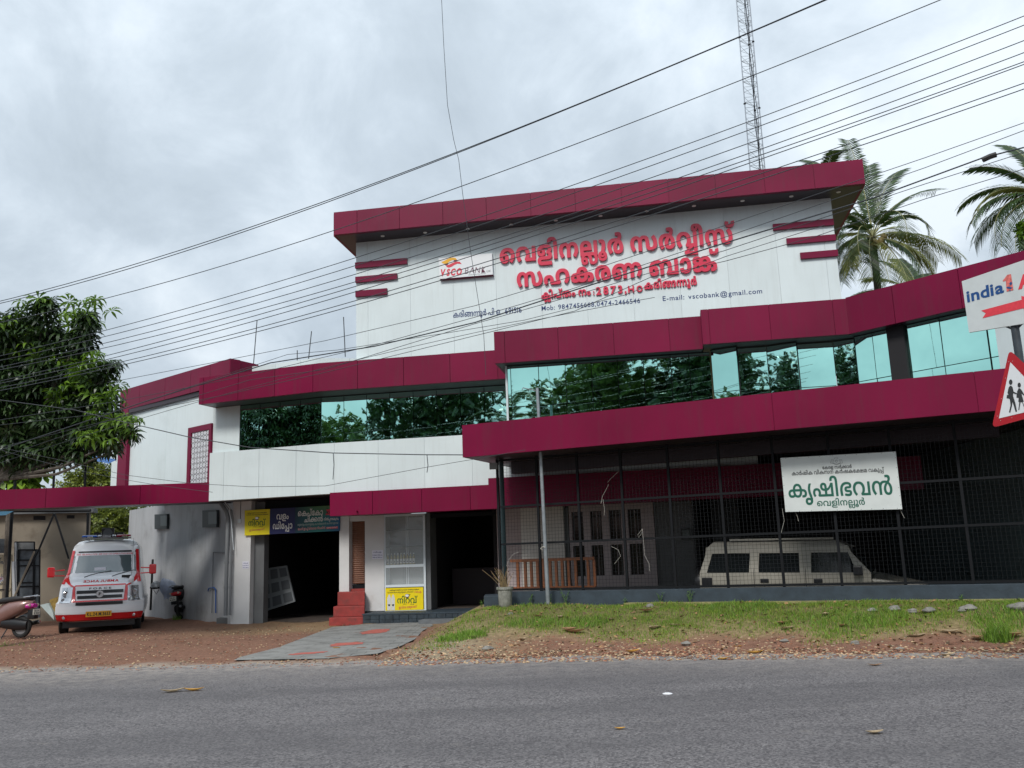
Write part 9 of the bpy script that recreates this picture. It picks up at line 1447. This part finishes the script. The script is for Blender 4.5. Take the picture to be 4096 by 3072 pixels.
def palm(label, crown, base, scale, fr, nuts=0, trunk_r=.17, ky=0):
    o = thing('coconut_palm', label, 'palm tree', base); c = Vector(crown)
    b = Vector(base); obj('trunk', M().tube([b, b.lerp(c, .35) + Vector((.25 * ky, 0, 0)), b.lerp(c, .7) + Vector((.3 * ky, 0, 0)), c], trunk_r, 10, r2=trunk_r * .8), mat('palm trunk', (.045, .038, .03), .9, var=.3, vscale=10, bump=.4, bscale=12), o, smooth=True)
    for (az, el, L_, curl, y_) in fr:
        P, V, F = frond(c, R(az), R(el), L_ * scale, curl, ll=.8 * scale, hang=.28 + .55 * (el < 30)); mt = palmy if y_ else palmd
        f_ = fastobj('frond', np.array([tuple(v) for v in V]), np.array(F), mt, o); obj('rachis', M().tube(P, .028, 5, r2=.008), rib, f_)
    for k in range(nuts):
        a = rnd.uniform(0, 6.28); q = c + Vector((math.cos(a) * .42, math.sin(a) * .42, rnd.uniform(-.55, -.1))); bm = bmesh.new(); bmesh.ops.create_icosphere(bm, subdivisions=2, radius=.13); m = M(); m.add([(v.co.x + q.x, v.co.y + q.y, v.co.z * 1.2 + q.z) for v in bm.verts], [tuple(w.index for w in f.verts) for f in bm.faces]); bm.free(); obj('coconut', m, husk, o, smooth=True)
    return o
c = onY(3490, 950, 34); b_ = onY(3512, 1200, 34)
palm('tall coconut palm with nuts just right of the tall white wall', c, (b_.x + .5, 34, 0), 1.0, [
    (92, 86, 5.0, .3, 0), (40, 66, 5.0, .5, 0), (62, 76, 4.6, .45, 0), (150, 75, 4.2, .8, 0), (20, 56, 4.6, .7, 0), (120, 60, 3.9, 1.5, 0), (25, 40, 3.6, 1.7, 1), (-40, 52, 3.0, 2.0, 0), (-5, 12, 3.7, .9, 1), (10, 24, 3.4, 1.3, 1), (170, 30, 3.4, 2.0, 1), (200, 45, 3.2, 2.4, 0), (185, 5, 3.0, 1.5, 0), (215, 10, 2.8, 1.6, 1), (-50, -20, 3.0, .9, 0), (-75, -35, 3.0, .6, 1), (-100, -40, 3.0, .4, 0), (-120, -10, 3.0, 1.4, 0), (230, 30, 3.2, 2.2, 0), (-80, 50, 3.4, 2.2, 0), (100, 30, 3.4, 1.6, 0), (-20, -12, 3.2, 1.0, 1), (75, 45, 3.8, 1.4, 0), (-150, 60, 3.4, 2.4, 0), (205, -15, 2.6, 1.0, 0), (160, -25, 2.6, .8, 0)], nuts=22, ky=-.6)
c = onY(3690, 1210, 40); palm('smaller palm whose upright fronds rise above the right fascia', c, (c.x, 40, 0), .95, [(95, 75, 3.4, .5, 0), (60, 60, 3.4, .6, 0), (30, 50, 3.6, .7, 0), (140, 60, 3.4, .8, 1), (165, 40, 3.6, .9, 0), (185, 30, 3.4, .9, 1), (10, 35, 3.2, .9, 0), (120, 75, 3.4, .6, 0), (-60, 40, 3, 1, 0), (-120, 40, 3, 1, 0)])
c = onY(3300, 745, 46); palm('distant palm with only its tips showing above the top fascia', c, (c.x, 46, 0), 1.0, [(100, 75, 3.2, .7, 0), (50, 45, 3.2, 1.2, 0), (140, 50, 3.2, 1.2, 0), (20, 30, 3, 1.2, 0), (170, 30, 3, 1.2, 0), (-90, 60, 3, 1.2, 0)])
c = onY(4185, 790, 31); palm('coconut palm at the right picture edge with long drooping fronds', c, (c.x + .3, 31, 0), .95, [(165, 62, 3.2, .9, 0), (150, 45, 3.4, 1.2, 0), (178, 22, 3.5, 1.2, 0), (185, 12, 3.6, 1.6, 0), (195, -5, 3.6, 1.1, 0), (205, -18, 3.6, .9, 0), (220, -30, 3.4, .7, 0), (100, 80, 3.6, .6, 0), (130, 20, 3.4, 1.2, 0), (60, 50, 3.4, 1.2, 0), (0, 30, 3.4, 1.2, 0), (-60, 30, 3.4, 1.2, 0), (235, 40, 3.2, 2.0, 0), (170, 40, 3.0, 1.4, 1)], nuts=6)
bush('leafy_branch_tree', 'bright green tree sprig at the far right edge below the palm', blobpx([(4110, 915, 42, 30), (4150, 960, 70, 30)]), 200, .3, leafl, T=tmpl_whorl(8, 1, .16, .4))
# trees, palm and house across the road behind the camera: the green glass mirrors them
BT = tmpl_spray(11, 1.0, .24)
for i, (x, y, h, r, l) in enumerate([(-18, -13, 15.5, 4.8, 'tall dark tree across the road mirrored in the centre windows'), (-5.5, -13, 15, 4.2, 'dark tree across the road right of the tallest one'), (-50, 0, 14, 5.0, 'broad tree far along the opposite roadside'), (-35, 2, 9, 3.2, 'rounded tree along the opposite roadside'), (1.0, -12, 15, 4.0, 'tree opposite the fenced bay'), (-25, -11, 11.5, 4.0, 'bushy tree on the opposite roadside left of the tallest')]):
    B = [(x + r * .6 * math.cos(a) + rnd.uniform(-.4, .4), y + r * .6 * math.sin(a), h * .72 + rnd.uniform(-.15, .15) * h, r * rnd.uniform(.35, .6)) for a in [k * 2 * math.pi / 9 for k in range(9)]] + [(x, y, h * .86, r * .55), (x + .5, y, h * .5, r * .7), (x - 1, y, h * .42, r * .7)]
    bush('roadside_tree', l, B, 2600, .8, mid if i % 2 else leafd, T=BT)
palm('coconut palm across the road mirrored at the window corner', (-11.2, -12, 9.8), (-11.4, -12, 0), 1.1, [(k * 40, 35 - 25 * (k % 2) + 20 * (k % 3), 4.0, 1.6, k % 3 == 0) for k in range(12)], nuts=5)
hs = thing('tiled_house', 'low tile roofed house across the road mirrored in the glass', 'house', (-9, -21, 0)); obj('wall', M().box(-16, -26, 0, -2, -20, 3.2), mat('house wall', (.35, .30, .2), .8), hs); obj('roof', M().add([(-17, -19, 3.1), (-1, -19, 3.1), (-1, -27, 3.1), (-17, -27, 3.1), (-16, -23, 5.6), (-2, -23, 5.6)], [(0, 1, 5, 4), (2, 3, 4, 5), (1, 2, 5), (3, 0, 4)]), mat('roof tile', (.16, .07, .05), .8, var=.2), hs)
for xa, xb, l in ((-95, -34, 'line of distant trees far beyond the left yard'), (30, 110, 'line of distant trees far beyond the right end of the building')):
    n = 1500; x = g2_.uniform(xa, xb, n); z = np.abs(g2_.normal(0, 1, n)) * 1.6 + (2.6 + 1.6 * np.sin(x * .35) + 1.1 * np.sin(x * .9)) * g2_.uniform(0, 1, n) ** .5
    o = place('distant_woods', tmpl_spray(), np.stack([x, g2_.uniform(66, 76, n), z], 1), 2.2, mid, None, (.2, 1.4)); tag(o, l, 'trees'); o['kind'] = 'stuff'
# ------------------------------------------------------------------ overhead wires
def wplane(y0, y1):
    a = onY(0, 1500, y0); b = onY(4096, 300, y1); return ((a.x, a.y), (b.x, b.y))
XS = [0, 900, 1900, 2900, 3700, 4096]
def wire(us, vs_, L, r, label, nm='power_line', ext=True, mt=wirem, grp=None):
    P = [onP(u, v, L) for u, v in zip(us, vs_)]
    h = [math.hypot(p.x - P[0].x, p.y - P[0].y) for p in P]; z = [p.z for p in P]
    dx_, dy_ = (L[1][0] - L[0][0]), (L[1][1] - L[0][1]); k = math.hypot(dx_, dy_); dx_, dy_ = dx_ / k, dy_ / k
    deg = 2 if len(us) < 5 else 3
    if len(us) > 7: # free shape
        q = P
    else:
        co_ = np.polyfit(h, z, min(deg, len(us) - 1)); lo, hi = (h[0] - 1.5, h[-1] + 1.2) if ext else (h[0], h[-1])
        q = [Vector((P[0].x + dx_ * s, P[0].y + dy_ * s, float(np.polyval(co_, s)))) for s in np.linspace(lo, hi, 28)]
    o = obj(nm, M().tube(q, r, 5), mt); tag(o, label, 'wire', grp); return o
rows = [('highest of the band of eight parallel wires', [1425, 1185.5, 884, 515, 217, 68]), ('second from top in the band of eight parallel wires', [1443, 1214, 917, 547, 255, 103]), ('third from top in the band of eight parallel wires', [1469, 1245, 953, 604, 310, 166]), ('fourth from top in the band of eight parallel wires', [1480, 1270, 988, 642, 358, 213]),
        ('fourth from bottom in the band of eight parallel wires', [1525, 1295, 1002, 667, 388, 249]), ('third from bottom in the band of eight parallel wires', [1534, 1315, 1023, 684, 402, 259]), ('second from bottom in the band of eight parallel wires', [1551, 1345, 1063, 741, 471, 333]), ('lowest of the band of eight parallel wires', [1563, 1358, 1087, 759, 494, 358])]
for i, (l, vs_) in enumerate(rows): wire(XS, vs_, wplane(15.5 - .15 * i, 9.6 - .12 * i), .0058, l)
wire([0, 900, 1300, 1900, 2900, 3300], [1205, 941.6, 806, 581, 169, 0], wplane(14.5, 9.0), .0065, 'upper strand of the close pair rising to the top right')
wire([0, 900, 1300, 1900, 2900, 3300], [1214, 952, 813, 585, 172, 3], wplane(14.6, 9.1), .0065, 'lower strand of the close pair rising to the top right')
wire([0, 900, 1300, 1900, 2900, 3700], [1290, 1059, 934, 728, 343, 26], wplane(14.8, 9.2), .006, 'single wire running just beneath the close pair')
WL = wplane(17, 9.8)
sv = [([430, 922, 1300, 1900, 2300, 2900, 3700, 4096], [1531, 1437, 1363, 1223, 1102, 902, 631, 491], .005, 'service wire crossing the white wall highest of the lower bundle'),
      ([0, 500, 1000, 1500, 2040, 2300, 2900, 3700, 4096], [1680, 1600, 1500, 1380, 1230, 1152, 949, 671, 522], .005, 'service wire over the letters second in the lower bundle'),
      ([0, 600, 1080, 1500, 1900, 2300, 2900, 3500, 3930, 4096], [1800, 1600, 1452, 1385, 1290, 1160, 972, 790, 632, 590], .010, 'thick black service cable carrying a dark splice'),
      ([0, 600, 1000, 1300, 1900, 2300, 2900, 3700, 4096], [1790, 1640, 1520, 1478, 1295, 1181, 1002, 736, 610], .005, 'wire drooping just below the thick cable'),
      ([0, 500, 900, 1300, 1900, 2300, 2600, 2900, 3250, 3700, 4096], [1830, 1660, 1580, 1490, 1343, 1244, 1110, 1045, 950, 796, 676], .005, 'lowest wavy service wire across the white wall'),
      ([0, 450, 900, 1150, 1350, 1800, 2100, 2500, 2900, 3300], [1700, 1650, 1500, 1418, 1400, 1330, 1280, 1180, 1027, 900], .0045, 'slack wire weaving over the first floor fascia'),
      ([0, 500, 940, 1260, 1700, 1985, 2300], [1850, 1700, 1560, 1480, 1370, 1330, 1240], .0045, 'thin wire grazing the maroon step of the fascia'),
      ([0, 300, 500, 760, 1000, 1330, 1700, 1853], [1600, 1640, 1689, 1749, 1790, 1812, 1819, 1819.5], .009, 'black cable drooping over the left windows to the canopy corner'),
      ([0, 240, 500, 760, 1000, 1300, 1700, 1924, 2100], [1790, 1840, 1900, 1933, 1947, 1944, 1870, 1832, 1800], .0045, 'thin grey wire sagging along the white band'),
      ([0, 240, 500, 640], [1800, 1860, 1925, 1938], .004, 'thin wire low over the left wing wall')]
for us, vs_, r, l in sv: wire(us, vs_, wplane(17.5, 10.2) if 'canopy corner' not in l and 'white band' not in l else wplane(18.5, 13), r, l, 'service_wire')
p = [onP(u, v, WL) for u, v in [(3930, 640), (3960, 626), (3985, 618)]]; tag(obj('cable_splice', M().tube(p, .035, 8), mat('splice black', (.015, .015, .015), .6)), 'black cylindrical splice on the thick cable at upper right', 'cable joint')
VL = line((0, 15.2), 0)
tag(obj('hanging_wire', M().tube([onP(u, v, VL) for u, v in [(1765, -30), (1775, 180), (1790, 420), (1815, 560), (1835, 640), (1850, 770), (1880, 990), (1908, 1170), (1935, 1340), (1944, 1500)]], .005, 5), wirem), 'single near vertical wire hanging down the middle of the picture', 'wire')
for i, (u, v, u2, v2, v3) in enumerate([(1333, 1812, 1336, 1860, 1918), (1708, 1820, 1712, 1862, 1890)]):
    pl3 = wplane(18.45, 12.95); q = [onP(a, b, pl3) for a, b in [(u, v), (u2, v2), (u2 - 4, v3)]]; tag(obj('dangling_cord', M().tube(q, .007, 5), wirem), ['knotted cord dangling from the black cable over the white band', 'shorter cord dangling from the black cable near the canopy corner'][i], 'cord')
# ------------------------------------------------------------------ lattice mast behind the building
mp0 = onY(3040, 670, 32); ms_ = thing('lattice_mast', 'tall thin triangular steel lattice mast rising behind the roof', 'mast', (mp0.x, 32, 0))
legs = []
tops = [onY(2941, -60, 32), onY(2975, -60, 32.35), onY(2992, -60, 32.0)]; bots = [onY(3000, 680, 32), onY(3041, 680, 32.4), onY(3060, 680, 32.0)]
stl = mat('mast steel', (.28, .31, .35), .4, metal=.4)
for t_, b_ in zip(tops, bots):
    d = (t_ - b_); b2_ = b_ - d * (b_.z / d.z) if False else b_ - d * .35; legs.append((b2_, t_)); obj('leg', M().tube([b2_, t_], .022, 6), stl, ms_)
def lpnt(i, z): a, b = legs[i]; return a.lerp(b, (z - a.z) / (b.z - a.z))
z = legs[0][0].z + .3; k = 0; ztop = legs[0][1].z; m = M(); m2 = M()
while z < ztop - .5:
    for i, j in ((0, 1), (1, 2), (2, 0)):
        if k % 4 == 0: m2.tube([lpnt(i, z), lpnt(j, z)], .008, 4)
        m.tube([lpnt(i, z), lpnt(j, z + .22)] if k % 2 else [lpnt(j, z), lpnt(i, z + .22)], .007, 4)
    z += .22; k += 1
obj('lacing', m, stl, ms_); obj('ring_bars', m2, stl, ms_)
m = M()
for k in range(3):
    pts = []
    for q in np.linspace(0, 1, 24): a = legs[2][0].lerp(legs[2][1], q); pts.append(a + Vector((-.12 - .05 * k + .03 * math.sin(q * 30 + k * 2), -.05, 0)))
    m.tube(pts, .012, 4)
obj('feeder_cable', m, blackm, ms_)
for i in range(3):
    for zz in (lpnt(0, 0).z if False else onY(2980, 415, 32).z, onY(2955, 150, 32).z): q = lpnt(i, zz - .1 * i); obj('leg_joint', M().lathe([(.05, -.02), (.05, .02)], 8, q), blackm, ms_)
# ------------------------------------------------------------------ road signs at the right edge
S1 = line(onY(3990, 1900, 9.6), -57)
at1 = thing('atm_sign', 'white board with blue and red lettering and a red arrow at the right edge', 'sign', tuple(onP(4040, 2400, S1)))
obj('board', board(S1, [(3847, 1125), (4330, 960), (4400, 1245), (3876, 1330)], -.03, 0), mat('sign board white', (.56, .60, .60), .5, var=.05, dirt=(.42, .44, .42), dscale=2, dthr=.6), at1)
def ip(x, y): return (3600 + x / 4.424, 1000 + y / 4.424)
navy = mat('brand blue', (.004, .06, .22), .5); coral = mat('arrow red', (.68, .04, .06), .5, var=.08, vscale=30)
obj('lettering', join(fit(lat('india', .028, 0, .7), S1, ip(1192, 925), ip(1845, 745), 47, .003, up=(-.11, 0), ref=.74)), navy, at1)
obj('lettering', join(fit(lat('ATM', .05, 0, .8), S1, ip(2090, 688), ip(2900, 480), 50, .003, up=(-.11, 0), ref=.72)), coral, at1)
obj('numeral', poly(S1, [ip(*p) for p in [(1820, 540), (1870, 480), (1900, 440), (1965, 425), (2010, 710), (1890, 738), (1875, 545), (1825, 560)]], .003), mat('numeral red', (.62, .14, .12), .5, var=.4, vscale=30), at1)
for pts in [[(1940, 590), (1975, 555), (1990, 600), (1960, 630)], [(1885, 655), (1930, 650), (2000, 665), (1960, 690), (1900, 680)], [(1935, 715), (1955, 705), (1965, 720), (1945, 728)]]: obj('numeral', poly(S1, [ip(*p) for p in pts], .006), navy, at1)
obj('arrow', poly(S1, [ip(*p) for p in [(1438, 1072), (2155, 880), (2148, 815), (2500, 860), (2220, 1150), (2190, 1030), (1462, 1207), (1520, 1118)]], .003), coral, at1)
pb = onP(4043, 1275, S1); n1_ = nrm(S1); bb = onP(4140, 2700, S1)
pst = mat('dark post', (.035, .045, .055), .5, var=.3, vscale=10)
back_ = Vector((-n1_[0], -n1_[1], 0)) * .06
obj('post', M().tube([Vector((pb.x, pb.y, 0)) + back_, pb + back_], .042, 10), pst, at1, smooth=True)
for s in (-1, 1): obj('bracket', M().tube([pb + back_ + Vector((0, 0, -.12)), pb + back_ + Vector((s * .09, -s * .13, -.01)) ], .012, 6), pst, at1)
S2 = line(onY(4040, 1600, 8.6), -33)
ws = thing('warning_sign', 'triangular red bordered sign with two black walking school children', 'road sign', tuple(onP(4060, 2500, S2)))
def tpx(x, y): return (3596 + x / 4.424, 1375 + y / 4.424)
def rounded(C, r, n=6):
    out = []
    for i in range(len(C)):
        p, a, b = Vector(C[i]), Vector(C[i - 1]), Vector(C[(i + 1) % len(C)]); u = (a - p).normalized() * r; v = (b - p).normalized() * r
        for k in range(n + 1): t = k / n; out.append(tuple((1 - t) ** 2 * (p + u) + 2 * t * (1 - t) * p + t * t * (p + v)))
    return out
tri = [tpx(1952, 100), tpx(1640, 1490), tpx(3020, 1110)]
tv = rounded([tuple(p) for p in tri], 26)
def thickpoly(L, pts, d0, d1):
    m = poly(L, pts, d1); n = nrm(L); N = Vector((n[0], n[1], 0)); P0 = [onP(u, v, L) + N * d0 for u, v in pts]; P1 = [onP(u, v, L) + N * d1 for u, v in pts]
    for i in range(len(pts)): j = (i + 1) % len(pts); m.quad(tuple(P0[i]), tuple(P0[j]), tuple(P1[j]), tuple(P1[i]))
    return m
obj('plate', thickpoly(S2, tv, -.012, 0), mat('sign red', (.35, .006, .015), .35), ws)
obj('panel', poly(S2, [tpx(1972, 328), tpx(1768, 1322), tpx(2700, 1100)], .003), mat('reflective white', (.62, .64, .66), .35), ws)
fig = [[(1962, 745), (1985, 742), (2010, 770), (2030, 850), (2085, 875), (2100, 900), (2040, 885), (2022, 870), (2020, 930), (2060, 1050), (2090, 1200), (2065, 1205), (2030, 1090), (2010, 1030), (2000, 1100), (1970, 1222), (1947, 1212), (1975, 1090), (1965, 1000), (1955, 972), (1905, 965), (1912, 905), (1940, 905), (1920, 870), (1940, 780)],
       [(2115, 790), (2140, 788), (2170, 820), (2205, 880), (2240, 920), (2230, 930), (2190, 900), (2170, 880), (2180, 930), (2210, 1025), (2188, 1030), (2215, 1090), (2250, 1160), (2230, 1165), (2180, 1035), (2152, 1035), (2128, 1175), (2113, 1170), (2130, 1032), (2112, 1028), (2118, 958), (2080, 955), (2082, 905), (2092, 885), (2090, 850)]]
for pts in fig: obj('figure', poly(S2, [tpx(*p) for p in pts], .006), black, ws)
for cx_, cy_, rx_, ry_ in [(1978, 680, 31, 48), (2128, 733, 29, 44)]: obj('figure', poly(S2, [tpx(cx_ + rx_ * math.cos(a), cy_ + ry_ * math.sin(a)) for a in [k * math.pi / 8 for k in range(16)]], .006), black, ws)
n2_ = nrm(S2)
for x, y in [(1942, 322), (2010, 308), (2153, 530), (1883, 610), (1812, 974), (1746, 1281), (1998, 1312), (1797, 1360)]:
    q = onP(*tpx(x, y), S2) + Vector((n2_[0], n2_[1], 0)) * .004; obj('rivet', M().lathe([(.003, -.002), (.003, .002)], 6, q), ww, ws)
pb2 = onP(4100, 1640, S2); obj('post', M().tube([(pb2.x + .05, pb2.y + .05, 0), (pb2.x + .05, pb2.y + .05, pb2.z + .35)], .03, 8), pst, ws)
# ------------------------------------------------------------------ left yard: old wall, frame, stored boards
ow = thing('old_wall', 'stained beige old wall of the shed behind the ambulance', 'wall', (-14, 29, 0))
OW = line((onY(340, 2300, 29.5).x, 29.5), 12)
obj('wall_body', M().wall(P2(-150, 2300, OW), P2(342, 2300, OW), -.1, onP(342, 2052, OW).z, -.3, 0), mat('old beige plaster', (.235, .20, .155), .9, var=.12, vscale=1.2, bump=.1, dirt=(.09, .065, .045), dscale=.9, dthr=.5), ow)
obj('ledge', M().wall(P2(-150, 2300, OW), P2(368, 2300, OW), onP(342, 2052, OW).z + .002, onP(342, 2035, OW).z, -.3, .25), concrete, ow)
for a_ in [(268, 2061, 298, 2074), (134, 2064, 182, 2080)]: obj('vent', board(OW, [(a_[0], a_[1]), (a_[2], a_[1]), (a_[2], a_[3]), (a_[0], a_[3])], .002, .01), darkin, ow)
FRp = line((-10, 26.4), 0)
ff = thing('gantry', 'black steel frame with a crossbar and slanting braces left of the ambulance', 'frame', tuple(onP(250, 2480, FRp)))
for pts, r in [([(0, 2044), (362, 2042)], .05), ([(352, 2050), (339, 2478)], .035), ([(48, 2050), (22, 2478)], .045), ([(217, 2054), (155, 2200), (85, 2330)], .028), ([(219, 2056), (255, 2170), (275, 2235)], .028)]:
    obj('bar', M().tube([onP(u, v, FRp) for u, v in pts], r, 6), blackm, ff)
tag(obj('prop_pole', M().tube([onP(138, 2205, off(FRp, .2)), onP(36, 2434, off(FRp, .3))], .028, 6), mat('old pole', (.20, .17, .13), .8)), 'pale slanting prop pole beside the stored racks', 'pole')
for i, (a, b, l) in enumerate([((69, 1785), (58, 1958), 'leftmost black post standing on the carport canopy'), ((220, 1810), (214, 1950), 'middle black post standing on the carport canopy'), ((344, 1830), (339, 1948), 'black post under the blue sheet on the carport canopy')]):
    L = off(CP, -.3); tag(obj('canopy_post', M().tube([onP(*b, L) - Vector((0, 0, .2)), onP(*a, L)], .035, 8), blackm), l, 'post', 'posts above the canopy')
sh_ = M(); BL_ = off(CP, -.5); n = 26
for i in range(n + 1):
    t = i / n; u = 256 + (430 - 256) * t; p = onP(u, 1820 + 28 * t, BL_); q = onP(u + 4, 1836 + 16 * t - 6 * math.sin(t * 3.1), off(BL_, .6)); w = .02 * math.sin(i * math.pi / 1.0 + .5) if i % 2 else -.02
    sh_.v += [(p.x, p.y + .6, p.z + .15 + w), (q.x, q.y, q.z + w)]
sh_.f = [(2 * i, 2 * i + 1, 2 * i + 3, 2 * i + 2) for i in range(n)]; tag(obj('roof_sheet', sh_, mat('blue sheet', (.03, .16, .45), .4, transl=.2), auto=False), 'bright blue corrugated roof sheet above the carport canopy', 'roof sheet')
OB = off(FRp, -.6)
def stored(nm, cs, mt, label, cat, th=.05, extra=None, L=None):
    L = L or OB; o = thing(nm, label, cat, tuple(onP(*cs[3], L))); obj('board', board(L, cs, -th, 0), mt, o)
    if extra: extra(o)
    return o
dk = mat('dark board', (.05, .06, .07), .6, var=.3); lg_ = mat('grey panel', (.12, .125, .13), .6, var=.25, dirt=(.04, .035, .03), dscale=3)
bg3 = mat('beige sign board', (.34, .29, .20), .7, var=.12, dirt=(.16, .12, .08), dscale=3)
navd = mat('faded navy paint', (.02, .035, .06), .6)
def s_txt(o):
    obj('lettering', join(fit(mal('la'), OB, (-60, 2260), (22, 2256), 24, .003) + fit(mal('lb'), OB, (-80, 2316), (18, 2312), 22, .003)), navd, o)
    obj('lettering', join(fit(mal('ks'), OB, (-90, 2344), (28, 2340), 13, .003) + fit(mal('rup'), OB, (2, 2368), (42, 2365), 15, .003)), black, o)
stored('stored_sign', [(-100, 2218), (47, 2218), (43, 2440), (-100, 2440)], bg3, 'beige signboard with dark Malayalam letters leaning at the left edge', 'sign', extra=s_txt)
stored('notice_panel', [(-60, 2155), (24, 2155), (22, 2212), (-60, 2214)], dk, 'dark panel hung above the beige signboard at the left edge', 'panel')
def frame_extra(L, us, vs_, mt):
    def f(o):
        for u in us: obj('bar', M().tube([onP(u, vs_[0], off(L, .03)), onP(u - 3, vs_[-1], off(L, .03))], .022, 5), mt, o)
        for v in vs_: obj('bar', M().tube([onP(us[0], v, off(L, .03)), onP(us[-1], v, off(L, .03))], .018, 5), mt, o)
    return f
stored('tall_panel', [(58, 2166), (136, 2166), (150, 2455), (64, 2455)], lg_, 'tall dark rack of stacked panels leaning on the old wall', 'panel', extra=frame_extra(OB, [60, 138], [2168, 2240, 2330, 2450], blackm), L=off(OB, -.3))
stored('metal_rack', [(72, 2198), (158, 2198), (158, 2470), (76, 2470)], mat('rack grey', (.07, .085, .10), .6, var=.4, vscale=7), 'wide grey metal rack in front of the taller panel', 'rack', extra=frame_extra(OB, [74, 135, 160], [2199, 2262, 2345, 2440], blackm))
stored('white_plank', [(46, 2246), (56, 2246), (62, 2440), (52, 2440)], mat('plank white', (.40, .42, .44), .6), 'left of two narrow white planks leaning by the beige sign', 'plank', L=off(OB, .1)); stored('white_plank', [(57, 2170), (63, 2170), (68, 2440), (61, 2440)], mat('plank white', (.40, .42, .44), .6), 'taller right plank of the two white ones by the beige sign', 'plank', L=off(OB, .05))
stored('white_box', [(160, 2420), (193, 2412), (212, 2450), (216, 2480)], mat('box white', (.42, .50, .50), .5, var=.1), 'pale greenish white broken box on the ground left of the ambulance', 'box', th=.3, L=off(FRp, .1))
stored('yellow_sack', [(198, 2400), (232, 2386), (240, 2460), (214, 2472)], mat('sack yellow', (.30, .20, .05), .8, var=.4, vscale=9), 'crumpled yellow brown sack beside the ambulance wheel', 'sack', th=.25, L=FRp)
tag(obj('old_tyre', torus(M(), (0, 0, 0), .26, .07), rubber, smooth=True), 'black tyre at the far left edge by the beige sign', 'tyre'); q = onP(-12, 2440, off(FRp, .4)); bpy.data.objects['old_tyre'].location = (q.x, q.y, .33); bpy.data.objects['old_tyre'].rotation_euler = (0, 0, R(70))
bsh = M(); q0 = onP(-30, 2040, off(FRp, .3)); q1 = onP(38, 2062, off(FRp, .7)); bsh.add([(q0.x - 1, q0.y, q0.z + .05), (q1.x, q0.y, q0.z), (q1.x, q1.y - .2, q1.z), (q0.x - 1, q1.y - .2, q1.z)], [(0, 1, 2, 3)]); tag(obj('tarpaulin', bsh, mat('tarp blue', (.03, .10, .16), .6), auto=False), 'dull blue tarpaulin edge under the canopy at far left', 'tarpaulin')
# leaning stick by the carport wall
tag(obj('spade', M().tube([onP(611, 2238, off(SW, .35)), onP(602, 2440, off(SW, .5))], .035, 6), mat('spade dark', (.03, .03, .03), .7)), 'dark long handled tool leaning on the carport wall behind the helmet', 'tool')
